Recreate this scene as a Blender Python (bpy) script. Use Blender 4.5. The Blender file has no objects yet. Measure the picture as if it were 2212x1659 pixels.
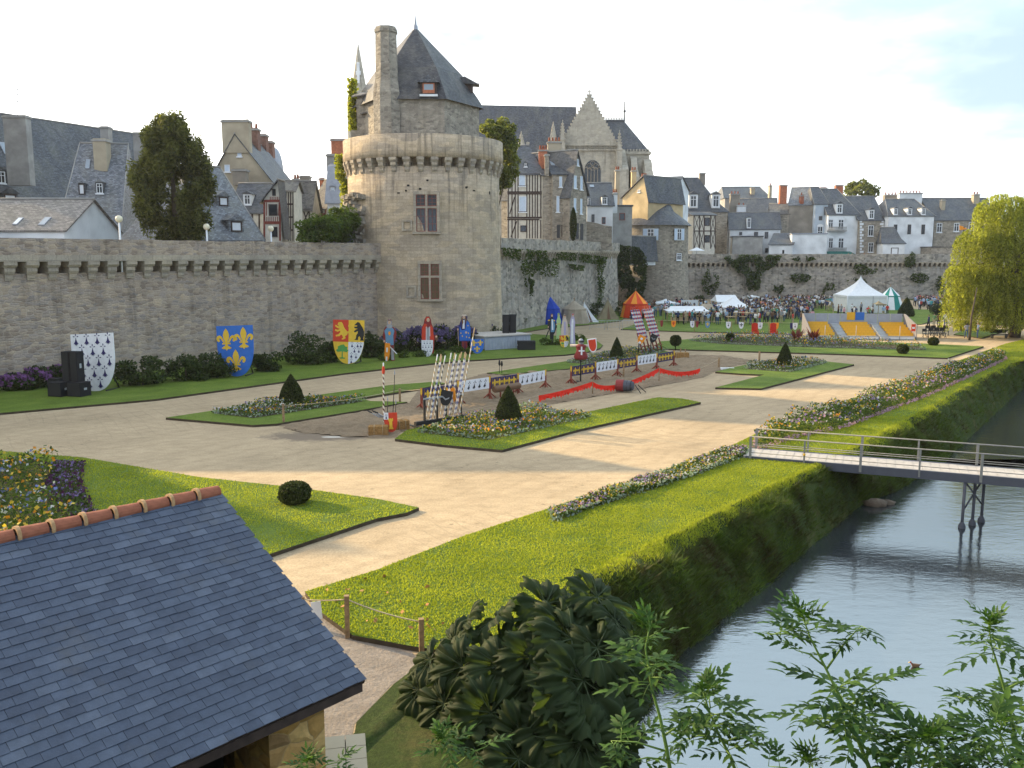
import bpy, math, random
import numpy as np
from mathutils import Vector as V, Matrix
C = bpy.context.scene.collection
R = math.radians
random.seed(7)
rng = np.random.default_rng(7)
SC = bpy.context.scene
# ---------------------------------------------------------------- camera
F, CX, CY, HZ, H = 1935., 1106., 829.5, 552., 8.8      # survey of the photograph (2212 px wide)
PIT = math.atan((CY-HZ)/F)
cd = bpy.data.cameras.new('camera'); cam = bpy.data.objects.new('camera', cd); C.objects.link(cam)
cd.sensor_width = 36; cd.lens = 36*F/2212; cd.clip_start = .1; cd.clip_end = 3000
cam.location = (0, 0, H); cam.rotation_euler = (R(90)-PIT, 0, 0)
SC.camera = cam
# ---------------------------------------------------------------- sky, sun, exposure
CLOUD = 46.
HAZE = .00013
SUN_AZ, SUN_EL = R(-60), R(19)
w = bpy.data.worlds.new("World"); SC.world = w; w.use_nodes = True
nt = w.node_tree; nt.nodes.clear()
wo = nt.nodes.new('ShaderNodeOutputWorld'); bg = nt.nodes.new('ShaderNodeBackground')
sky = nt.nodes.new('ShaderNodeTexSky'); sky.sky_type = 'NISHITA'; sky.sun_disc = False
sky.sun_elevation = SUN_EL; sky.sun_rotation = SUN_AZ % (2*math.pi)
sky.air_density = 1.0; sky.dust_density = 1.5; sky.ozone_density = 1.6
tc = nt.nodes.new('ShaderNodeTexCoord'); sep = nt.nodes.new('ShaderNodeSeparateXYZ')
nt.links.new(tc.outputs['Generated'], sep.inputs[0])
def wm(op, a, b=None):
    n = nt.nodes.new('ShaderNodeMath'); n.operation = op
    for i, x in enumerate((a, b)):
        if x is None: continue
        if isinstance(x, (int, float)): n.inputs[i].default_value = x
        else: nt.links.new(x, n.inputs[i])
    return n.outputs[0]
zz = wm('ADD', wm('MAXIMUM', sep.outputs[2], 0.0), .16)
cmb = nt.nodes.new('ShaderNodeCombineXYZ')
nt.links.new(wm('DIVIDE', sep.outputs[0], zz), cmb.inputs[0]); nt.links.new(wm('DIVIDE', sep.outputs[1], zz), cmb.inputs[1])
cmb.inputs[2].default_value = 3.7
cn = nt.nodes.new('ShaderNodeTexNoise'); cn.inputs['Scale'].default_value = .62; cn.inputs['Detail'].default_value = 7; cn.inputs['Roughness'].default_value = .55
nt.links.new(cmb.outputs[0], cn.inputs['Vector'])
cr = nt.nodes.new('ShaderNodeValToRGB'); cr.color_ramp.elements[0].position = .34; cr.color_ramp.elements[1].position = .54
cr.color_ramp.elements[1].color = (.95, .95, .95, 1)
nt.links.new(cn.outputs[0], cr.inputs[0])
# sunward half of the cloud deck glows, the sky clears to blue overhead
dp = nt.nodes.new('ShaderNodeVectorMath'); dp.operation = 'DOT_PRODUCT'; nt.links.new(tc.outputs['Generated'], dp.inputs[0])
dp.inputs[1].default_value = (math.sin(SUN_AZ), math.cos(SUN_AZ), 0)
def wr(v, *els):
    r = nt.nodes.new('ShaderNodeValToRGB'); e = r.color_ramp.elements
    while len(e) < len(els): e.new(.5)
    for x, (p, c) in zip(e, els): x.position = p; x.color = (*c, 1)
    nt.links.new(v, r.inputs[0]); return r.outputs[0]
half = wm('MULTIPLY', wm('ADD', dp.outputs['Value'], 1.0), .5)
glow = wr(half, (.30, (.25, .30, .375)), (.45, (.42, .46, .51)), (.7, (.62, .62, .61)), (1., (1, .97, .9)))
gl = nt.nodes.new('ShaderNodeMix'); gl.data_type = 'RGBA'; gl.blend_type = 'MULTIPLY'; gl.inputs[0].default_value = 1.
nt.links.new(glow, gl.inputs[6]); gl.inputs[7].default_value = (CLOUD, CLOUD, CLOUD, 1)
hz = wr(sep.outputs[2], (.0, (1, 1, 1)), (.22, (.95, .95, .95)), (.6, (.6, .6, .6)), (1., (.4, .4, .4)))
cov = wm('MULTIPLY', cr.outputs[0], hz)
cm = nt.nodes.new('ShaderNodeMix'); cm.data_type = 'RGBA'
nt.links.new(cov, cm.inputs[0]); nt.links.new(sky.outputs[0], cm.inputs[6]); nt.links.new(gl.outputs[2], cm.inputs[7])
# a window of pale blue with soft cloud edges to the upper right
d2 = nt.nodes.new('ShaderNodeVectorMath'); d2.operation = 'DOT_PRODUCT'; nt.links.new(tc.outputs['Generated'], d2.inputs[0])
d2.inputs[1].default_value = (math.sin(R(55))*math.cos(R(38)), math.cos(R(55))*math.cos(R(38)), math.sin(R(38)))
bw = wr(wm('ADD', d2.outputs['Value'], wm('MULTIPLY', wm('SUBTRACT', cn.outputs[0], .5), -1.1)), (.56, (0, 0, 0)), (.84, (1, 1, 1)))
pb_ = nt.nodes.new('ShaderNodeMix'); pb_.data_type = 'RGBA'; pb_.inputs[0].default_value = .7
nt.links.new(sky.outputs[0], pb_.inputs[6]); el_ = wr(sep.outputs[2], (.2, (.5, .5, .5)), (.42, (1, 1, 1))); eb = nt.nodes.new('ShaderNodeMix'); eb.data_type = 'RGBA'; eb.blend_type = 'MULTIPLY'; eb.inputs[0].default_value = 1.; eb.inputs[7].default_value = (16., 20.5, 23.5, 1)
nt.links.new(el_, eb.inputs[6]); nt.links.new(eb.outputs[2], pb_.inputs[7])
c3 = nt.nodes.new('ShaderNodeMix'); c3.data_type = 'RGBA'; nt.links.new(bw, c3.inputs[0]); nt.links.new(cm.outputs[2], c3.inputs[6]); nt.links.new(pb_.outputs[2], c3.inputs[7])
nt.links.new(c3.outputs[2], bg.inputs[0]); bg.inputs[1].default_value = .065
nt.links.new(bg.outputs[0], wo.inputs[0])
SUND = V((math.sin(SUN_AZ)*math.cos(SUN_EL), math.cos(SUN_AZ)*math.cos(SUN_EL), math.sin(SUN_EL)))
sl = bpy.data.lights.new('sun', 'SUN'); sl.energy = 5; sl.angle = R(.5); sl.color = (1, .76, .43)
so = bpy.data.objects.new('sun', sl); C.objects.link(so); so.rotation_euler = SUND.to_track_quat('Z', 'Y').to_euler()
SC.view_settings.view_transform = 'Standard'; SC.view_settings.look = 'None'
SC.view_settings.exposure = 0.78; SC.view_settings.gamma = 1; SC.view_settings.use_curve_mapping = False
SC.cycles.max_bounces = 6; SC.cycles.diffuse_bounces = 3; SC.cycles.transparent_max_bounces = 4
# ---------------------------------------------------------------- survey helpers: a bearing in the photo + a distance = a place
def ray(px, py):
    u = (px-CX)/F; v = (CY-py)/F; c, s = math.cos(PIT), math.sin(PIT)
    return V((u, c+v*s, -s+v*c))
def P(px, py, Y):
    r = ray(px, py); t = Y/r.y
    return V((r.x*t, Y, H+r.z*t))
def G(px, py, z=0.):
    r = ray(px, py); t = (z-H)/r.z
    return V((r.x*t, r.y*t, z))
def onp(px, py, o, n):
    r = ray(px, py); t = (V(o)-V((0, 0, H))).dot(n)/r.dot(n)
    return V((0, 0, H))+r*t
# ---------------------------------------------------------------- mesh builder
class MB:
    def __init__(s): s.v = []; s.f = []; s.m = []; s.u = []; s.s = []
    def add(s, vs, fs, m=0, uv=None, sm=False):
        b = len(s.v); s.v += [V(p) for p in vs]
        for i, f in enumerate(fs):
            s.f.append([b+k for k in f]); s.m.append(m if isinstance(m, int) else m[i]); s.u.append(uv[i] if uv else None); s.s.append(sm)
        return s
    def poly(s, pts, m=0): return s.add(pts, [list(range(len(pts)))], m)
    def fbox(s, o, t, n, s0, s1, n0, n1, z0, z1, m=0):       # box in a facade frame
        o, t, n = V(o), V(t), V(n); z = V((0, 0, 1))
        c = [o+t*a+n*b+z*h for h in (z0, z1) for (a, b) in ((s0, n0), (s1, n0), (s1, n1), (s0, n1))]
        return s.hexa(c, m)
    def hexa(s, c, m=0):
        fs = [[3, 2, 1, 0], [4, 5, 6, 7], [0, 1, 5, 4], [1, 2, 6, 5], [2, 3, 7, 6], [3, 0, 4, 7]]
        a, b, d = V(c[1])-V(c[0]), V(c[3])-V(c[0]), V(c[4])-V(c[0])
        if a.cross(b).dot(d) < 0: fs = [f[::-1] for f in fs]
        return s.add(c, fs, m)
    def box(s, c, sz, rz=0, m=0, M=None):
        x, y, z = sz[0]/2, sz[1]/2, sz[2]/2
        M = M or Matrix.Rotation(rz, 3, 'Z')
        p = [V(c)+M @ V(q) for q in ((-x, -y, -z), (x, -y, -z), (x, y, -z), (-x, y, -z), (-x, -y, z), (x, -y, z), (x, y, z), (-x, y, z))]
        return s.hexa(p, m)
    def prism(s, pts, ext, m=0, mside=None):
        pts = [V(p) for p in pts]; n = len(pts); e = V(ext)
        nrm = V((0, 0, 0))
        for i in range(n): nrm += pts[i].cross(pts[(i+1) % n])
        if nrm.dot(e) > 0: pts = pts[::-1]
        q = [p+e for p in pts]
        fs = [list(range(n)), list(range(2*n-1, n-1, -1))]+[[(i+1) % n, i, n+i, n+(i+1) % n] for i in range(n)]
        ms = [m, m]+[m if mside is None else mside]*n
        return s.add(pts+q, fs, ms)
    def tube(s, pts, r, n=6, m=0, cap=True, sm=True):
        pts = [V(p) for p in pts]; k = len(pts)
        rs = r if isinstance(r, (list, tuple)) else [r]*k
        vs = []
        for i, p in enumerate(pts):
            d = (pts[min(i+1, k-1)]-pts[max(i-1, 0)]).normalized()
            a = d.cross(V((0, 0, 1)) if abs(d.z) < .95 else V((1, 0, 0))).normalized(); b = d.cross(a)
            vs += [p+(a*math.cos(2*math.pi*j/n)+b*math.sin(2*math.pi*j/n))*rs[i] for j in range(n)]
        fs = [[i*n+j, i*n+(j+1) % n, (i+1)*n+(j+1) % n, (i+1)*n+j] for i in range(k-1) for j in range(n)]
        s.add(vs, fs, m, sm=sm)
        if cap:
            b = len(s.v)-k*n
            s.f += [[b+j for j in range(n)][::-1], [b+(k-1)*n+j for j in range(n)]]; s.m += [m, m]; s.u += [None, None]; s.s += [False, False]
        return s
    def lathe(s, prof, c=(0, 0, 0), n=24, m=0, a0=0., a1=2*math.pi, sm=True, rot=0.):
        c = V(c); full = abs(a1-a0-2*math.pi) < 1e-6; k = n if full else n+1
        vs = [c+V((r*math.cos(a0+rot+(a1-a0)*j/n), r*math.sin(a0+rot+(a1-a0)*j/n), z)) for (r, z) in prof for j in range(k)]
        fs = []; uv = []
        rm = max(p[0] for p in prof)
        for i in range(len(prof)-1):
            for j in range(n):
                j2 = (j+1) % k
                fs.append([i*k+j, i*k+j2, (i+1)*k+j2, (i+1)*k+j])
                ua, ub = rm*(a1-a0)*j/n, rm*(a1-a0)*(j+1)/n
                la = sum(math.hypot(prof[q+1][0]-prof[q][0], prof[q+1][1]-prof[q][1]) for q in range(i))+prof[0][1]
                lb = la+math.hypot(prof[i+1][0]-prof[i][0], prof[i+1][1]-prof[i][1])
                uv.append([(ua, la), (ub, la), (ub, lb), (ua, lb)])
        return s.add(vs, fs, m, uv, sm)
    def blob(s, c, r, n=10, m=0, jit=0., sm=True):
        c = V(c); r = V(r) if not isinstance(r, (int, float)) else V((r, r, r)); k = n//2+1; vs = []
        for i in range(k+1):
            t = math.pi*i/k
            for j in range(n):
                q = 1+random.uniform(-jit, jit)
                vs.append(c+V((r.x*math.sin(t)*math.cos(2*math.pi*j/n)*q, r.y*math.sin(t)*math.sin(2*math.pi*j/n)*q, -r.z*math.cos(t)*q)))
        return s.add(vs, [[i*n+j, i*n+(j+1) % n, (i+1)*n+(j+1) % n, (i+1)*n+j] for i in range(k) for j in range(n)], m, sm=sm)
    def build(s, name, mats, parent=None, origin=None, local=False):
        if not isinstance(mats, (list, tuple)): mats = [mats]
        if origin is None:
            if local: o = V((0, 0, 0))
            else:
                xs = [p.x for p in s.v]; ys = [p.y for p in s.v]; zs = [p.z for p in s.v]
                o = V(((min(xs)+max(xs))/2, (min(ys)+max(ys))/2, min(zs)))
        else: o = V(origin)
        me = bpy.data.meshes.new(name); me.from_pydata([p-o for p in s.v], [], s.f)
        for m in mats: me.materials.append(m)
        me.polygons.foreach_set('material_index', s.m); me.polygons.foreach_set('use_smooth', s.s)
        ul = me.uv_layers.new(name='UVMap'); data = np.zeros((len(me.loops), 2))
        Z = V((0, 0, 1))
        for p, uv in zip(me.polygons, s.u):
            if uv:
                for li, q in zip(p.loop_indices, uv): data[li] = q
            else:
                nn = p.normal; t = Z.cross(nn)
                t = V((1, 0, 0)) if t.length < 1e-3 else t.normalized()
                b = nn.cross(t)
                for li, vi in zip(p.loop_indices, p.vertices):
                    co = me.vertices[vi].co+o; data[li] = (co.dot(t), co.dot(b))
        ul.data.foreach_set('uv', data.ravel())
        return link(name, me, parent, o, local)
WO = {}
def link(name, me, parent=None, o=V((0, 0, 0)), local=False):
    ob = bpy.data.objects.new(name, me); C.objects.link(ob); o = V(o)
    if parent is not None:
        ob.parent = parent
        ob.location = o if local else o-WO.get(parent.name, V((0, 0, 0)))
    else: ob.location = o
    WO[ob.name] = V((0, 0, 0)) if local else o
    return ob
def tag(o, label=None, cat=None, group=None, kind=None):
    if label: o['label'] = label
    if cat: o['category'] = cat
    if group: o['group'] = group
    if kind: o['kind'] = kind
    return o
def thing(name, label, cat, loc=(0, 0, 0), group=None):
    o = bpy.data.objects.new(name, None); C.objects.link(o); o.location = V(loc); WO[o.name] = V(loc); o.empty_display_size = .2
    return tag(o, label, cat, group)
KIDS = {}
def kids(o):
    return [c for c in o.children]
def dup(o, loc, rz=0., sc=1., label=None, group=None, parent=None):
    c = o.copy(); C.objects.link(c)
    if parent is None: c.location = V(loc); c.rotation_euler = (0, 0, rz); c.scale = (sc, sc, sc) if isinstance(sc, (int, float)) else sc
    else: c.parent = parent
    if label: c['label'] = label
    if group: c['group'] = group
    for ch in list(o.children): dup(ch, None, parent=c)
    return c
def arrmesh(name, verts, nper, mats, midx=None, parent=None, origin=(0, 0, 0), smooth=False, local=False):
    """many separate nper-gons from a flat (N*nper,3) array"""
    verts = np.asarray(verts, dtype=np.float64)-np.array(origin); N = len(verts)//nper
    me = bpy.data.meshes.new(name); me.vertices.add(len(verts)); me.vertices.foreach_set('co', verts.ravel())
    me.loops.add(len(verts)); me.loops.foreach_set('vertex_index', np.arange(len(verts)))
    me.polygons.add(N); me.polygons.foreach_set('loop_start', np.arange(N)*nper); me.polygons.foreach_set('loop_total', np.full(N, nper))
    for m in (mats if isinstance(mats, (list, tuple)) else [mats]): me.materials.append(m)
    if midx is not None: me.polygons.foreach_set('material_index', np.asarray(midx, dtype=np.int32))
    me.update(calc_edges=True)
    return link(name, me, parent, V(origin), local)
def unit(n): 
    a = rng.normal(size=(n, 3)); return a/np.linalg.norm(a, axis=1)[:, None]
def leafquads(pts, size, flat=0., aspect=.55, down=0.):
    """diamond leaves, random directions"""
    n = len(pts); a = unit(n); b = unit(n)
    a[:, 2] = a[:, 2]*(1-flat)-down; a /= np.linalg.norm(a, axis=1)[:, None]
    b = np.cross(a, b); b /= np.linalg.norm(b, axis=1)[:, None]
    sz = (size*rng.uniform(.6, 1.4, n))[:, None]
    q = np.stack([pts-a*sz*.5, pts+b*sz*aspect*.5, pts+a*sz*.5, pts-b*sz*aspect*.5], axis=1)
    return q.reshape(-1, 3)
def clumps(c, rad, k, n, cr, shell=.75, lower=-1.):
    """n points round k clump centres spread through an ellipsoid"""
    c = np.array(c); rad = np.array(rad); d = unit(k)
    d[:, 2] = np.where(d[:, 2] < lower, -d[:, 2], d[:, 2])
    cen = c+d*rad*(rng.uniform(shell, 1., k)**.6)[:, None]
    csz = cr*rng.uniform(.6, 1.3, k)
    idx = rng.integers(0, k, n)
    off = unit(n)*(rng.uniform(.3, 1, n)**.5)[:, None]*csz[idx][:, None]*np.array([1, 1, .75])
    return cen[idx]+off
# ---------------------------------------------------------------- materials
M = {}
class NT:
    def __init__(s, name):
        s.m = bpy.data.materials.new(name); s.m.use_nodes = True; s.t = s.m.node_tree
        s.b = s.t.nodes['Principled BSDF']; s.o = s.t.nodes['Material Output']
        s.b.inputs['Specular IOR Level'].default_value = .25
    def n(s, typ, ins=None, **at):
        x = s.t.nodes.new('ShaderNode'+typ)
        for k, v in at.items(): setattr(x, k, v)
        for k, v in (ins or {}).items():
            if hasattr(v, 'links') or isinstance(v, bpy.types.NodeSocket): s.t.links.new(v, x.inputs[k])
            else: x.inputs[k].default_value = v
        return x
    def set(s, k, v):
        if isinstance(v, bpy.types.NodeSocket): s.t.links.new(v, s.b.inputs[k])
        else: s.b.inputs[k].default_value = v
    def ramp(s, f, els):
        r = s.n('ValToRGB', {0: f}); e = r.color_ramp.elements
        while len(e) < len(els): e.new(.5)
        for x, (p, c) in zip(e, els): x.position = p; x.color = (*c, 1) if len(c) == 3 else c
        return r.outputs[0]
    def mix(s, f, a, b, bt='MIX'):
        x = s.n('Mix', data_type='RGBA', blend_type=bt)
        for k, v in ((0, f), (6, a), (7, b)):
            if isinstance(v, bpy.types.NodeSocket): s.t.links.new(v, x.inputs[k])
            else: x.inputs[k].default_value = ((*v, 1) if len(v) == 3 else v) if k else v
        return x.outputs[2]
    def math(s, op, a, b=0.):
        return s.n('Math', {0: a, 1: b}, operation=op).outputs[0]
    def noise(s, vec, sc, det=4, rough=.55):
        return s.n('TexNoise', {'Vector': vec, 'Scale': sc, 'Detail': det, 'Roughness': rough}).outputs[0]
    def map(s, vec, sc, loc=(0, 0, 0)):
        return s.n('Mapping', {'Vector': vec, 'Scale': sc, 'Location': loc}).outputs[0]
    def bump(s, h, st=.5, d=.02):
        s.set('Normal', s.n('Bump', {'Height': h, 'Strength': st, 'Distance': d}).outputs[0])
    def uv(s): return s.n('TexCoord').outputs['UV']
    def obj(s): return s.n('TexCoord').outputs['Object']
    def pos(s): return s.n('NewGeometry').outputs['Position']
G3 = lambda c, k: tuple(x*k for x in c)
def plain(name, c, rough=.85, var=.25, sc=3., bump=0., metal=0., spec=.25, big=0.):
    t = NT(name); p = t.obj(); f = t.noise(p, sc, 5)
    col = t.ramp(f, [(.3, G3(c, 1-var)), (.7, G3(c, 1+var))])
    if big:
        col = t.mix(t.ramp(t.noise(p, big, 3), [(.42, (0, 0, 0)), (.65, (.6, .6, .6))]), col, G3(c, .6))
    t.set('Base Color', col); t.set('Roughness', rough); t.set('Metallic', metal); t.set('Specular IOR Level', spec)
    if bump: t.bump(f, bump, .02)
    M[name] = t.m; return t.m
def rubble(name, cols, sx=2.2, sy=4.2, mortar=(.3, .28, .25), streak=.5, mw=.06, holes=0.):
    t = NT(name); uv = t.uv()
    ds = t.n('TexNoise', {'Vector': uv, 'Scale': 1.6, 'Detail': 3}).outputs['Color']
    v2 = t.n('VectorMath', {0: t.map(uv, (sx, sy, 1)), 1: ds}, operation='ADD').outputs[0]
    vo = t.n('TexVoronoi', {'Vector': v2, 'Scale': 1., 'Randomness': .85}, voronoi_dimensions='2D')
    ve = t.n('TexVoronoi', {'Vector': v2, 'Scale': 1., 'Randomness': .85}, voronoi_dimensions='2D', feature='DISTANCE_TO_EDGE')
    rr = t.n('SeparateColor', {0: vo.outputs['Color']}).outputs[0]
    k = len(cols); col = t.ramp(rr, [(.08+.84*i/(k-1), c) for i, c in enumerate(cols)])
    mo = t.ramp(ve.outputs['Distance'], [(0., (1, 1, 1)), (mw, (0, 0, 0))])
    col = t.mix(mo, col, mortar)
    big = t.ramp(t.noise(t.map(uv, (.5, .4, 1)), 1., 7, .7), [(.3, (.72, .71, .7)), (.5, (1, 1, 1)), (.72, (1.15, 1.12, 1.06))])
    col = t.mix(1., col, big, 'MULTIPLY')
    if streak:
        st = t.ramp(t.noise(t.map(uv, (1.5, .09, 1)), 1., 5, .6), [(.5, (1, 1, 1)), (.66, (.3, .3, .31))])
        s2 = t.ramp(t.noise(t.map(uv, (.22, .16, 1), (9, 3, 0)), 1., 3), [(.42, (0, 0, 0)), (.6, (1, 1, 1))])
        col = t.mix(t.math('MULTIPLY', s2, streak), col, t.mix(1., col, st, 'MULTIPLY'))
    if holes:
        hn = t.ramp(t.noise(t.map(uv, (.9, .9, 1), (3, 8, 0)), 1., 4, .7), [(.6, (0, 0, 0)), (.68, (1, 1, 1))])
        col = t.mix(t.math('MULTIPLY', hn, holes), col, (.035, .04, .028))
    fine = t.ramp(t.noise(uv, 9., 4, .7), [(.3, (.82, .82, .82)), (.7, (1.15, 1.15, 1.15))])
    col = t.mix(1., col, fine, 'MULTIPLY')
    t.set('Base Color', col); t.set('Roughness', .95)
    h = t.mix(.4, t.ramp(ve.outputs['Distance'], [(0, (0, 0, 0)), (.22, (1, 1, 1))]), rr)
    t.bump(h, .7, .05); M[name] = t.m; return t.m
def ashlar(name, c1, c2, mort, bw=.62, rh=.3, streak=.5):
    t = NT(name); uv = t.uv()
    ds = t.n('TexNoise', {'Vector': uv, 'Scale': 1.1, 'Detail': 2}).outputs['Color']
    v2 = t.n('VectorMath', {0: uv, 1: t.n('VectorMath', {0: ds, 'Scale': .07}, operation='SCALE').outputs[0]}, operation='ADD').outputs[0]
    br = t.n('TexBrick', {'Vector': v2, 'Color1': (*c1, 1), 'Color2': (*c2, 1), 'Mortar': (*mort, 1), 'Scale': 1., 'Mortar Size': .014, 'Mortar Smooth': .4, 'Bias': .1, 'Brick Width': bw, 'Row Height': rh})
    vo = t.n('TexVoronoi', {'Vector': t.map(uv, (.8, 1.7, 1)), 'Scale': 1.}, voronoi_dimensions='2D')
    tint = t.ramp(t.n('SeparateColor', {0: vo.outputs['Color']}).outputs[0], [(.1, (.86, .86, .87)), (.5, (1, .99, .97)), (.9, (1.1, 1.06, .99))])
    col = t.mix(1., br.outputs['Color'], tint, 'MULTIPLY')
    big = t.ramp(t.noise(t.map(uv, (.45, .35, 1)), 1., 7, .7), [(.3, (.82, .82, .83)), (.52, (1, 1, 1)), (.72, (1.1, 1.08, 1.03))])
    col = t.mix(1., col, big, 'MULTIPLY')
    st = t.ramp(t.noise(t.map(uv, (1.9, .11, 1)), 1., 5, .62), [(.5, (1, 1, 1)), (.66, (.26, .26, .27))])
    zz = t.n('SeparateXYZ', {0: t.pos()}).outputs[2]
    hi = t.ramp(t.math('MULTIPLY', zz, .05), [(.45, (.25, .25, .25)), (.8, (1, 1, 1))])
    col = t.mix(t.math('MULTIPLY', hi, streak), col, t.mix(1., col, st, 'MULTIPLY'))
    fine = t.ramp(t.noise(uv, 7., 5, .75), [(.3, (.78, .78, .78)), (.7, (1.18, 1.18, 1.18))])
    col = t.mix(1., col, fine, 'MULTIPLY')
    t.set('Base Color', col); t.set('Roughness', .95)
    t.bump(t.math('SUBTRACT', t.noise(uv, 5., 5), br.outputs['Fac']), .6, .03); M[name] = t.m; return t.m
def slate(name, c, bw=.3, rh=.16, var=.4, lichen=(.22, .21, .16), li=.35):
    t = NT(name); uv = t.uv()
    br = t.n('TexBrick', {'Vector': uv, 'Color1': (*G3(c, 1-var), 1), 'Color2': (*G3(c, 1+var), 1), 'Mortar': (*G3(c, .35), 1), 'Scale': 1., 'Mortar Size': .012, 'Brick Width': bw, 'Row Height': rh})
    l = t.ramp(t.noise(t.map(uv, (.5, .25, 1)), 1., 7, .7), [(.45, (0, 0, 0)), (.7, (li, li, li))])
    col = t.mix(l, br.outputs['Color'], lichen)
    col = t.mix(1., col, t.ramp(t.noise(uv, 4., 4), [(.3, (.8, .8, .8)), (.7, (1.2, 1.2, 1.2))]), 'MULTIPLY')
    t.set('Base Color', col); t.set('Roughness', .55); t.set('Specular IOR Level', .3)
    t.bump(br.outputs['Fac'], -.4, .02); M[name] = t.m; return t.m
def leafm(name, c1, c2, tr=.45, sc=.5, rough=.6, nw=.4):
    t = NT(name)
    ri = t.n('NewGeometry').outputs['Random Per Island']
    f = t.math('ADD', t.math('MULTIPLY', ri, 1-nw), t.math('MULTIPLY', t.ramp(t.noise(t.obj(), sc, 4), [(.3, (0, 0, 0)), (.7, (1, 1, 1))]), nw))
    col = t.ramp(f, [(.15, c1), (.8, c2)])
    t.set('Base Color', col); t.set('Roughness', rough); t.set('Specular IOR Level', .2)
    tl = t.n('BsdfTranslucent', {'Color': t.mix(1., col, (1.25, 1.3, .6), 'MULTIPLY')})
    mx = t.n('MixShader', {0: tr, 1: t.b.outputs[0], 2: tl.outputs[0]}); t.t.links.new(mx.outputs[0], t.o.inputs[0])
    M[name] = t.m; return t.m
def islandcol(name, els, rough=.7, tr=0.):
    t = NT(name); col = t.ramp(t.n('NewGeometry').outputs['Random Per Island'], els)
    t.set('Base Color', col); t.set('Roughness', rough)
    M[name] = t.m; return t.m
def glass(name, c=(.02, .024, .03), rough=.08):
    t = NT(name); t.set('Base Color', (*c, 1)); t.set('Roughness', rough); t.set('Specular IOR Level', .6)
    t.bump(t.noise(t.obj(), 1.3, 2), .05, .05); M[name] = t.m
rubble('wall_stone', [(.27, .21, .165), (.40, .315, .235), (.34, .285, .245), (.46, .36, .26), (.29, .245, .215)], 2.0, 5.5, (.43, .365, .295), .5)
rubble('wall_stone_far', [(.22, .2, .17), (.38, .34, .285), (.32, .3, .27), (.44, .39, .32)], 1.6, 3.0, (.3, .28, .25), .7, holes=.95)
ashlar('tower_stone', (.40, .325, .235), (.52, .425, .315), (.37, .305, .23), .7, .3, .7)
ashlar('dressed_stone', (.36, .31, .245), (.43, .375, .3), (.27, .235, .2), .8, .5, .5)
rubble('house_stone', [(.22, .19, .155), (.34, .3, .24), (.28, .245, .2), (.4, .35, .28)], 2.2, 4.5, (.33, .3, .25), .3)
rubble('church_stone', [(.36, .33, .27), (.46, .42, .34), (.4, .365, .3)], 1.2, 2.5, (.38, .35, .29), .6)
rubble('shed_stone_lit', [(.42, .23, .07), (.55, .32, .11), (.22, .13, .06), (.6, .38, .15)], 2.6, 4.2, (.4, .26, .12), 0., .05)  # orange pushed up to carry sunlight that these faces miss
plain('render_white', (.74, .76, .77), .9, .1, 1.2, big=.6)
plain('render_blue', (.48, .55, .62), .9, .1, 1.2, big=.6)
plain('render_grey', (.33, .32, .3), .9, .2, .8, .2, big=.5)
plain('render_brown', (.27, .24, .2), .9, .2, .6, .2, big=.4)
plain('render_tan', (.43, .37, .27), .9, .15, .6, .2, big=.4)
plain('render_sunlit', (.55, .42, .24), .9, .12, .6, big=.5)  # golden sunlight on the gable is put into this wall colour
plain('brick_red', (.42, .15, .08), .9, .25, 4., .2)
plain('brick_shaded', (.2, .115, .09), .9, .25, 4., .2); plain('side_shaded', (.17, .17, .19), .85, .1, 3.)  # brick and side panels darkened: their shade is put into the colour
plain('terracotta', (.30, .105, .06), .85, .3, 6., .2)
plain('timber', (.06, .04, .035), .8, .3, 5.)
plain('timber_red', (.2, .05, .035), .8, .3, 5.)
plain('daub', (.6, .56, .47), .9, .15, 2.)
plain('frame_white', (.72, .74, .76), .6, .06, 3.)
plain('shutter_blue', (.55, .64, .75), .7, .08, 3.)
plain('shutter_dark', (.07, .07, .075), .7, .2, 3.)
plain('zinc', (.3, .32, .36), .45, .15, 2., metal=.3)
plain('hole_shade', (.015, .014, .013), .95, .2)  # near-black stands in for shade inside holes and the porch recess
slate('slate', (.075, .08, .095)); slate('slate_grey', (.17, .18, .2), li=.5); slate('slate_old', (.11, .1, .095), lichen=(.3, .27, .2), li=.7)
slate('tower_slate', (.06, .06, .068), .28, .15, .3, (.3, .27, .22), .35); slate('stone_tile', (.2, .18, .165), .3, .2)
glass('glass'); glass('glass_amber', (.10, .065, .03), .25); glass('glass_pale', (.28, .33, .38), .2)
leafm('leaf_dark', (.014, .024, .008), (.065, .095, .024), .35)
leafm('leaf_mid', (.03, .055, .01), (.11, .16, .03), .45)
leafm('leaf_willow', (.10, .12, .013), (.42, .43, .08), .6)
leafm('leaf_olive', (.05, .065, .018), (.22, .23, .06), .5)
leafm('leaf_ivy', (.02, .035, .008), (.09, .13, .025), .4)
leafm('leaf_topiary', (.012, .02, .006), (.07, .085, .018), .25)
leafm('leaf_gunnera', (.012, .026, .010), (.06, .09, .03), .5, 2.)
leafm('leaf_weed', (.018, .05, .012), (.07, .14, .022), .35, 2.)
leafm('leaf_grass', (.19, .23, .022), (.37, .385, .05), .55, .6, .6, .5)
leafm('leaf_bank_shade', (.045, .032, .014), (.09, .14, .022), .4, .7, .6, .7)  # the bank's shade put into darker tufts, with real brown patches
leafm('leaf_red', (.06, .012, .01), (.2, .04, .03), .4)
leafm('petal', (.3, .3, .35), (.8, .8, .85), .3)
plain('bark', (.09, .07, .05), .95, .4, 3., .5)
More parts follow.
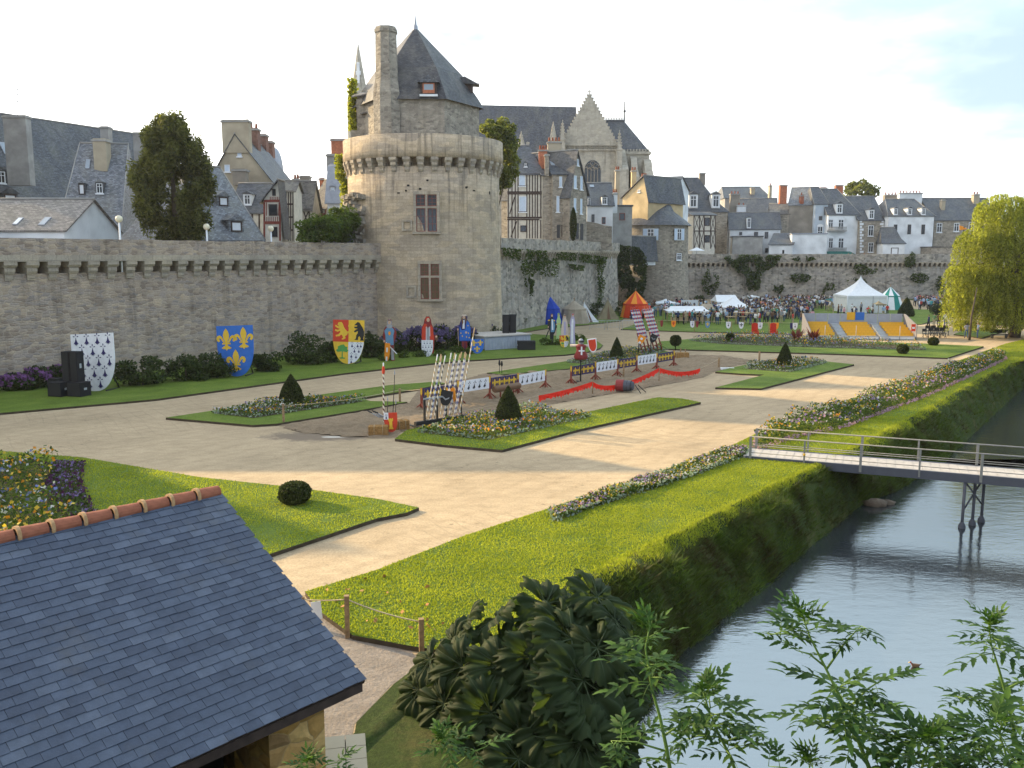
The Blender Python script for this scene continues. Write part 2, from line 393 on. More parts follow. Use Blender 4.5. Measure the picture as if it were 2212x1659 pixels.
# ---------------------------------------------------------------- ground, lawns, river
from mathutils import noise as mn
def m_sand(name, c, rough_amt=.5, stain=None, lift=1.):
    t = NT(name); p = t.pos()
    col = t.ramp(t.noise(p, .16, 6, .65), [(.3, G3(c, .8)), (.5, c), (.7, G3(c, 1.12))])
    col = t.mix(1., col, t.ramp(t.noise(t.map(p, (1, 2.2, 1)), 1.1, 6, .75), [(.3, (.8, .79, .78)), (.6, (1.06, 1.06, 1.06))]), 'MULTIPLY')
    col = t.mix(1., col, t.ramp(t.noise(p, 14., 4, .8), [(.35, (.75, .74, .72)), (.6, (1.1, 1.1, 1.1))]), 'MULTIPLY')
    # wheel and hoof tracks running along the garden
    tr = t.n('TexWave', {'Vector': t.n('Mapping', {'Vector': p, 'Rotation': (0, 0, R(38)), 'Scale': (.22, .22, .22)}).outputs[0], 'Scale': 1.3, 'Distortion': 9., 'Detail': 4, 'Detail Scale': .6}).outputs[1]
    col = t.mix(1., col, t.ramp(tr, [(.05, (.93, .925, .92)), (.3, (1, 1, 1))]), 'MULTIPLY')
    hv = t.n('TexVoronoi', {'Vector': p, 'Scale': 1.5, 'Randomness': 1.}).outputs['Distance']
    hm = t.ramp(t.noise(p, .25, 3), [(.42, (0, 0, 0)), (.6, (1, 1, 1))])
    col = t.mix(t.math('MULTIPLY', t.ramp(hv, [(.06, (.75, .75, .75)), (.16, (0, 0, 0))]), hm), col, G3(c, .45))
    for rot, sc_, off in ((R(-32), .5, 0), (R(-58), .42, 7)):
        wv = t.n('TexWave', {'Vector': t.n('Mapping', {'Vector': p, 'Rotation': (0, 0, rot), 'Location': (off, off, 0)}).outputs[0], 'Scale': sc_, 'Distortion': 5., 'Detail': 2, 'Detail Scale': .25}).outputs[1]
        tm = t.ramp(t.noise(p, .13, 2), [(.48, (0, 0, 0)), (.62, (.8, .8, .8))])
        col = t.mix(t.math('MULTIPLY', t.ramp(wv, [(.0, (.6, .6, .6)), (.05, (0, 0, 0))]), tm), col, G3(c, .6))
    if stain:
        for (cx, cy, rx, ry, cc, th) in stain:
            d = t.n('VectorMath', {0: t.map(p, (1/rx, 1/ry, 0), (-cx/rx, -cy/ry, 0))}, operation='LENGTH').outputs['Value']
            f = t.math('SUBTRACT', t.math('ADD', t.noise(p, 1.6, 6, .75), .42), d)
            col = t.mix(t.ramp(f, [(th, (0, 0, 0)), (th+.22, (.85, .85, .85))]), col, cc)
    t.set('Base Color', col); t.set('Roughness', 1.); t.set('Specular IOR Level', .1)
    h = t.math('ADD', t.math('MULTIPLY', t.noise(p, 3.2, 6, .7), 1.), t.math('MULTIPLY', t.noise(p, 20., 3), .2))
    t.bump(h, rough_amt, .12); M[name] = t.m
def m_grass(name, c, c2, sc=.5):
    t = NT(name); p = t.pos()
    col = t.ramp(t.noise(p, sc, 6, .65), [(.3, G3(c, .75)), (.5, c), (.7, c2)])
    col = t.mix(1., col, t.ramp(t.noise(t.map(p, (1.3, 1, 1)), 9., 5, .8), [(.3, (.5, .52, .5)), (.62, (1.2, 1.2, 1.15))]), 'MULTIPLY')
    t.set('Base Color', col); t.set('Roughness', .85); t.set('Specular IOR Level', .15); pass
    t.bump(t.noise(p, 16., 5, .75), .9, .08); M[name] = t.m
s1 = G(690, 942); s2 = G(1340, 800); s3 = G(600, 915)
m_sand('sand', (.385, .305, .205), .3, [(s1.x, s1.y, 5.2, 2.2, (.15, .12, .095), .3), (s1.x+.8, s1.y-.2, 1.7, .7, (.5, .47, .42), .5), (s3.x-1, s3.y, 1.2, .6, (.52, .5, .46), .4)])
m_sand('yard_sand', (.27, .205, .14), 1.3)
m_sand('gravel', (.29, .245, .205), .7)
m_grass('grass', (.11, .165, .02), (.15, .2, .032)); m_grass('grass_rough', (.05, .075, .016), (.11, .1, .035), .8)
plain('soil', (.06, .045, .03), 1., .3, 4., .5)
BT = [(900, 1720), (1010, 1560), (1150, 1470), (1260, 1350), (1345, 1292), (1450, 1232), (1540, 1186), (1620, 1140), (1685, 1104), (1740, 1072), (1805, 1040), (1850, 1016), (1900, 990), (1965, 955), (2020, 922), (2080, 885), (2160, 830), (2230, 790), (2330, 755), (2480, 722)]
BW = [(1120, 1820), (1230, 1720), (1335, 1640), (1420, 1470), (1490, 1393), (1590, 1313), (1672, 1250), (1740, 1190), (1790, 1155), (1832, 1118), (1868, 1084), (1935, 1062), (1985, 1030), (2045, 992), (2090, 950), (2135, 905), (2196, 850), (2262, 808), (2360, 772), (2520, 735)]
WZ = -2.0
T = [G(x, y, .13) for x, y in BT]; Wt = [G(x, y, WZ) for x, y in BW]
T = [V((T[0].x-2, -30, .06)), V((T[0].x-.6, 4, .06))]+T+[V((90, 260, .06)), V((260, 700, .06))]
Wt = [V((Wt[0].x-1, -30, WZ)), V((Wt[0].x, 4, WZ))]+Wt+[V((95, 258, WZ)), V((266, 698, WZ))]
K = len(T); RW = 15.5
def across(q, d):       # where the line from q along d meets the waterline
    best = None
    for u, v in zip(Wt, Wt[1:]):
        ex, ey = v.x-u.x, v.y-u.y; den = d.x*ey-d.y*ex
        if abs(den) < 1e-9: continue
        k = ((u.x-q.x)*ey-(u.y-q.y)*ex)/den; m = ((u.x-q.x)*d.y-(u.y-q.y)*d.x)/den
        if -1e-6 <= m <= 1+1e-6 and k > 0 and (best is None or k < best): best = k
    return best
W2 = [p.copy() for p in Wt]
for i in range(2, K-2):      # the turf starts to roll over well before the steep part of the bank
    tn = (T[i+1]-T[max(2, i-1)]); tn.z = 0; tn.normalize(); d = V((tn.y, -tn.x, 0)); k = across(T[i], d)
    if k: W2[i] = V((T[i].x, T[i].y, WZ))+d*k
    T[i] = T[i]-d*(1.7 if i < K-4 else .5)
WL = Wt; Wt = W2
def bank(i, s, q):
    A = T[i].lerp(T[i+1], s); B = Wt[i].lerp(Wt[i+1], s); p = A.lerp(B, q); p.z = A.z-(A.z-B.z)*(max(0, q)**1.5)
    e = math.sin(min(1, max(0, q))*math.pi)
    w_ = (e+.25*(0<q<.5))*(.45*mn.noise((p.x*.35, p.y*.35, 4))+.36*mn.noise((p.x*.9, p.y*.9, 4))+.1*mn.noise((p.x*2.4, p.y*2.4, 4)))
    d = V((B.x-A.x, B.y-A.y, 0)).normalized(); return p+d*w_*.7+V((0, 0, w_*.9))
g = MB(); rows = []; NQ = 13
for i in range(K-1):
    n_ = max(1, min(14, int((T[i+1]-T[i]).length/.55))) if 2 <= i < K-4 else 1
    for j in range(n_):
        s = j/n_; a, b = T[i].lerp(T[i+1], s), Wt[i].lerp(Wt[i+1], s)
        r = [V((-600, a.y, 0)), V((a.x-.4, a.y, 0))]+[bank(i, s, k/NQ) for k in range(NQ+1)]
        rows.append(r+[b+V((1.6, 0, -.7)), b+V((RW-2, 0, -.7)), b+V((RW, 0, .05)), V((b.x+RW+2.5, b.y, .2)), V((900, b.y, .2))])
nr = len(rows[0]); vs = [p for r in rows for p in r]
fs = [[i*nr+j, i*nr+j+1, (i+1)*nr+j+1, (i+1)*nr+j] for i in range(len(rows)-1) for j in range(nr-1)]
g.add(vs, fs, [0 if j == 0 else 1 if j < NQ+2 else 2 if j < NQ+5 else 1 for i in range(len(rows)-1) for j in range(nr-1)], None, True)
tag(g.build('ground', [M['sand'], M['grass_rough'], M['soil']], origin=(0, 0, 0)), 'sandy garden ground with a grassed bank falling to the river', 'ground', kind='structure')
t = NT('water'); p = t.pos()
t.set('Base Color', (.03, .036, .04, 1)); t.set('Roughness', .02); t.set('Specular IOR Level', .5); t.set('IOR', 3.3)
h = t.math('ADD', t.noise(t.map(p, (1.1, 2.4, 1)), 1.1, 5, .6), t.math('MULTIPLY', t.noise(t.map(p, (2.5, 5, 1)), 1.8, 3), .35))
t.bump(h, .4, .03); M['water'] = t.m
g = MB()
for i in range(K-1):
    g.poly([Wt[i]+V((-1.6, 0, 0)), Wt[i]+V((RW+1.2, 0, 0)), Wt[i+1]+V((RW+1.2, 0, 0)), Wt[i+1]+V((-1.6, 0, 0))])
tag(g.build('river', M['water'], origin=(0, 0, WZ)), 'rippled river running past the garden bank', 'river', kind='structure')
g = MB()        # street terrace the photograph is taken from, and its slope
prof = [(-40, 6.6), (2.2, 6.6), (3.6, 5.6), (6.5, 2.8), (10.2, -.2), (11.5, -2.8)]
for (a, b) in zip(prof, prof[1:]):
    g.poly([V((-60, a[0], a[1])), V((40, a[0], a[1])), V((40, b[0], b[1])), V((-60, b[0], b[1]))])
tag(g.build('embankment', M['grass_rough'], origin=(0, 0, 0)), kind='structure')
g = MB()        # the town stands on a platform behind the ramparts
tw = [(-150, 20), (-60, 27.5), (-33.5, 61.5), (-13.8, 87.5), (-2, 100), (12, 142), (18, 172), (34, 188), (100, 188), (300, 210), (500, 700), (-500, 700), (-500, 20)]
g.prism([V((x, y, 0)) for x, y in tw], (0, 0, 7.6))
tag(g.build('town_terrain', M['render_grey'], origin=(0, 0, 0)), kind='structure')
def lawn(pix, label, h=.12, mat='grass', name='lawn'):
    pts = [V((q.x, q.y, h)) if isinstance(q, V) else G(q[0], q[1], h) for q in pix]
    area = sum(a.x*b.y-b.x*a.y for a, b in zip(pts, pts[1:]+pts[:1]))
    if area < 0: pts = pts[::-1]
    g = MB(); g.prism([q-V((0, 0, h+.06)) for q in pts], (0, 0, h+.06), 0, 1)
    return tag(g.build(name, [M[mat], M['soil']]), label, 'lawn', kind='structure')
L1 = [(-500, 930), (-150, 958), (0, 974), (180, 988), (428, 1030), (640, 1053), (813, 1077), (905, 1096), (880, 1107), (813, 1120), (582, 1197), (300, 1291), (0, 1391), (-500, 1560)]
L2 = [(659, 1278), (813, 1231), (1000, 1158), (1185, 1098), (1400, 1028), (1560, 972), (1700, 905), (1900, 842), (2090, 772), (2170, 743), (2300, 712), (2420, 705), (2480, 722)]+[p-V((.07, -.05, 0)) for p in T[21:4:-1]]+[(1150, 1410), (1020, 1415), (880, 1394), (762, 1372), (690, 1320)]
L3 = [(-400, 940), (0, 892), (337, 862), (745, 806), (943, 784), (1013, 778), (1220, 766), (1270, 760), (1296, 752), (1302, 745), (1290, 737), (1262, 729), (1160, 722), (1095, 718), (1000, 735), (820, 742), (400, 790), (0, 838), (-400, 890)]
L4 = [(358, 902), (546, 918), (598, 915), (766, 888), (880, 868), (800, 866), (778, 860), (903, 840), (962, 828), (945, 824), (847, 831), (670, 855)]
L5 = [(853, 948), (960, 961), (1084, 972), (1250, 928), (1514, 869), (1475, 861), (1421, 858), (1262, 891), (1188, 884), (1129, 882), (1013, 901), (878, 929)]
L6 = [(1052, 805), (1084, 809), (1190, 800), (1280, 791), (1345, 790), (1472, 766), (1432, 757), (1330, 762), (1231, 779)]
L7 = [(1545, 803), (1600, 807), (1651, 809), (1630, 815), (1545, 837), (1644, 839), (1845, 787), (1789, 781), (1640, 782), (1580, 794)]
L8 = [(1416, 745), (1424, 753), (1559, 757), (1800, 764), (2046, 773), (2125, 748), (2000, 742), (1850, 737), (1700, 728), (1520, 730), (1428, 737)]
L9 = [(1341, 711), (1480, 716), (1745, 722), (1760, 700), (1990, 700), (2100, 672), (1700, 658), (1400, 672), (1372, 700)]
L10 = [(1092, 722), (1139, 716), (1190, 708), (1262, 702), (1340, 693), (1352, 684), (1330, 668), (1150, 680), (1085, 700)]
L11 = [(2060, 722), (2120, 730), (2180, 712), (2100, 706)]
L12 = [(2120, 700), (2230, 705), (2250, 690), (2130, 688)]
lawn(L1, 'lawn with a ball bush and flower bed beside the shed roof'); lawn(L2, 'long sunlit lawn along the river bank')
lawn(L3, 'shaded lawn strip below the rampart wall'); lawn(L4, 'lawn arrow point around the left flower bed'); lawn(L5, 'lawn arrow point around the nearest flower bed')
lawn(L6, 'narrow lawn behind the tilt barrier'); lawn(L7, 'lawn arrow point around the right flower bed'); lawn(L8, 'long lawn with flower border before the grandstand')
lawn(L9, 'lawn under the crowd and market stalls', .1); lawn(L10, 'lawn under the medieval tents', .1); lawn(L11, 'small lawn beside the willow', .1); lawn(L12, 'far lawn with clipped bush behind the willow', .1)
lawn([(900, 1440), (850, 1478), (770, 1560), (760, 1620), (900, 1800), (1130, 1800), (1230, 1600), (1180, 1460), (1040, 1420)], 'rough grass slope beside the gravel path', .05, 'grass_rough', 'grass_bank')
g = MB(); g.poly([G(x, y, .004) for x, y in [(560, 1330), (690, 1322), (762, 1374), (885, 1396), (905, 1440), (845, 1480), (765, 1565), (740, 1700), (560, 1700)]][::-1])
tag(g.build('gravel_path', M['gravel']), 'grey gravel path beside the slate roofed shed', 'path', kind='structure')
# tilt yard: churned sand, a gently lumpy sheet
yp = [G(x, y) for x, y in [(598, 918), (770, 890), (885, 869), (905, 842), (964, 828), (1052, 806), (1190, 802), (1280, 792), (1345, 791), (1474, 767), (1560, 768), (1635, 780), (1560, 797), (1540, 806), (1518, 816), (1380, 842), (1163, 878), (1060, 890), (1010, 903), (875, 930), (850, 947), (760, 945), (650, 935)]]
import mathutils.geometry as mg
def inside(x, y, poly):
    c = False; j = len(poly)-1
    for i in range(len(poly)):
        a, b = poly[i], poly[j]
        if (a.y > y) != (b.y > y) and x < (b.x-a.x)*(y-a.y)/(b.y-a.y)+a.x: c = not c
        j = i
    return c
from mathutils import noise as mn
g = MB(); x0, x1 = min(p.x for p in yp), max(p.x for p in yp); y0, y1 = min(p.y for p in yp), max(p.y for p in yp)
st = .28; nx, ny = int((x1-x0)/st)+2, int((y1-y0)/st)+2; idx = {}
def yv(i, j):
    if (i, j) not in idx:
        x, y = x0+i*st, y0+j*st; b = sum(inside(x+dx, y+dy, yp) for dx in (-.6, 0, .6) for dy in (-.6, 0, .6))/9
        z = .006+b*b*(.06+.12*mn.noise((x*.9, y*.9, 0))+.16*mn.noise((x*2.6, y*2.6, 5)))
        idx[i, j] = len(g.v); g.v.append(V((x, y, max(z, .005))))
    return idx[i, j]
for i in range(nx):
    for j in range(ny):
        if inside(x0+(i+.5)*st, y0+(j+.5)*st, yp):
            g.f.append([yv(i, j), yv(i+1, j), yv(i+1, j+1), yv(i, j+1)]); g.m.append(0); g.u.append(None); g.s.append(True)
tag(g.build('tilt_yard_sand', M['yard_sand'], origin=(0, 0, 0)), 'churned brown sand of the jousting lane', 'ground', kind='structure')
# ---------------------------------------------------------------- grass tufts and flowers
def scatter(poly, n):
    x0, x1 = min(p.x for p in poly), max(p.x for p in poly); y0, y1 = min(p.y for p in poly), max(p.y for p in poly)
    px = np.array([p.x for p in poly]); py = np.array([p.y for p in poly]); out = []
    tot = 0
    while tot < n:
        x = rng.uniform(x0, x1, n*2); y = rng.uniform(y0, y1, n*2); c = np.zeros(len(x), bool); j = len(px)-1
        for i in range(len(px)):
            if py[i] != py[j]:
                cond = ((py[i] > y) != (py[j] > y)) & (x < (px[j]-px[i])*(y-py[i])/(py[j]-py[i])+px[i])
                c ^= cond
            j = i
        out.append(np.stack([x[c], y[c]], 1)); tot += int(c.sum())
        if len(out) > 60: break
    return np.concatenate(out)[:n]
def blades(xyz, h, wd, lean=.5):
    n = len(xyz); a = rng.uniform(0, 2*math.pi, n); hh = h*rng.uniform(.5, 1.3, n); ww = wd*rng.uniform(.6, 1.3, n)
    d = np.stack([np.cos(a), np.sin(a), np.zeros(n)], 1)*ww[:, None]*.5
    la = rng.uniform(0, 2*math.pi, n); tip = np.stack([np.cos(la)*hh*lean, np.sin(la)*hh*lean, hh], 1)
    return np.stack([xyz-d, xyz+d, xyz+tip], 1).reshape(-1, 3)
def z3(xy, z): return np.concatenate([xy, np.full((len(xy), 1), z)], 1)
gp = [G(x, y, .12) for x, y in L1]; gq = [q if isinstance(q, V) else G(q[0], q[1], .12) for q in L2]
near1 = scatter(gp, 110000); near1 = near1[(near1[:, 1] > 14) & (near1[:, 0] > -24)]
near2 = scatter(gq, 420000); near2 = near2[(near2[:, 1] < 48) | (rng.uniform(0, 1, len(near2)) < .4)]
near5 = scatter([G(x, y, .12) for x, y in L5], 26000)
nz = lambda p: p[np.array([mn.noise((x*.7, y*.7, 3)) for x, y in p])+rng.normal(0, .3, len(p)) > -.45]
gb = z3(nz(np.concatenate([near1, near2, near5])), .12)
tag(arrmesh('lawn_grass', blades(gb, .045, .04), 3, M['leaf_grass']), 'short mown blades on the near lawns', 'grass', kind='stuff')
bk = []; bg_ = []
for i in range(1, K-3):
    n = int(min(4200, 900+800*(T[i+1]-T[i]).length)) if T[i].y < 75 else 1500
    for _ in range(n):
        q = random.uniform(-.04, 1.03); p = bank(i, random.random(), q)
        if p.y < 17 and p.x < .6: continue
        (bg_ if q < .24+.12*mn.noise((p.x*.6, p.y*.6, 1)) else bk).append(p)  # sunlit-coloured turf on the crest, shade-coloured tufts below
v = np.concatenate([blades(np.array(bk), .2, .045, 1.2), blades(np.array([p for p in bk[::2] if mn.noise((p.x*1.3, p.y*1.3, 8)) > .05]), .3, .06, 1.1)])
tag(arrmesh('bank_grass', v, 3, M['leaf_bank_shade']), 'long grass tufts, coloured as shaded, covering the steep river bank', 'grass', kind='stuff')
tag(arrmesh('bank_turf', blades(np.array(bg_*2)+rng.normal(0, .06, (len(bg_)*2, 3))*np.array([1, 1, .1]), .09, .04), 3, M['leaf_grass']), 'turf coloured as sunlit, rolling over the top of the river bank', 'grass', kind='stuff')
FL = {'w': (.55, .55, .62), 'y': (.6, .42, .05), 'o': (.62, .25, .02), 'v': (.2, .14, .36), 'p': (.42, .26, .4), 'b': (.16, .19, .45), 's': (.26, .32, .27), 'm': (.07, .02, .08), 'g': (.05, .09, .02)}
def bed(pix, n, mix, label, h=.3, edge='s', fs=.07, z=.12, soil=True, green='leaf_mid', extra=None):
    poly = [G(x, y, z) for x, y in pix]
    area = sum(a.x*b.y-b.x*a.y for a, b in zip(poly, poly[1:]+poly[:1]))
    if area < 0: poly = poly[::-1]
    xy = scatter(poly, n); hs = np.array([max(0, .55+1.1*mn.noise((x*.55, y*.55, 1))) for x, y in xy])
    nl = int(n*(.72 if h < .4 else .8)); pts = z3(xy, z); pts[:, 2] += rng.uniform(.02, 1, n)*h*(.5+hs)
    lf = leafquads(pts[:nl], .16 if fs > .05 else .1, .2, .45)
    fpt = pts[nl:].copy(); fpt[:, 2] = z+h*(.5+hs[nl:])*rng.uniform(.75, 1.1, len(fpt))
    fl = leafquads(fpt, fs*1.5, .0, .9)
    keys = list(mix); wts = np.array([mix[k] for k in keys], float)
    mi = np.zeros(n, int)
    pick = np.array([min(len(keys)-1, int(len(keys)*min(.999, max(0, .5+.9*mn.noise((x*.35, y*.35, 7))+rng.normal()*.22)))) for x, y in xy[nl:]])
    rnd = rng.choice(len(keys), len(pick), p=wts/wts.sum()); use = rng.uniform(0, 1, len(pick)) < .75
    mi[nl:] = np.where(use, pick, rnd)+1
    allv = [lf, fl]; mid = [mi]
    k = len(poly); em = []
    for i in range(k):      # silvery or coloured edging plants along the border
        a, b = np.array(poly[i]), np.array(poly[(i+1) % k]); L = np.linalg.norm(b-a); c = int(L*26)
        s = rng.uniform(0, 1, c)[:, None]; e = a+(b-a)*s+np.concatenate([rng.normal(0, .07, (c, 2)), rng.uniform(.02, .2, (c, 1))], 1); em.append(e)
    em = np.concatenate(em); allv.append(leafquads(em, .13, .2, .6)); mid.append(np.full(len(em), len(keys)+1))
    for kk in keys+[edge]:
        if 'fl_'+kk not in M: leafm('fl_'+kk, G3(FL[kk], .7), G3(FL[kk], 1.15), .35)
    sp = [p-V((0, 0, .0)) for p in poly]
    o = arrmesh('flower_bed', np.concatenate(allv), 4, [M[green]]+[M['fl_'+x] for x in keys]+[M['fl_'+edge]], np.concatenate(mid))
    tag(o, label, 'flower bed', 'flower beds of the garden', 'stuff')
    if soil:
        g = MB(); g.poly([p+V((0, 0, .006)) for p in poly]); g.build('soil', M['soil'], o, origin=(0, 0, 0))
    return o
mixc = {'w': 1.6, 'g': 3, 'y': 1.6, 'v': 2, 'o': .8, 'b': 1.5, 's': 1}
bed([(457, 892), (548, 903), (711, 878), (791, 866), (670, 862), (559, 874)], 4200, mixc, 'pansy bed around the dark cone topiary nearest the rampart')
bed([(905, 934), (1054, 951), (1173, 925), (1276, 900), (1237, 892), (1139, 885), (1050, 897), (960, 916)], 6500, mixc, 'pansy bed edged in silver around the mossy cone topiary')
bed([(1225, 783), (1290, 788), (1400, 770), (1440, 756), (1370, 753), (1300, 765)], 2600, {'s': 3, 'b': 1, 'v': 1, 'y': .6}, 'grey green bed around the cone topiary behind the barrier')
bed([(1612, 797), (1706, 804), (1785, 784), (1724, 777), (1618, 786)], 2600, mixc, 'violet and silver bed around the cone topiary on the right')
bed([(1490, 736), (1560, 743), (1740, 750), (2000, 756), (1985, 748), (1850, 738), (1700, 728), (1560, 728)], 5200, {'v': 3, 'b': 2, 'y': 1.4, 'o': .7, 's': 2}, 'long mauve and yellow border in front of the grandstand', .5, 's', .1)
bed([(1187, 1108), (1197, 1127), (1300, 1091), (1400, 1060), (1500, 1028), (1612, 985), (1612, 970), (1560, 977), (1400, 1034), (1290, 1073)], 6500, {'p': 5, 'v': 2, 'w': 1.2, 'y': .6, 's': 4}, 'narrow pink border on the river lawn short of the footbridge', .2, 's', .06)
bed([(1640, 975), (1706, 949), (1824, 925), (2002, 857), (2100, 812), (2173, 777), (2164, 765), (2016, 809), (1878, 860), (1795, 886), (1665, 924), (1628, 960)], 15000, {'p': 3, 'v': 3, 'g': 5, 'w': 1, 'y': 2, 'o': .8, 's': 1.5}, 'long mixed border beyond the footbridge by the river', .55, 'p', .08)
bed([(-300, 990), (-60, 995), (60, 1000), (130, 1012), (95, 1060), (120, 1090), (190, 1150), (-300, 1260)], 9000, {'g': 8, 'y': 1, 'o': 2, 'w': .15, 'b': .8}, 'tall mixed bed with orange flowers behind the shed ridge', .55, 'm', .09)
bed([(118, 1005), (180, 1003), (172, 1040), (185, 1085), (225, 1140), (190, 1152), (124, 1092), (100, 1060)], 2600, {'m': 5, 'v': 1, 'g': 1}, 'dark purple border strip beside the orange flower bed', .2, 'm', .07, green='leaf_dark')
# ---------------------------------------------------------------- ramparts
def rampart(a, b, label, zt, zo, zc, sp, cw, off, mat, thick=2.4, base=-.3, cw_n=100, small=False, s_off=0.):
    """wall from a to b (ground points, outer face): shaft, corbels, projecting parapet"""
    a, b = V((a[0], a[1], 0)), V((b[0], b[1], 0)); t = (b-a).normalized(); n = V((t.y, -t.x, 0)); L = (b-a).length
    root = thing('rampart_wall', label, 'rampart wall', a)
    pw_ = .45 if not small else .35; g = MB()
    # shaft with a slightly uneven face
    st = 40; cols = []
    for i in range(st+1):
        s = L*i/st
        cols.append([a+t*s+n*(.25*(1-z/zo)+.07*mn.noise((s*.25, z*.5, 3)))+V((0, 0, z)) for z in (base, 1.5, 3.5, 5.5, zc+(zo-zc)*.35)])
    for i in range(st):
        for j in range(4): g.add([cols[i][j], cols[i+1][j], cols[i+1][j+1], cols[i][j+1]], [[0, 1, 2, 3]], 0, [[(L*i/st, cols[i][j].z), (L*(i+1)/st, cols[i][j].z), (L*(i+1)/st, cols[i][j+1].z), (L*i/st, cols[i][j+1].z)]])
    g.fbox(a, t, n, 0, L, -thick, -1.1, base, zo, 0); zl = zc+(zo-zc)*.35; g.fbox(a, t, n, 0, L, -1.1, -.02, zl-.3, zl-.004, 0); g.fbox(a, t, n, 0, L, -1.1, off-pw_, zo+.02, zo+.3, 0)
    g.build('wall_face', M[mat], root)
    g = MB(); pw = .45 if not small else .35; k = max(12, int(L/1.2))
    for i in range(k):          # parapet in short lengths so its top is not ruler straight
        j0, j1 = L*i/k, L*(i+1)/k; dz = .09*mn.noise((i*.35, 4, 0))
        g.fbox(a, t, n, j0, j1, off-pw, off, zo, zt+dz, 0)
    g.build('parapet', M[mat], root)
    g = MB(); g.fbox(a, t, n, 0, L, off-.03, off+.035, zo-.02, zo+.42 if not small else zo+.2, 0)
    g.build('parapet_band', M['dressed_stone'], root)
    i = 0; s = s_off
    while s < L:
        g = MB(); j = random.uniform(-.04, .04); h = zo-zc
        if s+cw > L: break
        for q, (o, w) in enumerate(((off+.01, cw), (off*.68, cw*.8), (off*.36, cw*.62))):
            z1 = zo-h*q/3; z0 = zo-h*(q+1)/3; e = (cw-w)/2
            c = []
            for (zz, oo) in ((z0, o*.8), (z0+(z1-z0)*.45, o)):
                pass
            p = [(s+j+e, -1.05), (s+j+e+w, -1.05), (s+j+e+w, o), (s+j+e, o)]
            lo = [(s+j+e, -1.05), (s+j+e+w, -1.05), (s+j+e+w, o*.72), (s+j+e, o*.72)]
            zm = z0+(z1-z0)*.4
            f = lambda pp, zz: [a+t*x+n*y+V((0, 0, zz)) for x, y in pp]
            g.hexa(f(lo, z0)+f(p, zm)); g.hexa(f(p, zm)+f(p, z1-.004))
        if i < cw_n: g.build('corbel', M['dressed_stone'], root)
        s += sp; i += 1
    return root, a, t, n, L
wa = G(0, 843); wa = V((-33.9, 59.3, 0)); wb = V((-12.6, 88., 0)); td = (wb-wa).normalized()
rampart(wa-td*44, wb, 'long left rampart with a corbelled parapet running into the tower', 9.95, 8.42, 7.15, 1.42, .86, .55, 'wall_stone', s_off=.3)
w2a = V((-1.6, 101, 0)); w2b = V((16.6, 143, 0))
rampart(w2a, w2b, 'ivy hung middle rampart between the round tower and the shuttered house', 10.75, 9.3, 8.3, .95, .5, .42, 'wall_stone_far', s_off=.2, small=True)
w3a = P(1478, 600, 184); w3b = P(2140, 600, 184)
rampart((w3a.x, 184), (w3b.x, 184), 'far rampart with close set corbels behind the market crowd', 9.1, 7.3, 6.2, 1.0, .5, .45, 'wall_stone_far', small=True)
# ---------------------------------------------------------------- round tower
YT = 94.; TC = P(918, 552, YT); TC.z = 0
RS, RP = 7.72, 8.12
def tang(ang, r, z): return TC+V((r*math.sin(ang), -r*math.cos(ang), z))      # ang 0 faces the camera
tower = thing('castle_tower', 'great round stone tower with corbelled parapet and steep slate roof', 'tower', TC)
A0 = math.atan2(-TC.x, TC.y)
g = MB(); g.lathe([(8.15, -.3), (7.98, 3.), (7.85, 8), (RS, 14), (RS, 17.15), (6.9, 17.15), (6.9, 18.3)], TC, 96, 0); g.build('shaft', M['tower_stone'], tower)
g = MB(); g.lathe([(6.85, 17.98), (RP, 17.98), (RP+.02, 18.7), (RP-.02, 19.0), (RP-.02, 20.1), (RP-.45, 20.12), (RP-.5, 18.1)], TC, 96, 0); g.build('parapet', M['tower_stone'], tower)
NC = 38
for i in range(NC):
    an = 2*math.pi*(i+.35)/NC-math.pi
    if abs(an) > R(105): continue
    g = MB()
    for q, (o, w) in enumerate(((RP+.03, .7), (RP-.1, .56), (RP-.25, .44))):
        z1 = 17.98-.46*q; z0 = z1-.46; ti = tang(an, 1, 0)-TC; tt = V((math.cos(an), math.sin(an), 0))
        f = lambda w, o, z: [TC+tt*x+ti*y+V((0, 0, z)) for x, y in ((-w/2, RS-.85), (w/2, RS-.85), (w/2, o), (-w/2, o))]
        g.hexa(f(w, o-.14, z0)+f(w, o, z0+.2)); g.hexa(f(w, o, z0+.2)+f(w, o, z1-.004))
    g.build('corbel', M['dressed_stone'], tower)
DC = V((TC.x-.55, TC.y, 0)); RD = 6.25
def hexp(r, z, k, c=DC): 
    an = R(-30+60*k)+A0*.0
    return c+V((r*math.sin(an), -r*math.cos(an), z))
g = MB()
for k in range(6): g.poly([hexp(RD, 18.2, k), hexp(RD, 18.2, k+1), hexp(RD, 23.95, k+1), hexp(RD, 23.95, k)])
g.build('upper_storey', M['house_stone'], tower)
AP = V((DC.x-.1, DC.y, 31.5))
g = MB()
for k in range(6):
    lv = [(RD+.5, 23.55), (RD-.15, 24.6), (4.5, 26.85)]
    q = [[hexp(r, z, kk) for r, z in lv] for kk in (k, k+1)]
    for i in range(2): g.poly([q[0][i], q[1][i], q[1][i+1], q[0][i+1]])
    g.poly([q[0][2], q[1][2], AP])
roof = g.build('roof', M['tower_slate'], tower)
g = MB()
for k in range(6): g.poly([hexp(RD+.5, 23.54, k), hexp(RD-.3, 23.9, k), hexp(RD-.3, 23.9, k+1), hexp(RD+.5, 23.54, k+1)])
g.build('eaves', M['timber'], tower)
g = MB(); g.lathe([(.28, 31.1), (.22, 31.6), (.12, 31.7), (.1, 32.0), (.0, 32.8)], AP-V((0, 0, AP.z)), 10, 0); g.build('finial', M['zinc'], roof)
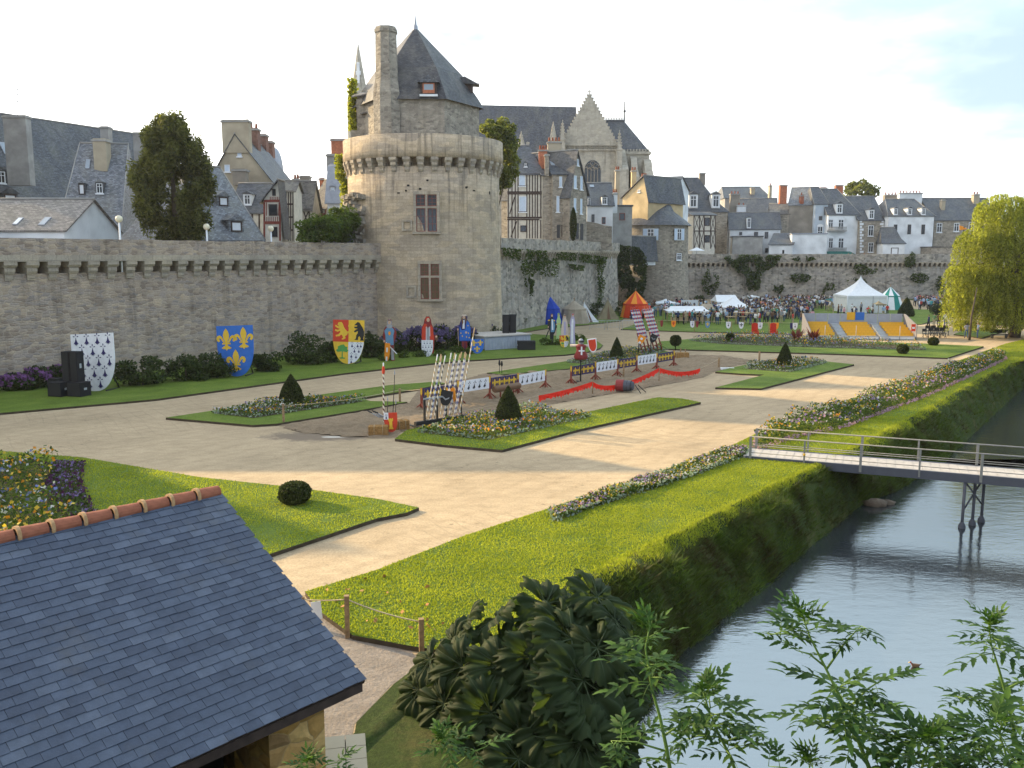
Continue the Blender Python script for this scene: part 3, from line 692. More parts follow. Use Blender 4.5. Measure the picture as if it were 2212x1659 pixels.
# chimney stack climbing the front left hip
cc = P(836, 200, 88.9); cc.z = 0
g = MB(); oc = lambda r, z, sx=1.: [cc+V((sx*r*math.cos(R(22.5+45*i)), r*math.sin(R(22.5+45*i)), z)) for i in range(8)]
lv = [(1.35, 18.2), (1.35, 24.2), (1.12, 25.4), (1.05, 28), (1.02, 29.6), (1.12, 29.7), (1.12, 30.0), (1.0, 30.05), (1.0, 30.2)]
for (r0, z0), (r1, z1) in zip(lv, lv[1:]):
    a, b = oc(r0, z0), oc(r1, z1)
    for i in range(8): g.poly([a[i], a[(i+1) % 8], b[(i+1) % 8], b[i]])
g.poly(oc(1.0, 30.2)); g.build('chimney', M['house_stone'], tower)
# stair turret on the left with two lean-to roofs
tu = MB(); o = P(795, 250, 92.5); o.z = 0; tx, tn = V((1, 0, 0)), V((0, -1, 0))
tu.fbox(o, tx, tn, -1.0, 1.3, -3, .7, 18.2, 24.1); tu.fbox(o, tx, tn, -1.75, -.6, -3, .2, 17.8, 21.2)
tu.build('stair_turret', M['house_stone'], tower)
g = MB()
for (s0, s1, n0, z0, z1) in ((-1.5, 1.0, .75, 24.4, 24.3), (-.6, 1.5, 1.3, 22.7, 22.4)):
    p = [o+tx*s0-tn*2.5+V((0, 0, z1+1)), o+tx*s1-tn*2.5+V((0, 0, z1+1.6)), o+tx*s1+tn*n0+V((0, 0, z0+.45)), o+tx*s0+tn*n0+V((0, 0, z0))]
    g.prism(p, (0, 0, -.12))
g.fbox(o, tx, tn, -1.0, .9, -2.5, .3, 24.1, 24.6, 1)
g.build('turret_roof', [M['stone_tile'], M['house_stone']], tower)
# dormers
def roofdormer(px0, px1, py0, py1, Y, name='dormer', parent=None, wall='timber', roofm='slate', win='brick_red'):
    c0, c1 = P(px0, py1, Y), P(px1, py0, Y); wd = c1.x-c0.x; d = 2.2
    x0, x1, z0, z1 = c0.x, c1.x, c0.z, c1.z
    g = MB(); g.fbox((x0, Y, 0), (1, 0, 0), (0, -1, 0), 0, wd, -d, 0, z0, z1)
    dm = g.build(name, M[wall], parent)
    g = MB(); e = .28; ap = (x0+x1)/2; h = wd*.42
    f = [V((x0-e, Y-.3, z1-.1)), V((ap, Y-.05, z1+h)), V((x1+e, Y-.3, z1-.1))]; bk = [p+V((0, d+.3, 0)) for p in f]
    g.poly([f[0], f[1], bk[1], bk[0]]); g.poly([f[1], f[2], bk[2], bk[1]]); g.poly(f)
    g.build('dormer_roof', M[roofm], dm)
    g = MB(); b = wd*.13
    g.fbox((x0, Y, 0), (1, 0, 0), (0, -1, 0), b, wd-b, .01, .06, z0+.2, z1-.15, 0); g.fbox((x0, Y, 0), (1, 0, 0), (0, -1, 0), b*1.6, wd-b*1.6, .03, .075, z0+.5, z1-.25, 1)
    g.fbox((x0, Y, 0), (1, 0, 0), (0, -1, 0), -.1, wd+.1, 0, .22, z0-.12, z0+.08, 2)
    g.build('window', [M[win], M['glass_pale'], M['frame_white']], dm)
    return dm
roofdormer(909, 943, 176, 206, 88.2, parent=tower)
g = MB(); q = P(998, 190, 94); g.box(q, (2.2, 1.1, 1.1)); d2 = g.build('dormer', M['timber'], tower)
g = MB(); g.prism([q+V((-1.6, -.8, .45)), q+V((1.75, -.8, .2)), q+V((1.75, .8, .2)), q+V((-1.6, .8, .45))], (0, 0, .1)); g.prism([q+V((-1.5, -.7, .55)), q+V((.3, -.7, 1.0)), q+V((1.6, -.7, .32))], (0, 1.4, 0)); g.build('dormer_roof', M['tower_slate'], d2)
# mullioned windows
def cross_window(px0, px1, py0, py1, ptr, glassm, rs=RS):
    y = TC.y-rs-.12; c0, c1 = P(px0, py1, y), P(px1, py0, y); wd, z0, z1 = c1.x-c0.x, c0.z, c1.z
    ztr = P(px0, ptr, y).z; o = V((c0.x, y+.05, 0)); t, n = V((1, 0, 0)), V((0, -1, 0)); an = (c0.x+c1.x)/2-TC.x
    g = MB(); k = .26
    g.fbox(o, t, n, -k, 0, -.6, .1, z0-.1, z1+.3); g.fbox(o, t, n, wd, wd+k, -.6, .1, z0-.1, z1+.3)
    g.fbox(o, t, n, 0, wd, -.6, .1, z1, z1+.3); g.fbox(o, t, n, -k-.1, wd+k+.1, -.6, .2, z0-.32, z0-.1)
    g.fbox(o, t, n, wd/2-.1, wd/2+.1, -.5, .07, z0-.1, z1); g.fbox(o, t, n, 0, wd/2-.1, -.5, .07, ztr-.1, ztr+.1); g.fbox(o, t, n, wd/2+.1, wd, -.5, .07, ztr-.1, ztr+.1)
    wn = g.build('window', M['dressed_stone'], tower)
    for (a, b) in ((0, wd/2-.1), (wd/2+.1, wd)):
        for (za, zb) in ((z0-.1, ztr-.1), (ztr+.1, z1)):
            g = MB(); g.fbox(o, t, n, a, b, -.1, -.04, za, zb, 0)
            m = .07
            for (p, q, r, s) in ((a, a+m, za, zb), (b-m, b, za, zb), (a+m, b-m, za, za+m), (a+m, b-m, zb-m, zb)): g.fbox(o, t, n, p, q, -.04, 0, r, s, 1)
            for i in range(1, 3):
                g.fbox(o, t, n, a+m, b-m, -.04, -.015, za+(zb-za)*i/3-.02, za+(zb-za)*i/3+.02, 1)
            g.fbox(o, t, n, (a+b)/2-.02, (a+b)/2+.02, -.04, -.02, za+m, zb-m, 1)
            g.build('pane', [M[glassm], M['timber_red']], wn)
cross_window(899.5, 943, 420, 498, 447.5, 'glass'); cross_window(909, 948, 570, 644, 597.5, 'glass_amber', 7.88)
for (x0, x1, y0, y1) in ((872, 886, 479.5, 495), (882, 895, 621, 640), (962, 970, 430, 431)):
    if y1-y0 < 3: continue
    y = TC.y-RS-.02; dx_ = P((x0+x1)/2, y0, y).x-TC.x; y = TC.y-math.sqrt((RS+(.17 if y0 > 600 else .06))**2-dx_**2)-.1; c0, c1 = P(x0, y1, y), P(x1, y0, y); o = V((c0.x, y, 0)); wd = c1.x-c0.x
    g = MB(); t, n = V((1, 0, 0)), V((0, -1, 0)); z0, z1 = c0.z, c1.z
    g.fbox(o, t, n, -.2, 0, -1, .02, z0-.15, z1+.2); g.fbox(o, t, n, wd, wd+.2, -1, .02, z0-.15, z1+.2); g.fbox(o, t, n, 0, wd, -1, .02, z1, z1+.2); g.fbox(o, t, n, 0, wd, -1, .02, z0-.15, z0)
    wn = g.build('window', M['dressed_stone'], tower)
    g = MB(); g.fbox(o, t, n, 0, wd, -1, -.22, z0, z1); g.build('pane', M['hole_shade'], wn)
# torn masonry where a wall once met the tower
g = MB(); random.seed(5)
for i in range(150):
    u = random.random(); z = 9.6+5.1*u; an = R(random.uniform(-68, -44)); r = RS+random.uniform(-.1, .75)*(1-abs((math.degrees(an)+57)/16))
    p = tang(an, r, z); g.box(p, (random.uniform(.4, 1.1), random.uniform(.5, 1.2), random.uniform(.2, .5)), an+random.uniform(-.15, .15))
g.build('torn_masonry', M['house_stone'], tower)
g = MB()
for i in range(11):
    an = R(random.uniform(-55, 62)); z = random.choice([random.uniform(14.6, 15.4), random.uniform(2, 16)]); p = tang(an, RS+.12-.01*z+.02, z); g.box(p, (random.uniform(.12, .3), .1, random.uniform(.1, .3)), an)
g.build('putlog_hole', M['hole_shade'], tower)  # solid near-black blocks; the shade of the holes is their colour
# ---------------------------------------------------------------- cathedral behind
YC = 190.
church = thing('cathedral', 'grey stone cathedral transept and long slate roof rising behind the houses', 'church', (P(1270, 400, YC).x, YC, 7.6))
X = lambda px, Y=YC, py=300: P(px, py, Y).x
Zz = lambda py, Y=YC: P(1250, py, Y).z
g = MB(); x0, x1 = X(1000, 196), X(1246, 196)
g.poly([V((x0, 192, Zz(330))), V((x1, 192, Zz(330))), V((x1, 199, Zz(231, 199))), V((x0, 199, Zz(226, 199)))]); g.poly([V((x0, 206, Zz(330))), V((x0, 199, Zz(226, 199))), V((x1, 199, Zz(231, 199))), V((x1, 206, Zz(330)))])
g.build('nave_roof', M['slate'], church)
g = MB(); g.fbox((x0, 192.5, 0), (1, 0, 0), (0, -1, 0), 0, x1-x0, -14, 0, 7.6, Zz(328)); g.build('nave_wall', M['church_stone'], church)
g = MB(); ya = YC
gx0, gx1, gxa = X(1211), X(1335), X(1272)
g.prism([V((gx0, ya, Zz(312))), V((gx1, ya, Zz(312))), V((gxa, ya, Zz(201)))], (0, 1.0, 0)); g.build('gable', M['church_stone'], church)
g = MB(); g.poly([V((gx0, ya+1, Zz(312))), V((gxa, ya+1, Zz(204))), V((gxa, 200, Zz(204))), V((gx0, 200, Zz(312)))][::-1]); g.poly([V((gx1, ya+1, Zz(312))), V((gxa, ya+1, Zz(204))), V((gxa, 200, Zz(204))), V((gx1, 200, Zz(312)))]); g.build('transept_roof', M['slate'], church)
g = MB(); g.fbox((gx0, ya, 0), (1, 0, 0), (0, -1, 0), -.6, gx1-gx0+.6, -11, .05, 7.6, Zz(312.6)); g.build('transept_wall', M['church_stone'], church)
g = MB()   # crockets up the gable and pierced balustrade
for i in range(1, 16):
    q = i/16
    for sx in (gx0, gx1): g.box((sx+(gxa-sx)*q, ya+.3, Zz(312)+(Zz(201)-Zz(312))*q+.25), (.3, .35, .4), 0)
g.tube([(gxa, ya+.4, Zz(203)), (gxa, ya+.4, Zz(193))], .12, 6); g.box((gxa, ya+.4, Zz(197)), (.7, .15, .15))
g.build('crockets', M['church_stone'], church)
g = MB(); z0, z1 = Zz(324), Zz(313.5); o = V((gx0, ya-.1, 0)); L = gx1-gx0+.8
g.fbox(o, (1, 0, 0), (0, -1, 0), -1, L, 0, .4, z0-.15, z0+.1); g.fbox(o, (1, 0, 0), (0, -1, 0), -1, L, 0, .4, z1-.15, z1+.1)
for i in range(13):
    xc = gx0-.7+i*L/12.2; zc = (z0+z1)/2; rr = (z1-z0)/2
    for s in (-1, 1): g.tube([(xc-s*.42, ya-.3, z0+.1), (xc+s*.42, ya-.3, z1-.1)], .06, 4)
    g.fbox((xc+.52, ya-.1, 0), (1, 0, 0), (0, -1, 0), -.06, .06, 0, .3, z0, z1)
g.build('balustrade', M['church_stone'], church)
def gothic(px0, px1, pyb, pyt, Y, parent):
    a, b = P(px0, pyb, Y), P(px1, pyb, Y); zt = P(px0, pyt, Y).z; wd = b.x-a.x; zs = zt-wd*.75
    arch = lambda w, e, y: [V((a.x-e, y, a.z))]+[V((a.x+wd/2-(w/2)*math.cos(q)-0, y, zs+(zt-zs+e)*math.sin(q)**.8)) for q in [math.pi*k/20 for k in range(21)]]+[V((b.x+e, y, a.z))]
    g = MB(); g.prism(arch(wd+1.2, .6, Y-.08), (0, .3, 0)); wn = g.build('window', M['church_stone'], parent)
    g = MB(); g.prism(arch(wd, 0, Y-.14), (0, .1, 0)); g.build('pane', M['glass'], wn)
    g = MB()
    for k in range(1, 5): g.tube([(a.x+wd*k/5, Y-.2, a.z), (a.x+wd*k/5, Y-.2, zs+.6)], .07, 4)
    for k in range(5):
        xx = a.x+wd*(k+.5)/5; r = wd/10; g.tube([(xx+r*math.cos(q), Y-.2, zs+.6+r*1.3*math.sin(q)) for q in [math.pi*j/8 for j in range(9)]], .06, 4)
    for k, (qx, qz, rr) in enumerate(((-.2, .5, .16), (.2, .5, .16), (0, .75, .14), (0, .35, .13))):
        g.tube([(a.x+wd/2+wd*qx+wd*rr*math.cos(q), Y-.2, zs+(zt-zs)*qz+wd*rr*math.sin(q)) for q in [2*math.pi*j/10 for j in range(11)]], .06, 4)
    g.build('tracery', M['dressed_stone'], wn)
gothic(1262, 1297, 412, 346, YC-.05, church)
g = MB(); cx0, cx1, cx2 = X(1306, 196), X(1352, 196), X(1397, 196)
zr = Zz(263, 199); ze = Zz(326, 193)
g.poly([V((cx0, 192.5, ze)), V((cx2, 192.5, ze)), V((cx1, 199, zr)), V((cx0, 199, zr))]); g.poly([V((cx2, 192.5, ze)), V((cx2, 206, ze)), V((cx1, 199, zr))]); g.poly([V((cx2, 206, ze)), V((cx0, 206, ze)), V((cx0, 199, zr)), V((cx1, 199, zr))]); 
for i in range(14): g.tube([(cx0+(cx1-cx0)*i/13, 199, zr), (cx0+(cx1-cx0)*i/13, 199, zr+.9)], .09, 4)
g.fbox((cx0, 199, 0), (1, 0, 0), (0, -1, 0), 0, cx1-cx0, -.1, .1, zr, zr+.4); g.tube([(cx1, 199, zr), (cx1, 199, zr+4.2)], .13, 5); g.blob((cx1, 199, zr+2.2), .3, 6)
g.build('choir_roof', M['slate'], church)
g = MB(); xw0, xw1 = X(1334, 193), X(1403, 193)
g.fbox((xw0, 192.6, 0), (1, 0, 0), (0, -1, 0), 0, xw1-xw0, -14, 0, 7.6, Zz(327, 193)); g.fbox((xw0, 192.6, 0), (1, 0, 0), (0, -1, 0), -.2, xw1-xw0+.3, -14.2, .35, Zz(334, 193), Zz(328, 193))
for i in range(11): g.fbox((xw0+i*(xw1-xw0)/10.6, 192.6, 0), (1, 0, 0), (0, -1, 0), 0, .35, -.2, .34, Zz(328, 193), Zz(323, 193))
g.build('choir_wall', M['church_stone'], church)
for (px, w, yt, yb) in ((1345, 2.2, 330, 470), (1372, 1.6, 345, 470), (1403, 2.0, 352, 470)):   # buttresses
    g = MB(); x = X(px, 190); z1, zm, z0 = Zz(yt, 190), Zz(yt+38, 190), 7.6
    g.hexa([V((x-w/2, 187, z0)), V((x+w/2, 187, z0)), V((x+w/2, 192.5, z0)), V((x-w/2, 192.5, z0)), V((x-w/2, 188, zm)), V((x+w/2, 188, zm)), V((x+w/2, 192.5, zm+3)), V((x-w/2, 192.5, zm+3))])
    g.hexa([V((x-w*.4, 189, zm)), V((x+w*.4, 189, zm)), V((x+w*.4, 192.5, zm)), V((x-w*.4, 192.5, zm)), V((x-w*.4, 191, z1)), V((x+w*.4, 191, z1)), V((x+w*.4, 192.5, z1+1)), V((x-w*.4, 192.5, z1+1))])
    g.build('buttress', M['church_stone'], church)
for (px, yt, yb, w) in ((1195, 262, 330, 3.6), (1215, 258, 330, 1.9), (1338, 280, 352, 1.9), (1126, 283, 330, 3.0), (1140, 305, 320, .9)):
    g = MB(); x = X(px, 189); zt, zb = Zz(yt, 189), Zz(yb, 189); c = V((x, 189, 0)); zm = zb+(zt-zb)*.35 if w < 2.5 else zb
    g.lathe([(w*.42, zb-14), (w*.42, zm), (w*.5, zm+.1), (w*.5, zm+.4), (w*.36, zm+.5), (.07, zt-.3), (.14, zt-.2), (0, zt)], c, 4 if w < 2.5 else 8, 0, rot=math.pi/4, sm=False)
    for i in range(1, 6):
        q = i/6; rr = w*.36*(1-q)+.1
        for k in range(4): g.box(c+V((rr*math.cos(k*math.pi/2+.78), rr*math.sin(k*math.pi/2+.78), zm+.5+(zt-zm-.8)*q)), (.22, .22, .25))
    g.build('pinnacle', M['church_stone'], church)
# cathedral spire left of the tower
YS = 205.; sx = P(776, 200, YS).x; sz = lambda py: P(776, py, YS).z
spire = thing('church_spire', 'thin pierced stone spire peeping out left of the round tower', 'spire', (sx, YS, 7.6))
g = MB(); g.lathe([(2.6, 7.6), (2.6, sz(230)), (2.2, sz(228)), (1.75, sz(196)), (.12, sz(98)), (0, sz(94))], (sx, YS, 0), 8, 0, sm=False); g.build('spire_body', M['church_stone'], spire)
g = MB(); g.box((sx+.1, YS-1.25, sz(160)), (.55, .5, 4.4)); g.box((sx+.1, YS-1.25, sz(160)), (1.0, .4, .8)); g.build('painted_opening', M['render_white'], spire)  # white block stands in for bright sky through the spire
g = MB(); x2 = P(757.5, 220, YS-3).x; g.lathe([(.85, 7.6), (.85, sz(226)), (.08, sz(194)), (0, sz(190))], (x2, YS-3, 0), 8, 0, sm=False); g.build('pinnacle', M['church_stone'], spire)
# ---------------------------------------------------------------- houses of the walled town
ZU = V((0, 0, 1))
def facwin(o, t, n, s0, s1, z0, z1, style, parent):
    w, h = s1-s0, z1-z0; m = max(.05, min(.14, w*.1)); g = MB()
    fm = {'w': 'frame_white', 'b': 'frame_white', 'd': 'timber', 'o': 'frame_white', 's': 'shutter_dark', 'r': 'timber_red', 'a': 'frame_white', 't': 'timber'}[style]
    for (a, b, c, d) in ((s0, s0+m, z0, z1), (s1-m, s1, z0, z1), (s0+m, s1-m, z0, z0+m), (s0+m, s1-m, z1-m, z1)): g.fbox(o, t, n, a, b, -.1, .07, c, d, 0)
    if style in 'woa':
        c = (s0+s1)/2; g.fbox(o, t, n, c-m*.4, c+m*.4, -.1, .06, z0+m, z1-m); zt = z0+h*.66
        g.fbox(o, t, n, s0+m, c-m*.4, -.1, .06, zt-m*.35, zt+m*.35); g.fbox(o, t, n, c+m*.4, s1-m, -.1, .06, zt-m*.35, zt+m*.35)
    if style in 'wab': g.fbox(o, t, n, s0-.12, s1+.12, 0, .16, z0-.14, z0)
    wn = g.build('window', M[fm], parent)
    g = MB(); g.fbox(o, t, n, s0+m, s1-m, -.1, .025, z0+m, z1-m)
    g.build('pane', M[{'b': 'shutter_blue', 's': 'shutter_dark', 't': 'frame_white'}.get(style, 'glass')], wn)
    if style == 'o':
        for a, b in ((s0-w*.62, s0-.03), (s1+.03, s1+w*.62)):
            g = MB(); g.fbox(o, t, n, a, b, 0, .09, z0, z1); 
            for k in range(5): g.fbox(o, t, n, a+.06, b-.06, .09, .11, z0+h*(k+.15)/5, z0+h*(k+.85)/5)
            g.build('shutter', M['shutter_blue'], wn)
    if style == 'a':
        g = MB(); c = (s0+s1)/2; g.prism([o+t*(c+(w*.62)*math.cos(q))+n*0+V((0, 0, z1-.05+.45*w*math.sin(q))) for q in [math.pi*k/8 for k in range(9)]], n*.12); g.build('window_head', M['frame_white'], wn)
    return wn
def stack(px0, px1, pyt, pyb, Y, mat, parent, name='chimney', pots=2, dep=1.2):
    a, b = P(px0, pyb, Y), P(px1, pyt, Y); g = MB(); w = b.x-a.x; o = V((a.x, Y, 0)); t, n = V((1, 0, 0)), V((0, -1, 0)); z1 = b.z
    g.fbox(o, t, n, 0, w, -dep, 0, a.z, z1-.3, 0); g.fbox(o, t, n, -.12, w+.12, -dep-.12, .12, z1-.3, z1-.1, 1); g.fbox(o, t, n, .02, w-.02, -dep+.02, -.02, z1-.1, z1, 0)
    c = g.build(name, [M[mat], M['render_grey']], parent)
    for i in range(pots):
        g = MB(); g.lathe([(.13, z1), (.17, z1+.1), (.13, z1+.5), (.16, z1+.55)], (a.x+w*(i+.5)/pots, Y+dep/2, 0), 8, 0); g.build('chimney_pot', M['terracotta'], c)
    return c
def house(label, xl, xr, Yl, Yr, ey, ry, depth, roof='side', wall='render_white', rm='slate', wins=(), chims=(), dorms=(), skys=(), hl=0., hr=0., apx=None, base=7.6, beams=(), bm='timber', cat='house', name='town_house', ov=.3, nogable=False, rp=None, group=None):
    A, B = P(xl, ey, Yl), P(xr, ey, Yr); zA = (A.z+B.z)/2
    a, b = V((A.x, A.y, 0)), V((B.x, B.y, 0)); t = (b-a).normalized(); n = V((t.y, -t.x, 0)); L = (b-a).length
    root = thing(name, label, cat, V((a.x, a.y, base))+t*L/2, group)
    def hit(px, py, off=0.):
        q = onp(px, py, a+n*off, n); return (q-a).dot(t), q.z
    g = MB(); g.fbox(a, t, n, 0, L, -depth, 0, base, zA, 0); zr = P((xl+xr)/2, ry, (Yl+Yr)/2+(depth/2 if roof != 'front' else 0)).z
    pt = lambda s, d, z: a+t*s-n*d+V((0, 0, z))
    if roof == 'side' and not nogable:
        for s in (0, L-.25): g.prism([pt(s, .0, zA+.003), pt(s, depth, zA+.003), pt(s, depth/2, zr-.05)], t*.25, 0)
    if roof == 'front':
        sa = hit(apx, ry)[0] if apx else L/2
        g.prism([pt(0, 0, zA+.003), pt(L, 0, zA+.003), pt(sa, 0, zr-.04)], -n*.3, 0)
    g.build('wall', M[wall], root)
    g = MB(); e = ov; k = .14
    if roof in ('side', 'hip', 'mansard'):
        sl = (zr-zA)/(depth/2); r0, r1 = -e+hl*L, L+e-hr*L
        if roof == 'side': r0, r1 = -e, L+e
        lo = zA-sl*e*.6+.06
        f = [pt(-e, -e*.6, lo), pt(L+e, -e*.6, lo), pt(r1, depth/2, zr), pt(r0, depth/2, zr)]
        bk = [pt(L+e, depth+e*.6, lo), pt(-e, depth+e*.6, lo), pt(r0, depth/2, zr), pt(r1, depth/2, zr)]
        if rp:      # broken (bell-cast or mansard) slope: break point at fraction of run, fraction of rise
            mq = lambda p, q: p+(q-p)*rp[0]+V((0, 0, (zr-lo)*(rp[1]-rp[0])))
            for s in (f, bk):
                m0, m1 = mq(s[0], s[3]), mq(s[1], s[2]); g.poly([s[0], s[1], m1, m0]); g.poly([m0, m1, s[2], s[3]])
            for s0, s1, s2 in ((bk[1], f[0], f[3]), (f[1], bk[0], f[2])):
                m0, m1 = mq(s0, s2), mq(s1, s2); g.poly([s0, s1, m1, m0]); g.poly([m0, m1, s2])
        else:
            g.poly(f); g.poly(bk)
            if roof == 'side':
                g.poly([f[0], f[3], f[3]-ZU*k, f[0]-ZU*k]); g.poly([f[1]-ZU*k, f[2]-ZU*k, f[2], f[1]]); g.poly([bk[1], bk[2]-ZU*k, bk[2]-ZU*k, bk[1]-ZU*k][:1]+[bk[2], bk[2]-ZU*k, bk[1]-ZU*k])
            else:
                g.poly([f[0], f[3], bk[1]]); g.poly([f[1], bk[0], f[2]])
        g.poly([f[0]-ZU*k, f[1]-ZU*k, f[1], f[0]])
        g.tube([f[3]+ZU*.03, f[2]+ZU*.03], .1, 6, 1)
        if roof == 'hip':
            for p, q in ((f[0], f[3]), (f[1], f[2])): 
                if not rp: g.tube([p+ZU*.02, q+ZU*.02], .06, 5, 1)
        sn = (n*(zr-zA)+ZU*(depth/2)).normalized(); so_ = pt(0, 0, zA)
    elif roof == 'front':
        sa = hit(apx, ry)[0] if apx else L/2
        for (s, q) in ((0, -1), (L, 1)):
            dz = (zr-zA)*e/abs(sa-s); p = [pt(s+q*e, -e, zA-dz), pt(sa, -e, zr), pt(sa, depth+e, zr), pt(s+q*e, depth+e, zA-dz)]
            g.prism([x+ZU*.02 for x in p], ZU*k, 0)
        g.tube([pt(sa, -e, zr+.18), pt(sa, depth+e, zr+.18)], .1, 6, 1); sn = n; so_ = a
    elif roof == 'flat':
        g.fbox(a, t, n, -.15, L+.15, -depth-.15, .15, zA+.002, zA+.25); sn = ZU; so_ = a
    elif roof == 'mono':
        p = [pt(-e, -e, zA+.05), pt(L+e, -e, zA+.05), pt(L+e, depth, zr), pt(-e, depth, zr)]; g.prism(p, ZU*k); sn = (n*(zr-zA)+ZU*depth).normalized(); so_ = pt(0, 0, zA)
    g.build('roof', [M[rm], M['render_grey']], root)
    for wv in wins:
        (s0, z1), (s1, z0) = hit(wv[0], wv[1]), hit(wv[2], wv[3]); facwin(a, t, n, s0, s1, z0, z1, wv[4] if len(wv) > 4 else 'w', root)
    for c in chims: stack(c[0], c[1], c[2], c[3], c[4] if len(c) > 4 and c[4] else (Yl+Yr)/2+depth/2-.5, c[5] if len(c) > 5 else 'render_brown', root, pots=c[6] if len(c) > 6 else 2)
    for d in dorms:
        q = onp((d[0]+d[2])/2, d[3], so_, sn); s = (q-a).dot(t); dd = -(q-a).dot(n)
        ww = abs(onp(d[2], d[3], q, n).dot(t)-onp(d[0], d[3], q, n).dot(t)); hh = onp((d[0]+d[2])/2, d[1], q, n).z-q.z
        fm, wm = (d[4] if len(d) > 4 else 'render_white'), (d[5] if len(d) > 5 else 'w'); o = a-n*dd; z0 = q.z
        back = max(.8, hh*depth/2/max(.5, zr-zA)*1.0)
        g = MB(); g.fbox(o, t, n, s-ww/2, s+ww/2, -back, 0, z0, z0+hh); dm = g.build('dormer', M[fm], root)
        g = MB(); f = [o+t*(s+x)+n*.15+ZU*(z0+hh+y) for x, y in ((-ww*.62, 0), (ww*.62, 0), (0, ww*.38))]; g.prism(f, -n*(back+1.), 0); g.build('dormer_roof', M[rm if len(d) < 7 else d[6]], dm)
        facwin(o, t, n, s-ww*.36, s+ww*.36, z0+hh*.1, z0+hh*.92, wm, dm)
    for d in skys:
        q0, q1 = onp(d[0], d[3], so_, sn), onp(d[2], d[1], so_, sn); up = (sn.cross(t)).normalized()
        if up.z < 0: up = -up
        c = (q0+q1)/2; hw = abs((q1-q0).dot(t))/2; hh = abs((q1-q0).dot(up))/2; mm = MB()
        f = lambda w_, h_, z_: [c+t*x*w_+up*y*h_+sn*z_ for x, y in ((-1, -1), (1, -1), (1, 1), (-1, 1))]
        mm.hexa(f(hw, hh, 0)+f(hw, hh, .1)); wn = mm.build('skylight', M['zinc'], root)
        mm = MB(); mm.poly(f(hw*.82, hh*.85, .105)); mm.build('pane', M['glass_pale' if len(d) < 5 else d[4]], wn)
    if beams:
        mm = MB()
        for bx in beams:
            (s0, z0), (s1, z1) = hit(bx[0], bx[1]), hit(bx[2], bx[3]); wd = (bx[4] if len(bx) > 4 else .2)*.7
            p, q = V((s0, z0)), V((s1, z1)); d = (q-p).normalized(); r = V((-d.y, d.x))*wd/2
            mm.prism([a+t*c.x+ZU*c.y+n*.002 for c in (p+r, q+r, q-r, p-r)], n*(.05 if abs(d.y) > .9 else .07 if abs(d.x) > .9 else .035))
        mm.build('timber_frame', M[bm], root)
    return root, a, t, n, L
# --- left: behind the long rampart
house('huge dark slate roofed house with a tall chimney at the left edge', -110, 480, 96, 132, 560, 272, 22, 'side', 'render_grey', 'slate', chims=[(17, 54, 248, 400, 105, 'render_grey', 0), (219, 233, 272, 330, 123, 'render_grey', 0), (290.5, 314, 285, 360, 126, 'render_grey', 0)],
      dorms=[(-8, 368, 15, 399, 'slate'), (17, 368, 45, 399, 'slate'), (5, 418, 40, 440, 'slate', 't')], skys=[(9, 311, 30, 333)])
house('lower slate wing with a hipped edge in front of the huge slate roof', 118, 252, 88, 89, 545, 310, 15, 'hip', 'render_grey', 'slate_grey', hl=.22, hr=.05, chims=[(204, 227, 299, 370, 94, 'render_tan', 0)], dorms=[(170, 396, 185, 422, 'slate', 't'), (207, 394, 225, 420, 'slate')], skys=[(184, 345, 196, 365)])
house('low white gabled house with two skylights just above the rampart', -140, 138, 70, 70, 497, 430, 10, 'side', 'render_white', 'stone_tile', ov=.25, skys=[(26, 472, 52, 487, 'frame_white'), (82, 471, 112, 488)])
hs = house.__globals__
rt = bpy.data.objects
house('steep grey slate roof with two recessed attic windows beside the dark tree', 425, 571, 76.4, 82, 518, 361, 12, 'hip', 'render_grey', 'slate_grey', hl=.45, hr=.02, ov=.1, dorms=[(470, 424, 496, 447, 'slate_grey', 't'), (495, 476, 527, 503, 'slate_grey', 't')])
house('tall ochre grey gable house with a broad chimney stack on its peak', 449, 594, 106, 106, 400, 292, 12, 'front', 'render_tan', 'slate', apx=508, wins=[(512, 310, 522, 338, 'b'), (485, 356, 497, 371, 'b')], chims=[(481, 536, 258, 330, 105.8, 'render_tan', 0), (537, 556, 276, 330, 112, 'brick_shaded', 2), (556, 574, 289, 330, 117, 'brick_shaded', 0), (574, 588, 304, 340, 120, 'brick_shaded', 0)])
house('low slate roofed house with one white dormer in front of the ochre gable', 500, 564, 97, 97, 458, 396, 8, 'side', 'daub', 'slate', dorms=[(526, 419, 544, 444, 'render_white')], chims=[(503, 530, 364, 400, 103, 'render_brown', 0)], beams=[(545, 460, 545, 520, .25), (560, 460, 560, 520, .2)])
house('crooked half timbered house with a jettied gable over the lamp', 569, 606, 93, 93, 432, 391, 2.2, 'front', 'daub', 'slate', apx=601, ov=.35, wins=[(588, 408, 596, 423, 'd'), (580, 441, 600, 466, 'd'), (586, 490, 600, 512, 'd')], bm='timber_red',
      beams=[(570, 434, 606, 434, .35), (570, 481, 606, 481, .4), (571, 437, 571, 520, .25), (605, 437, 605, 520, .25)]+[(572+4.6*i, 468, 572+4.6*i, 480, .1) for i in range(8)]+[(584+4*i, 425, 584+4*i, 432, .1) for i in range(6)]+[(576, 437, 576, 466, .12), (603, 437, 602, 466, .12)])
house('narrow sunlit half timbered house right of the jettied gable', 607, 634, 104, 104, 412, 390, 4, 'side', 'daub', 'slate_old', bm='timber', chims=(), beams=[(607, 413+28*i, 634, 413+28*i, .25) for i in range(5)]+[(608+5*i, 413, 608+5*i, 520, .16) for i in range(6)])
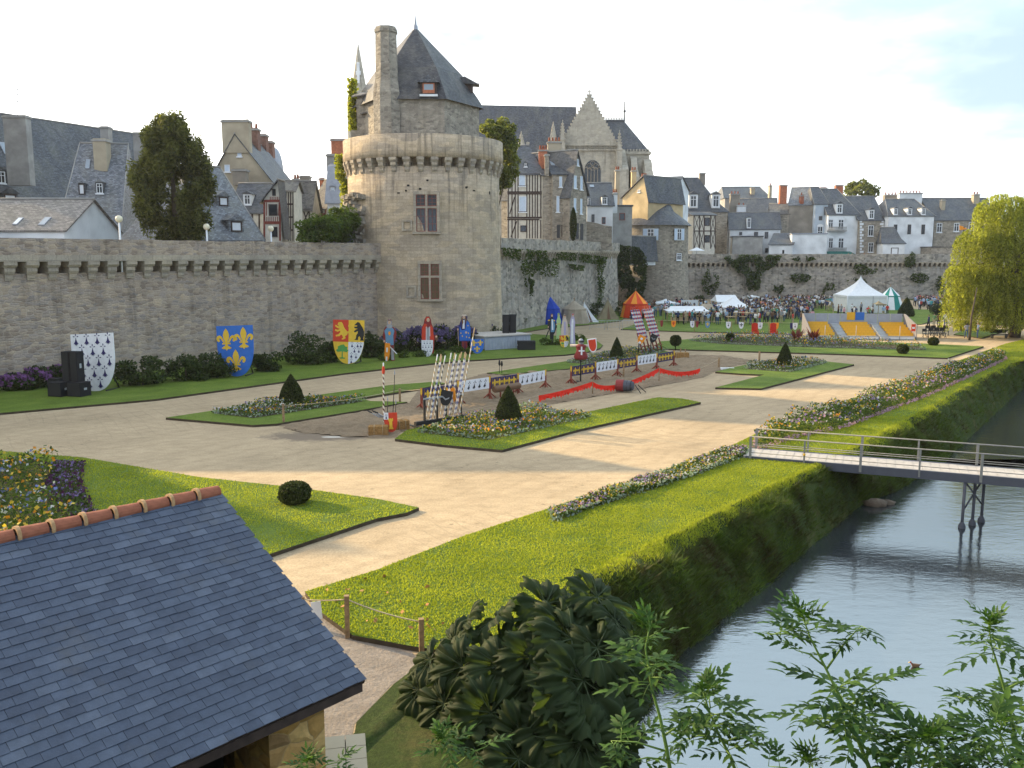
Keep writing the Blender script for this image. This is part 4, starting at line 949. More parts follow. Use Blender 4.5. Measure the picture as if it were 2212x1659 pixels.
house('pale timbered house with a steep old slate roof above the round shrub', 626, 670, 112, 112, 452, 392, 6, 'side', 'daub', 'slate_old', chims=[(633, 644, 385, 410, 118, 'render_brown', 2), (648, 668, 379, 412, 124, 'render_grey', 0)], wins=[(640, 460, 648, 474, 'd')], beams=[(626, 453, 670, 453, .3), (626, 478, 670, 478, .25), (632, 453, 632, 520, .2), (655, 453, 664, 480, .2), (668, 453, 656, 480, .2), (650, 453, 650, 520, .2), (668, 453, 668, 520, .2)])
house('red based half timbered house beside the mansard roof', 668, 704, 120, 118, 449, 388, 6, 'side', 'daub', 'slate_old', bm='timber_red', chims=[(690, 700, 384, 410, 126, 'brick_red', 0)], wins=[(688, 449, 697, 463, 'r'), (678, 474, 688, 488, 'r')], beams=[(668, 450, 704, 450, .3), (668, 467, 704, 467, 1.1), (669, 450, 669, 520, .25), (676, 450, 676, 466, .2), (683, 450, 683, 466, .2), (703, 450, 703, 520, .25)])
house('narrow grey house with a blue mansard attic left of the tower ivy', 707, 775, 112, 112, 436, 340, 12, 'mansard', 'render_white', 'zinc', rp=(.3, .75), hl=.1, hr=.1, wins=[(735, 451, 751, 481, 'w')], dorms=[(735, 402, 752, 428, 'frame_white'), (713, 403, 725, 428, 'zinc', 'b')], chims=[(716, 765, 299, 350, 116, 'brick_red', 0), (706, 722, 332, 370, 115, 'render_grey', 0)])
# unseen houses added outside the frame, placed and raised to cast the garden's shade
def shade_house(label, x0, x1, y0, y1, ze, zr):
    root = thing('town_house', label, 'house', ((x0+x1)/2, y0, 7.6)); g = MB(); g.fbox((x0, y0, 0), (1, 0, 0), (0, -1, 0), 0, x1-x0, y0-y1, 0, 7.6, ze)
    ym = (y0+y1)/2
    for x in (x0, x1-.3): g.prism([V((x, y0, ze)), V((x, y1, ze)), V((x, ym, zr-.1))], (.3, 0, 0))
    g.build('wall', M['render_grey'], root); g = MB(); h = (zr-ze)*.1
    g.poly([V((x0-.4, y0-.5, ze-h)), V((x1+.4, y0-.5, ze-h)), V((x1+.4, ym, zr)), V((x0-.4, ym, zr))]); g.poly([V((x1+.4, y1+.5, ze-h)), V((x0-.4, y1+.5, ze-h)), V((x0-.4, ym, zr)), V((x1+.4, ym, zr))])
    g.build('roof', M['slate'], root)
shade_house('unseen slate roofed house added behind the left rampart to shade the garden', -68, -55, 91, 96, 28, 33)
shade_house('unseen slate roofed building added beyond the huge slate roof to block the sun', -90, -67, 108, 116, 30, 36.5)
shade_house('unseen slate roofed house added close behind the left rampart to shade the lawn', -88, -45.5, 61, 70, 13.5, 20.4)
shade_house('large unseen slate roofed house added far left to shade the near bed', -104, -72.5, 60, 70, 21, 27)
# zinc dome behind the ochre gable
dm = thing('domed_roof', 'round grey zinc dome behind the stepped chimneys', 'dome', P(592, 380, 140).xy.to_3d()+V((0, 0, 7.6)))
g = MB(); dx = P(590, 380, 140).x; q = P(590, 378, 140).z; tp = P(590, 318, 140).z
g.lathe([(1.5+.1, 7.6), (1.6, q-.3), (1.6, q)]+[(1.55*math.cos(x)**.7+.05, q+(tp-q)*math.sin(x)) for x in [math.pi/2*k/10 for k in range(11)]], (dx, 140, 0), 20, 0); g.build('dome', M['zinc'], dm)
# small slate roof in front of the shrub at the tower foot
house('little dark slate roof tucked against the tower behind the rampart', 700, 770, 84.5, 86, 540, 486, 7, 'hip', 'render_grey', 'slate', hl=.75, hr=0., ov=.1, base=7.6)
# --- centre: below the cathedral
tb = [(1096, 376, 1172, 376, .3), (1096, 415, 1170, 415, .3), (1096, 418.6, 1170, 418.6, .25), (1096, 470, 1170, 470, .3), (1096, 474, 1165, 474, .25)]
for x in (1098, 1106, 1113, 1119, 1138, 1144, 1150, 1156, 1161, 1168): tb += [(x, 377, x, 414, .2), (x, 420, x, 469, .2), (x, 475, x, 515, .2)]
tb += [(1101, 408, 1112, 378, .2), (1101, 462, 1112, 425, .2), (1104, 512, 1116, 478, .2), (1121, 402, 1135, 402, .25), (1121, 458, 1137, 458, .25)]
house('tall black and white half timbered house beside the round tower', 1096, 1173, 128, 128, 375, 314, 12, 'mansard', 'daub', 'slate', rp=(.45, .42), hl=.42, hr=.42, wins=[(1121, 378, 1134.5, 402, 'b'), (1121, 424, 1137, 458, 'b'), (1124, 487, 1137, 501, 'd')], dorms=[(1132, 352, 1139, 361, 'slate')], beams=tb)
house('narrow stone bay with a stout red potted chimney next to the timbered house', 1173, 1194, 127.6, 127.6, 378, 352, 10, 'hip', 'house_stone', 'slate', chims=[(1164, 1182, 322, 378, 130, 'brick_red', 3), (1177, 1186, 332, 380, 127.2, 'house_stone', 0)])
house('grey stone house wing with long shuttered windows and a broad chimney', 1194, 1231, 127, 127.5, 375, 325, 12, 'side', 'house_stone', 'slate', wins=[(1208, 381, 1214, 404, 'b'), (1202, 423, 1208, 458, 'b'), (1217.5, 425, 1223, 459, 'b'), (1203, 486, 1209, 514, 's'), (1213, 486, 1226, 511, 'd')], chims=[(1183, 1212, 304.5, 372, 131, 'render_tan', 4)], skys=[(1218, 345, 1227, 352), (1191, 348, 1195, 358)], nogable=True)
house('tall narrow stone gable with pairs of pale shuttered windows', 1231, 1268, 126.5, 130, 414, 327, 12, 'front', 'house_stone', 'slate', apx=1245, wins=[(1239, 379, 1245, 407, 'b'), (1253, 380, 1258, 410, 'b'), (1239, 428, 1244, 457, 'b'), (1253, 429, 1257, 462, 'b'), (1245, 482, 1249, 516, 's'), (1254, 483, 1259, 518, 's'), (1246, 343, 1250, 358, 'b')])
house('white cottage with a slate roof under the gothic window', 1268, 1324, 140, 140, 443, 395, 10, 'side', 'render_white', 'slate', wins=[(1278, 463, 1284, 480, 'd'), (1300, 469, 1308, 484, 'r'), (1270, 428, 1275, 445, 'w')], dorms=[(1300, 425, 1312, 443, 'render_white')], skys=[(1274, 400, 1283, 405)], chims=[(1324, 1334, 416, 460, 142, 'render_white', 2)])
house('low rendered outhouse with mottled walls behind the garden wall', 1322, 1366, 146, 146, 446, 442, 8, 'flat', 'render_grey', 'slate', wins=[(1338, 460, 1350, 476, 'r')])
house('gable house tinted golden as if sunlit, with two potted chimneys', 1345, 1400, 158, 154, 425, 382, 10, 'front', 'render_sunlit', 'slate', apx=1392, chims=[(1386, 1398, 381, 420, 156, 'render_sunlit', 3), (1364, 1375, 367, 420, 166, 'render_sunlit', 2)], wins=[(1378, 410, 1383, 415, 'w')])
house('grey slate roofed house between the golden gable and the mansion', 1398, 1456, 168, 166, 405, 383, 12, 'side', 'render_white', 'slate', chims=[(1436, 1455, 396, 450, 160, 'render_tan', 3)], skys=[])
stx = thing('chimney_stack', 'tall yellowish chimney stack standing before the cathedral choir', 'chimney', P(1332, 460, 160).xy.to_3d()+V((0, 0, 7.6)))
stack(1327, 1339, 366, 560, 160, 'render_tan', stx, 'stack_shaft')
gw = thing('garden_wall', 'sloping rubble garden wall below the white cottage', 'wall', P(1290, 510, 134).xy.to_3d()+V((0, 0, 7.6)))
g = MB(); p = [P(1266, 478, 134), P(1290, 482, 134), P(1305, 487, 134), P(1322, 489, 134), P(1322, 540, 134), P(1266, 540, 134)]; g.prism(p, (0, .5, 0)); g.build('wall_body', M['house_stone'], gw)
# round house on the rampart (broad bastion with a bell-cast slate roof)
bc = P(1413, 552, 159); bc.z = 0; rb = P(1486, 552, 159).x-bc.x
bs = thing('bastion_house', 'stone bastion house with white shuttered windows and a bell cast slate roof', 'house', bc)
ze = P(1413, 484, 153).z; zr = P(1413, 431, 159).z
g = MB(); g.lathe([(rb+.35, -.3), (rb, 5), (rb-.15, ze)], bc, 40, 0); g.build('wall', M['house_stone'], bs)
g = MB(); rr = [(rb+.45, ze-.15), (rb-.3, ze+.55), (rb*.55, ze+(zr-ze)*.52)]
def stad(r, z, k, hx):
    out = []
    for i in range(40):
        q = 2*math.pi*i/40; out.append(bc+V((r*math.cos(q)+math.copysign(hx, math.cos(q))*1., r*math.sin(q), z)))
    return out
rings = [stad(r, z, 0, 0.) for r, z in rr]+[[bc+V((max(-1., min(1., math.cos(2*math.pi*i/40)*2.2))*2.2, 0, zr)) for i in range(40)]]
for ra, rb_ in zip(rings, rings[1:]):
    for i in range(40): g.poly([ra[i], ra[(i+1) % 40], rb_[(i+1) % 40], rb_[i]])
g.tube([bc+V((-2.2, 0, zr+.05)), bc+V((2.2, 0, zr+.05))], .16, 6, 1); g.build('roof', [M['slate'], M['terracotta']], bs)
for (x0, x1, y0, y1, st) in ((1399, 1413, 494, 519, 'o'), (1461, 1471.5, 494, 519, 'o'), (1460, 1471, 547, 562, 'w')):
    pc = P((x0+x1)/2, (y0+y1)/2, 153); 
    an = math.asin(max(-1, min(1, (pc.x-bc.x)/rb))); o = bc+V((rb*math.sin(an), -rb*math.cos(an), 0)); t = V((math.cos(an), math.sin(an), 0)); n = V((math.sin(an), -math.cos(an), 0))
    pc = onp((x0+x1)/2, y0, o, n); pd = onp((x0+x1)/2, y1, o, n); ww = (x1-x0)/1935*154/max(.5, math.cos(an)); s = (pc-o).dot(t)
    facwin(o+n*.12, t, n, s-ww/2, s+ww/2, pd.z, pc.z, st, bs)
dm = MB(); dm.box(P(1398, 452, 155.2), (1.6, .3, 1.2)); dm.build('skylight', M['glass_pale'], bs)
house('tiny white gabled lean-to beside the bastion house', 1339, 1366, 150, 148, 536, 512, 6, 'front', 'render_white', 'slate', apx=1364, base=7.2, cat='outbuilding', name='outbuilding')
# --- right: along the far rampart
house('grand slate roofed mansion with two stone dormers and a bell cast hip', 1462, 1572, 206, 206, 456, 384, 14, 'hip', 'house_stone', 'slate', hl=.08, hr=.5, rp=(.42, .33), dorms=[(1488, 420, 1507, 450, 'render_white'), (1537, 420, 1555, 450, 'render_white')], chims=[(1511, 1524, 373, 400, 213, 'render_brown', 0)], wins=[(1472, 490, 1480, 510, 'd')])
xb = []
for (y0, y1) in ((466, 497), (500, 535)):
    for (xa, xc) in ((1511, 1520), (1536, 1544), (1500, 1510)): xb += [(xa, y0, xc, y1, .16), (xc, y0, xa, y1, .16)]
    for x in (1499, 1511, 1521, 1535, 1545): xb.append((x, y0-2, x, y1+2, .25))
    xb.append((1498, y0-1, 1546, y0-1, .3))
house('slim black and white timber stair tower in front of the mansion', 1498, 1546, 195, 195, 466, 457, 7, 'mono', 'daub', 'slate', beams=xb, wins=[(1522, 470, 1533, 488, 'd'), (1522, 508, 1533, 524, 'd')])
house('house with a broad dark hip roof behind the mansion', 1566, 1664, 232, 232, 428, 404, 14, 'hip', 'render_grey', 'slate', hl=.08, hr=.1, chims=[(1622, 1631, 405, 430, 234, 'render_tan', 0)])
house('slate roofed house with a brown gable and brick chimneys', 1592, 1678, 216, 214, 457, 429, 10, 'side', 'render_brown', 'slate', chims=[(1577, 1599, 418, 470, 212, 'render_brown', 3), (1592, 1612, 443, 470, 211, 'render_white', 2), (1661, 1668, 400, 440, 226, 'render_tan', 1)])
house('low white house with a long slate roof and one white dormer', 1577, 1686, 203, 201, 495, 459, 12, 'side', 'render_white', 'slate', wins=[(1629, 501, 1637, 515, 'd'), (1652, 501, 1659, 515, 'd'), (1597, 501, 1603, 508, 'd'), (1653, 536, 1659, 546, 'd')], dorms=[(1613, 470, 1622, 494, 'render_white')])
house('weathered grey annex in front of the low white house', 1583, 1648, 196, 195, 512, 508, 6, 'flat', 'render_grey', 'slate', cat='outbuilding', name='outbuilding')
house('tall grey house with a blank gable and pale slate hip roof', 1705, 1762, 206, 204, 442, 405, 12, 'hip', 'render_brown', 'slate_grey', hl=.05, hr=.22, rp=None, chims=[(1684, 1701, 399, 440, 207, 'brick_red', 0), (1729, 1737, 421, 440, 205, 'terracotta', 1)])
house('blotchy stone house with a small dark lean-to left of the blank gable', 1665, 1706, 207, 206, 462, 440, 10, 'side', 'house_stone', 'slate_old')
house('sloping slate roofed white shed on the rampart', 1662, 1712, 194, 192, 530, 504, 7, 'mono', 'render_white', 'slate', wins=[(1690, 540, 1694, 548, 'd')], cat='outbuilding', name='outbuilding')
house('plain pale windowless annex beside the white shed', 1711, 1787, 193, 192, 506, 502, 6, 'flat', 'render_white', 'zinc', cat='outbuilding', name='outbuilding')
house('slim pale blue tower house with one tall arched window', 1761, 1789, 203, 203, 440, 404, 10, 'hip', 'render_blue', 'slate', hl=.2, hr=.3, wins=[(1766, 489, 1776, 522, 'a'), (1769, 467, 1776, 476, 'd')])
house('white town house with arched windows and stone balconies above the green awning', 1789, 1857, 201, 201, 463, 408, 14, 'hip', 'render_white', 'slate', hl=0., hr=.45, wins=[(1790, 474, 1799, 494, 'a'), (1811, 474, 1822, 495, 'a'), (1790, 514, 1799, 536, 'a'), (1811, 514, 1822, 536, 'a')], dorms=[(1806, 440, 1820, 462, 'render_white')], chims=[(1804, 1822, 399, 440, 209, 'brick_red', 0), (1772, 1786, 404, 420, 211, 'brick_red', 0)])
wb_ = [o for o in bpy.data.objects if o.get('label', '').startswith('white town house with arched')][0]
for py in (490, 535):
    a, b = P(1787, py+10, 201), P(1827, py, 201); g = MB(); o = V((a.x, 201, 0)); L = b.x-a.x
    g.fbox(o, (1, 0, 0), (0, -1, 0), 0, L, 0, .9, a.z, a.z+.2); g.fbox(o, (1, 0, 0), (0, -1, 0), 0, L, .75, .9, b.z-.1, b.z)
    for i in range(16): g.fbox(o, (1, 0, 0), (0, -1, 0), L*i/16, L*i/16+.12, .78, .88, a.z+.2, b.z-.1)
    g.build('balcony', M['render_grey'], wb_)
house('rough stone house with white quoined corners and a deep slate roof', 1857, 1910, 200, 200, 475, 424, 13, 'hip', 'house_stone', 'slate', hl=-.32, hr=.05, wins=[(1876, 487, 1886, 510, 'w'), (1876, 524, 1886, 545, 'w')], dorms=[(1876, 453, 1888, 474, 'render_white')], chims=[(1909, 1940, 420, 470, 210, 'render_brown', 4)])
qs = [o for o in bpy.data.objects if o.get('label', '').startswith('rough stone house')][0]
g = MB()
for i in range(12):
    for px, d in ((1857.5, 1), (1909, -1)):
        q = P(px, 478+i*6, 199.95); w_ = .8 if i % 2 else .45; g.box((q.x+d*w_/2, 199.97, q.z), (w_, .12, .45))
g.build('quoin', M['frame_white'], qs)
house('bright white three bay house with three attic dormers', 1920, 2018, 198, 198, 466, 430, 13, 'hip', 'render_white', 'slate', hl=.2, hr=.2, wins=[(1931, 485, 1937, 506, 'd'), (1961, 485, 1967, 506, 'd'), (1991, 485, 1997, 506, 'd')], dorms=[(1930, 450, 1939, 465, 'render_white'), (1960, 450, 1970, 465, 'render_white'), (1990, 450, 1999, 465, 'render_white')], chims=[(1941, 1993, 416, 460, 206, 'render_white', 7)])
house('white garage house with a swooping slate roof below the bright white house', 1908, 1955, 192, 191, 525, 491, 9, 'hip', 'render_white', 'slate', hl=.05, hr=.4, rp=(.45, .3), wins=[(1925, 535, 1940, 553, 't')], base=7.3)
house('long brown stone house with a dark slate roof beside the willow', 2019, 2160, 200, 200, 475, 428, 14, 'side', 'house_stone', 'slate', wins=[(2024, 482, 2034, 502, 'w'), (2061, 482, 2071, 500, 'w'), (2093, 480, 2103, 498, 'w')], chims=[(2102, 2117, 419, 450, 205, 'render_tan', 2), (2034, 2043, 431, 455, 203, 'render_tan', 0)])
house('low dark rubble building at the foot of the brown stone house', 2012, 2075, 193, 193, 535, 530, 6, 'flat', 'house_stone', 'slate_old', cat='outbuilding', name='outbuilding')
# terrace below the awning
aw = thing('awning', 'dark green terrace awning below the balconied house', 'awning', P(1820, 552, 190).xy.to_3d()+V((0, 0, 7.6)))
a, b = P(1786, 543, 200), P(1836, 543, 200); c, d = P(1858, 554, 188), P(1788, 556, 188); g = MB(); g.prism([a, b, c, d], (0, 0, -.12)); plain('awning_green', (.01, .11, .09), .8); g.build('cover', M['awning_green'], aw)
for q in (c, d, (c+d)/2): g = MB(); g.tube([q, V((q.x, q.y, 7.6))], .06, 6); g.build('post', M['zinc'], aw)
# street sign board on the far wall
bd = P(1905, 560, 184.2); plain('sign_blue', (.02, .09, .35), .6); plain('sign_red', (.6, .05, .03), .6)
sg = thing('notice_board', 'blue terrace board with red and white panels on the far rampart', 'board', bd); g = MB(); g.box(bd+V((0, 0, 0)), (2.3, .15, 1.4)); g.build('panel', M['sign_blue'], sg)
g = MB(); g.box(bd+V((-.35, -.1, -.2)), (.7, .06, .6)); g.build('red_notice', M['sign_red'], sg); g = MB(); g.box(bd+V((.45, -.1, -.15)), (.6, .06, .5)); g.build('white_notice', M['frame_white'], sg)
# aerials
for (px, yt, yb, Y, lb) in ((38, 190, 248, 97, 'thin television aerial on the tall left chimney'), (543, 240, 275, 112.5, 'thin television aerial on the stepped chimney'),):
    a, b = P(px, yb, Y), P(px, yt, Y); o = thing('aerial', lb, 'aerial', a); g = MB(); g.tube([a, b], .04, 5)
    for k in (.05, .25, .5): g.tube([b-V((.8, 0, (b.z-a.z)*k)), b+V((.8, 0, -(b.z-a.z)*k))], .025, 4)
    g.build('mast', M['zinc'], o)
# globe lamps on the wall walk
plain('lamp_globe', (.75, .68, .5), .3)
for (px, py, yb, Y, lb) in ((257, 473, 520, 66, 'globe lamp on a pale post beside the white gabled house'), (446, 490, 530, 73, 'globe lamp beneath the dark tree'), (585, 494, 540, 79, 'globe lamp before the jettied half timbered house')):
    q = P(px, py, Y); o = thing('street_lamp', lb, 'street lamp', (q.x, q.y, 7.6), 'globe lamps along the wall walk'); g = MB(); g.tube([(q.x, q.y, 7.6), (q.x, q.y, q.z-.2)], .07, 8); g.build('post', M['frame_white'], o)
    g = MB(); g.blob(q, .26, 14); g.build('globe', M['lamp_globe'], o)
# ---------------------------------------------------------------- trees and shrubs
def tree(name, label, cat, base, c, rad, n, leaf, mat, k=40, cr=None, trunk=.3, group=None, lower=-1., shell=.55, aspect=.6, limbs=7, down=0.):
    base, c, rad = V(base), V(c), V(rad)
    root = thing(name, label, cat, base, group)
    pts = clumps(c, rad, k, n, cr or min(rad)*.4, shell, lower)
    pts = pts[pts[:, 2] > base.z+.1]
    arrmesh('crown', leafquads(pts, leaf, .1, aspect, down), 4, M[mat], parent=root, origin=base)
    g = MB(); top = V((c.x, c.y, c.z+rad.z*.3))
    g.tube([base, base.lerp(top, .35)+V((.15, 0, 0)), base.lerp(top, .7)-V((.1, 0, 0)), top], [trunk, trunk*.8, trunk*.5, trunk*.15], 8)
    for i in range(limbs):
        a = i*2.4; s = base.lerp(top, .3+.5*i/limbs); e = c+V((rad.x*.7*math.cos(a), rad.y*.7*math.sin(a), rad.z*(.6*i/limbs-.1)))
        g.tube([s, s.lerp(e, .5)+V((0, 0, .2)), e], [trunk*.4, trunk*.25, trunk*.06], 5)
    g.build('trunk', M['bark'], root); return root
def px(p0, p1, Y, py=500): return abs(P(p1, py, Y).x-P(p0, py, Y).x)
# big dark weeping tree behind the left rampart
c = P(372, 405, 74.5)
tr = thing('tree', 'tall dark feathery tree between the slate roofs behind the left rampart', 'tree', (c.x, 74.5, 7.6))
zb_, zt_ = P(375, 522, 74.5).z, P(372, 262, 74.5).z; kc = 130; tq = rng.uniform(0, 1, kc)**.85; an = rng.uniform(0, 6.283, kc)
wq = np.interp(tq, [0, .15, .4, .62, .8, .92, 1], [.6, .78, 1., .98, .8, .6, .3]); rad_ = wq*3.25*rng.uniform(.25, 1., kc)**.6
cen = np.stack([c.x+rad_*np.cos(an), 74.5+rad_*np.sin(an)*.7, zb_+(zt_-zb_)*tq], 1); ix = rng.integers(0, kc, 34000)
pts = cen[ix]+unit(34000)*(rng.uniform(.1, 1, 34000)**.6)[:, None]*np.array([.62, .6, 1.0]); pts[:, 2] -= rng.exponential(.25, 34000)
arrmesh('crown', leafquads(pts, .42, .2, .3, .5), 4, M['leaf_dark2'] if 'leaf_dark2' in M else leafm('leaf_dark2', (.025, .033, .012), (.16, .165, .05), .5), parent=tr, origin=(c.x, 74.5, 7.6))
g = MB(); g.tube([(c.x, 74.5, 7.6), (c.x+.2, 74.5, 12), (c.x, 74.5, 16)], [.4, .3, .1]); g.build('trunk', M['bark'], tr)
# round shrub mass beside the tower
for (x, y, w_, h_, Y, lb) in ((690, 498, 46, 26, 82, 'dense round green shrub growing behind the rampart'), (738, 488, 32, 34, 87, 'dense green shrub touching the torn masonry of the tower')):
    q = P(x, y, Y); s = px(x-w_, x+w_, Y)/2; tree('shrub', lb, 'shrub', (q.x, Y, 7.6), q, (s, 1.8, h_/1935*Y), 5200, .28, 'leaf_mid', 30, .8, .12, 'shrubs behind the rampart')
# trees around the tower and beyond
q = P(1072, 335, 106); tree('tree', 'leafy tree spilling out right of the round tower', 'tree', (q.x-.6, 106, 7.6), q, (px(1035, 1122, 106)/2*1.05, 2.4, 5.0), 12000, .36, 'leaf_olive', 80, .75, .25, shell=.3)
q = P(1858, 418, 240); tree('tree', 'distant tree crown above the roofs right of the brick chimney', 'tree', (q.x, 240, 7.6), q, (px(1826, 1892, 240)/2, 3, 3.0), 2600, .8, 'leaf_olive', 30, 1.5, .3)
for (x, y0, y1, w_, Y, lb, cat) in ((1238, 449, 518, 7.5, 125, 'slim dark cypress against the stone gable', 'tree'),):
    a, b = P(x, y1, Y), P(x, y0, Y); r = w_/1935*Y; root = thing('cypress', lb, cat, (a.x, Y, 7.6))
    n = 3000; t_ = rng.uniform(0, 1, n); an = rng.uniform(0, 6.28, n); rr = r*np.sin(np.pi*np.clip(t_*.92+.08, 0, 1))**.6*rng.uniform(.7, 1, n)
    arrmesh('crown', leafquads(np.stack([a.x+rr*np.cos(an), Y+rr*np.sin(an), a.z+(b.z-a.z)*t_], 1), .22, 0, .5), 4, M['leaf_topiary'], parent=root, origin=(a.x, Y, 7.6))
    g = MB(); g.tube([(a.x, Y, 7.6), (a.x, Y, b.z-1)], .12); g.build('trunk', M['bark'], root)
# climbing plants: leaves lying on the masonry
def ivy(label, fn, n, leaf=.22, mat='leaf_ivy', thick=.35):
    uv = fn(n); pts = uv[0]; nr = uv[1]; pts = pts+nr*rng.uniform(.05, thick, len(pts))[:, None]
    o = arrmesh('climbing_ivy', leafquads(pts, leaf, .2, .7, .2), 4, M[mat], origin=tuple(pts.mean(0)*np.array([1, 1, 0])+np.array([0, 0, pts[:, 2].min()])))
    return tag(o, label, 'climbing plant', 'ivy on the old walls')
def onwall(pixels, o, n, k=None):
    def fn(N):
        poly = [onp(x, y, V(o), V(n)) for x, y in pixels]; tt = V((n[1], -n[0], 0))*-1
        p2 = [V(((p-V(o)).dot(tt), p.z)) for p in poly]; xy = scatter(p2, N)
        nz = np.array([mn.noise((x*.5, y*.5, 9)) for x, y in xy]); xy = xy[nz > -.28]
        p3 = np.array(o)*np.array([1, 1, 0])+xy[:, :1]*np.array(tt)+np.concatenate([np.zeros((len(xy), 2)), xy[:, 1:]], 1)
        return p3, np.array(n)
    return fn
n2 = (w2b-w2a).normalized(); n2 = V((n2.y, -n2.x, 0)); o2 = w2a+n2*.5
n3 = V((0, -1, 0)); o3 = V((0, 183.3, 0))
ivy('hanging ivy trailing from the middle rampart parapet near the tower', onwall([(1082, 535), (1250, 548), (1310, 555), (1300, 572), (1200, 560), (1150, 590), (1135, 625), (1120, 565), (1085, 552)], o2, n2), 3000, .25)
ivy('long ivy strand down the end of the middle rampart', onwall([(1288, 560), (1306, 560), (1302, 640), (1290, 660)], o2, n2), 900, .25)
for (ax, ay, bx, by, lb) in ((1155, 555, 1205, 600, 'ivy tuft below the corbels of the middle rampart'), (1135, 600, 1150, 640, 'small ivy tuft low on the middle rampart'), (1225, 570, 1260, 585, 'thin ivy tuft under the parapet beside the stone house')):
    ivy(lb, onwall([(ax, ay), (bx, ay+4), (bx-5, by), (ax+8, by-4)], o2, n2), 500, .25)
ivy('thick dark ivy curtain in the corner left of the bastion house', lambda N: onwall([(1328, 528), (1375, 535), (1392, 560), (1388, 640), (1365, 655), (1345, 640), (1326, 585)], V((16.8, 146, 0)), V((.35, -.94, 0)).normalized())(N), 7000, .35, 'leaf_dark', 1.2)
ivy('broad dark ivy mat hanging over the far rampart below the white sheds', onwall([(1562, 556), (1600, 550), (1690, 552), (1672, 575), (1645, 590), (1640, 625), (1618, 632), (1605, 600), (1585, 580)], o3, n3), 3000, .4, 'leaf_ivy', .6)
for (x, y, a, b, lb) in ((1735, 560, 26, 7, 'low ivy cushion on the far parapet under the pale annex'), (1868, 582, 30, 14, 'ivy patch under the green awning'), (1790, 635, 17, 34, 'dark bush climbing the far rampart left of the pagoda tent'), (1535, 612, 22, 30, 'ivy blotch on the far rampart right of the bastion'), (1965, 560, 14, 20, 'bush on the far parapet beside the garage house'), (1510, 650, 14, 14, 'ivy tuft low on the far rampart near the bastion'), (1985, 600, 22, 12, 'ivy patch on the far rampart under the bright white house'), (1730, 600, 30, 12, 'ivy smear under the far corbels'), (1680, 622, 14, 14, 'small ivy tuft in the middle of the far rampart'), (1850, 610, 24, 10, 'thin ivy tuft above the pagoda tent'), (2030, 615, 10, 22, 'narrow ivy strand close to the willow')):
    ivy(lb, onwall([(x+a*math.cos(q)*random.uniform(.7, 1.1), y+b*math.sin(q)*random.uniform(.7, 1.1)) for q in [k*.63 for k in range(10)]], o3-V((0, .2, 0)), n3), int(a*b*.8)+120, .38, 'leaf_ivy', .35)
def towerivy(N):
    an = R(-1)*rng.uniform(84, 99, N); z = rng.uniform(10.5, 26.5, N); keep = (z < 19.) | (z > 21.3); an, z = an[keep], z[keep]
    r = np.where(z > 20, 6.75, np.where(z > 16.5, 8.2, 7.75)); p = np.stack([TC.x+r*np.sin(an), TC.y-r*np.cos(an), z], 1)
    return p, np.stack([np.sin(an), -np.cos(an), 0*z], 1)
ivy('sunlit creeper climbing the left edge of the round tower', towerivy, 4500, .32, 'leaf_willow', .8)  # bright willow leaves put the sunlight into this creeper's colour
# shrubs along the foot of the rampart
def shrub(label, x, y, w_, h_, mat='leaf_dark', n=2600, group='dark shrubs at the foot of the rampart', name='shrub', leaf=.2, flower=None, d=None):
    b = G(x, y); r = w_/2/1935*b.y*1.12; hh = h_/1935*b.y*.86; dd = d or max(.8, r*.7); b2 = b+V((0, dd*.5, 0))
    root = thing(name, label, 'shrub', b2, group)
    pts = clumps(b2+V((0, 0, hh*.48)), (r*.82, dd*.8, hh*.46), 26, n, min(r, hh)*.34, .5); pts = pts[pts[:, 2] > .05]
    arrmesh('foliage', leafquads(pts, leaf, .1, .65), 4, M[mat], parent=root, origin=b2)
    if flower:
        k = int(n*.35); pt = clumps(b2+V((0, 0, hh*.55)), (r*.86, dd*.86, hh*.46), 40, k, min(r, hh)*.2, .9, -.2); arrmesh('blossom', leafquads(pt, leaf*.9, 0, .9), 4, M[flower], parent=root, origin=b2)
    g = MB(); g.tube([b2, b2+V((0, 0, hh*.6))], [.08, .03], 5); g.build('stem', M['bark'], root); return root
for a in ((300, 838, 112, 80, 'broad dark shrub right of the ermine shield'), (395, 828, 105, 62, 'low dark shrub between the ermine and lily shields'), (455, 820, 92, 70, 'dark shrub just left of the lily shield'), (575, 806, 66, 58, 'dark shrub peeping right of the lily shield'), (655, 792, 116, 82, 'tallest domed dark shrub left of the quartered shield'), (712, 786, 60, 52, 'dark shrub behind the quartered shield'), (800, 776, 66, 60, 'dark shrub between the quartered shield and the knight cutout')):
    shrub(a[4], *a[:4])
q = shrub('thin clipped dark column shrub at the wall corner', 797, 765, 16, 62, 'leaf_topiary', 1200)
leafm('fl_hydrangea', (.07, .05, .13), (.2, .16, .34), .3); leafm('fl_mauve', (.13, .05, .17), (.3, .14, .36), .3); leafm('fl_magenta', (.18, .02, .07), (.45, .05, .2), .3)
for a in ((25, 848, 80, 44, 'low purple hydrangea at the left edge of the wall'), (75, 842, 70, 50, 'purple hydrangea next to the speaker stack'), (125, 838, 66, 54, 'purple hydrangea behind the speaker stack')):
    shrub(a[4], *a[:4], mat='leaf_dark', flower='fl_mauve', group='purple hydrangeas', name='hydrangea')
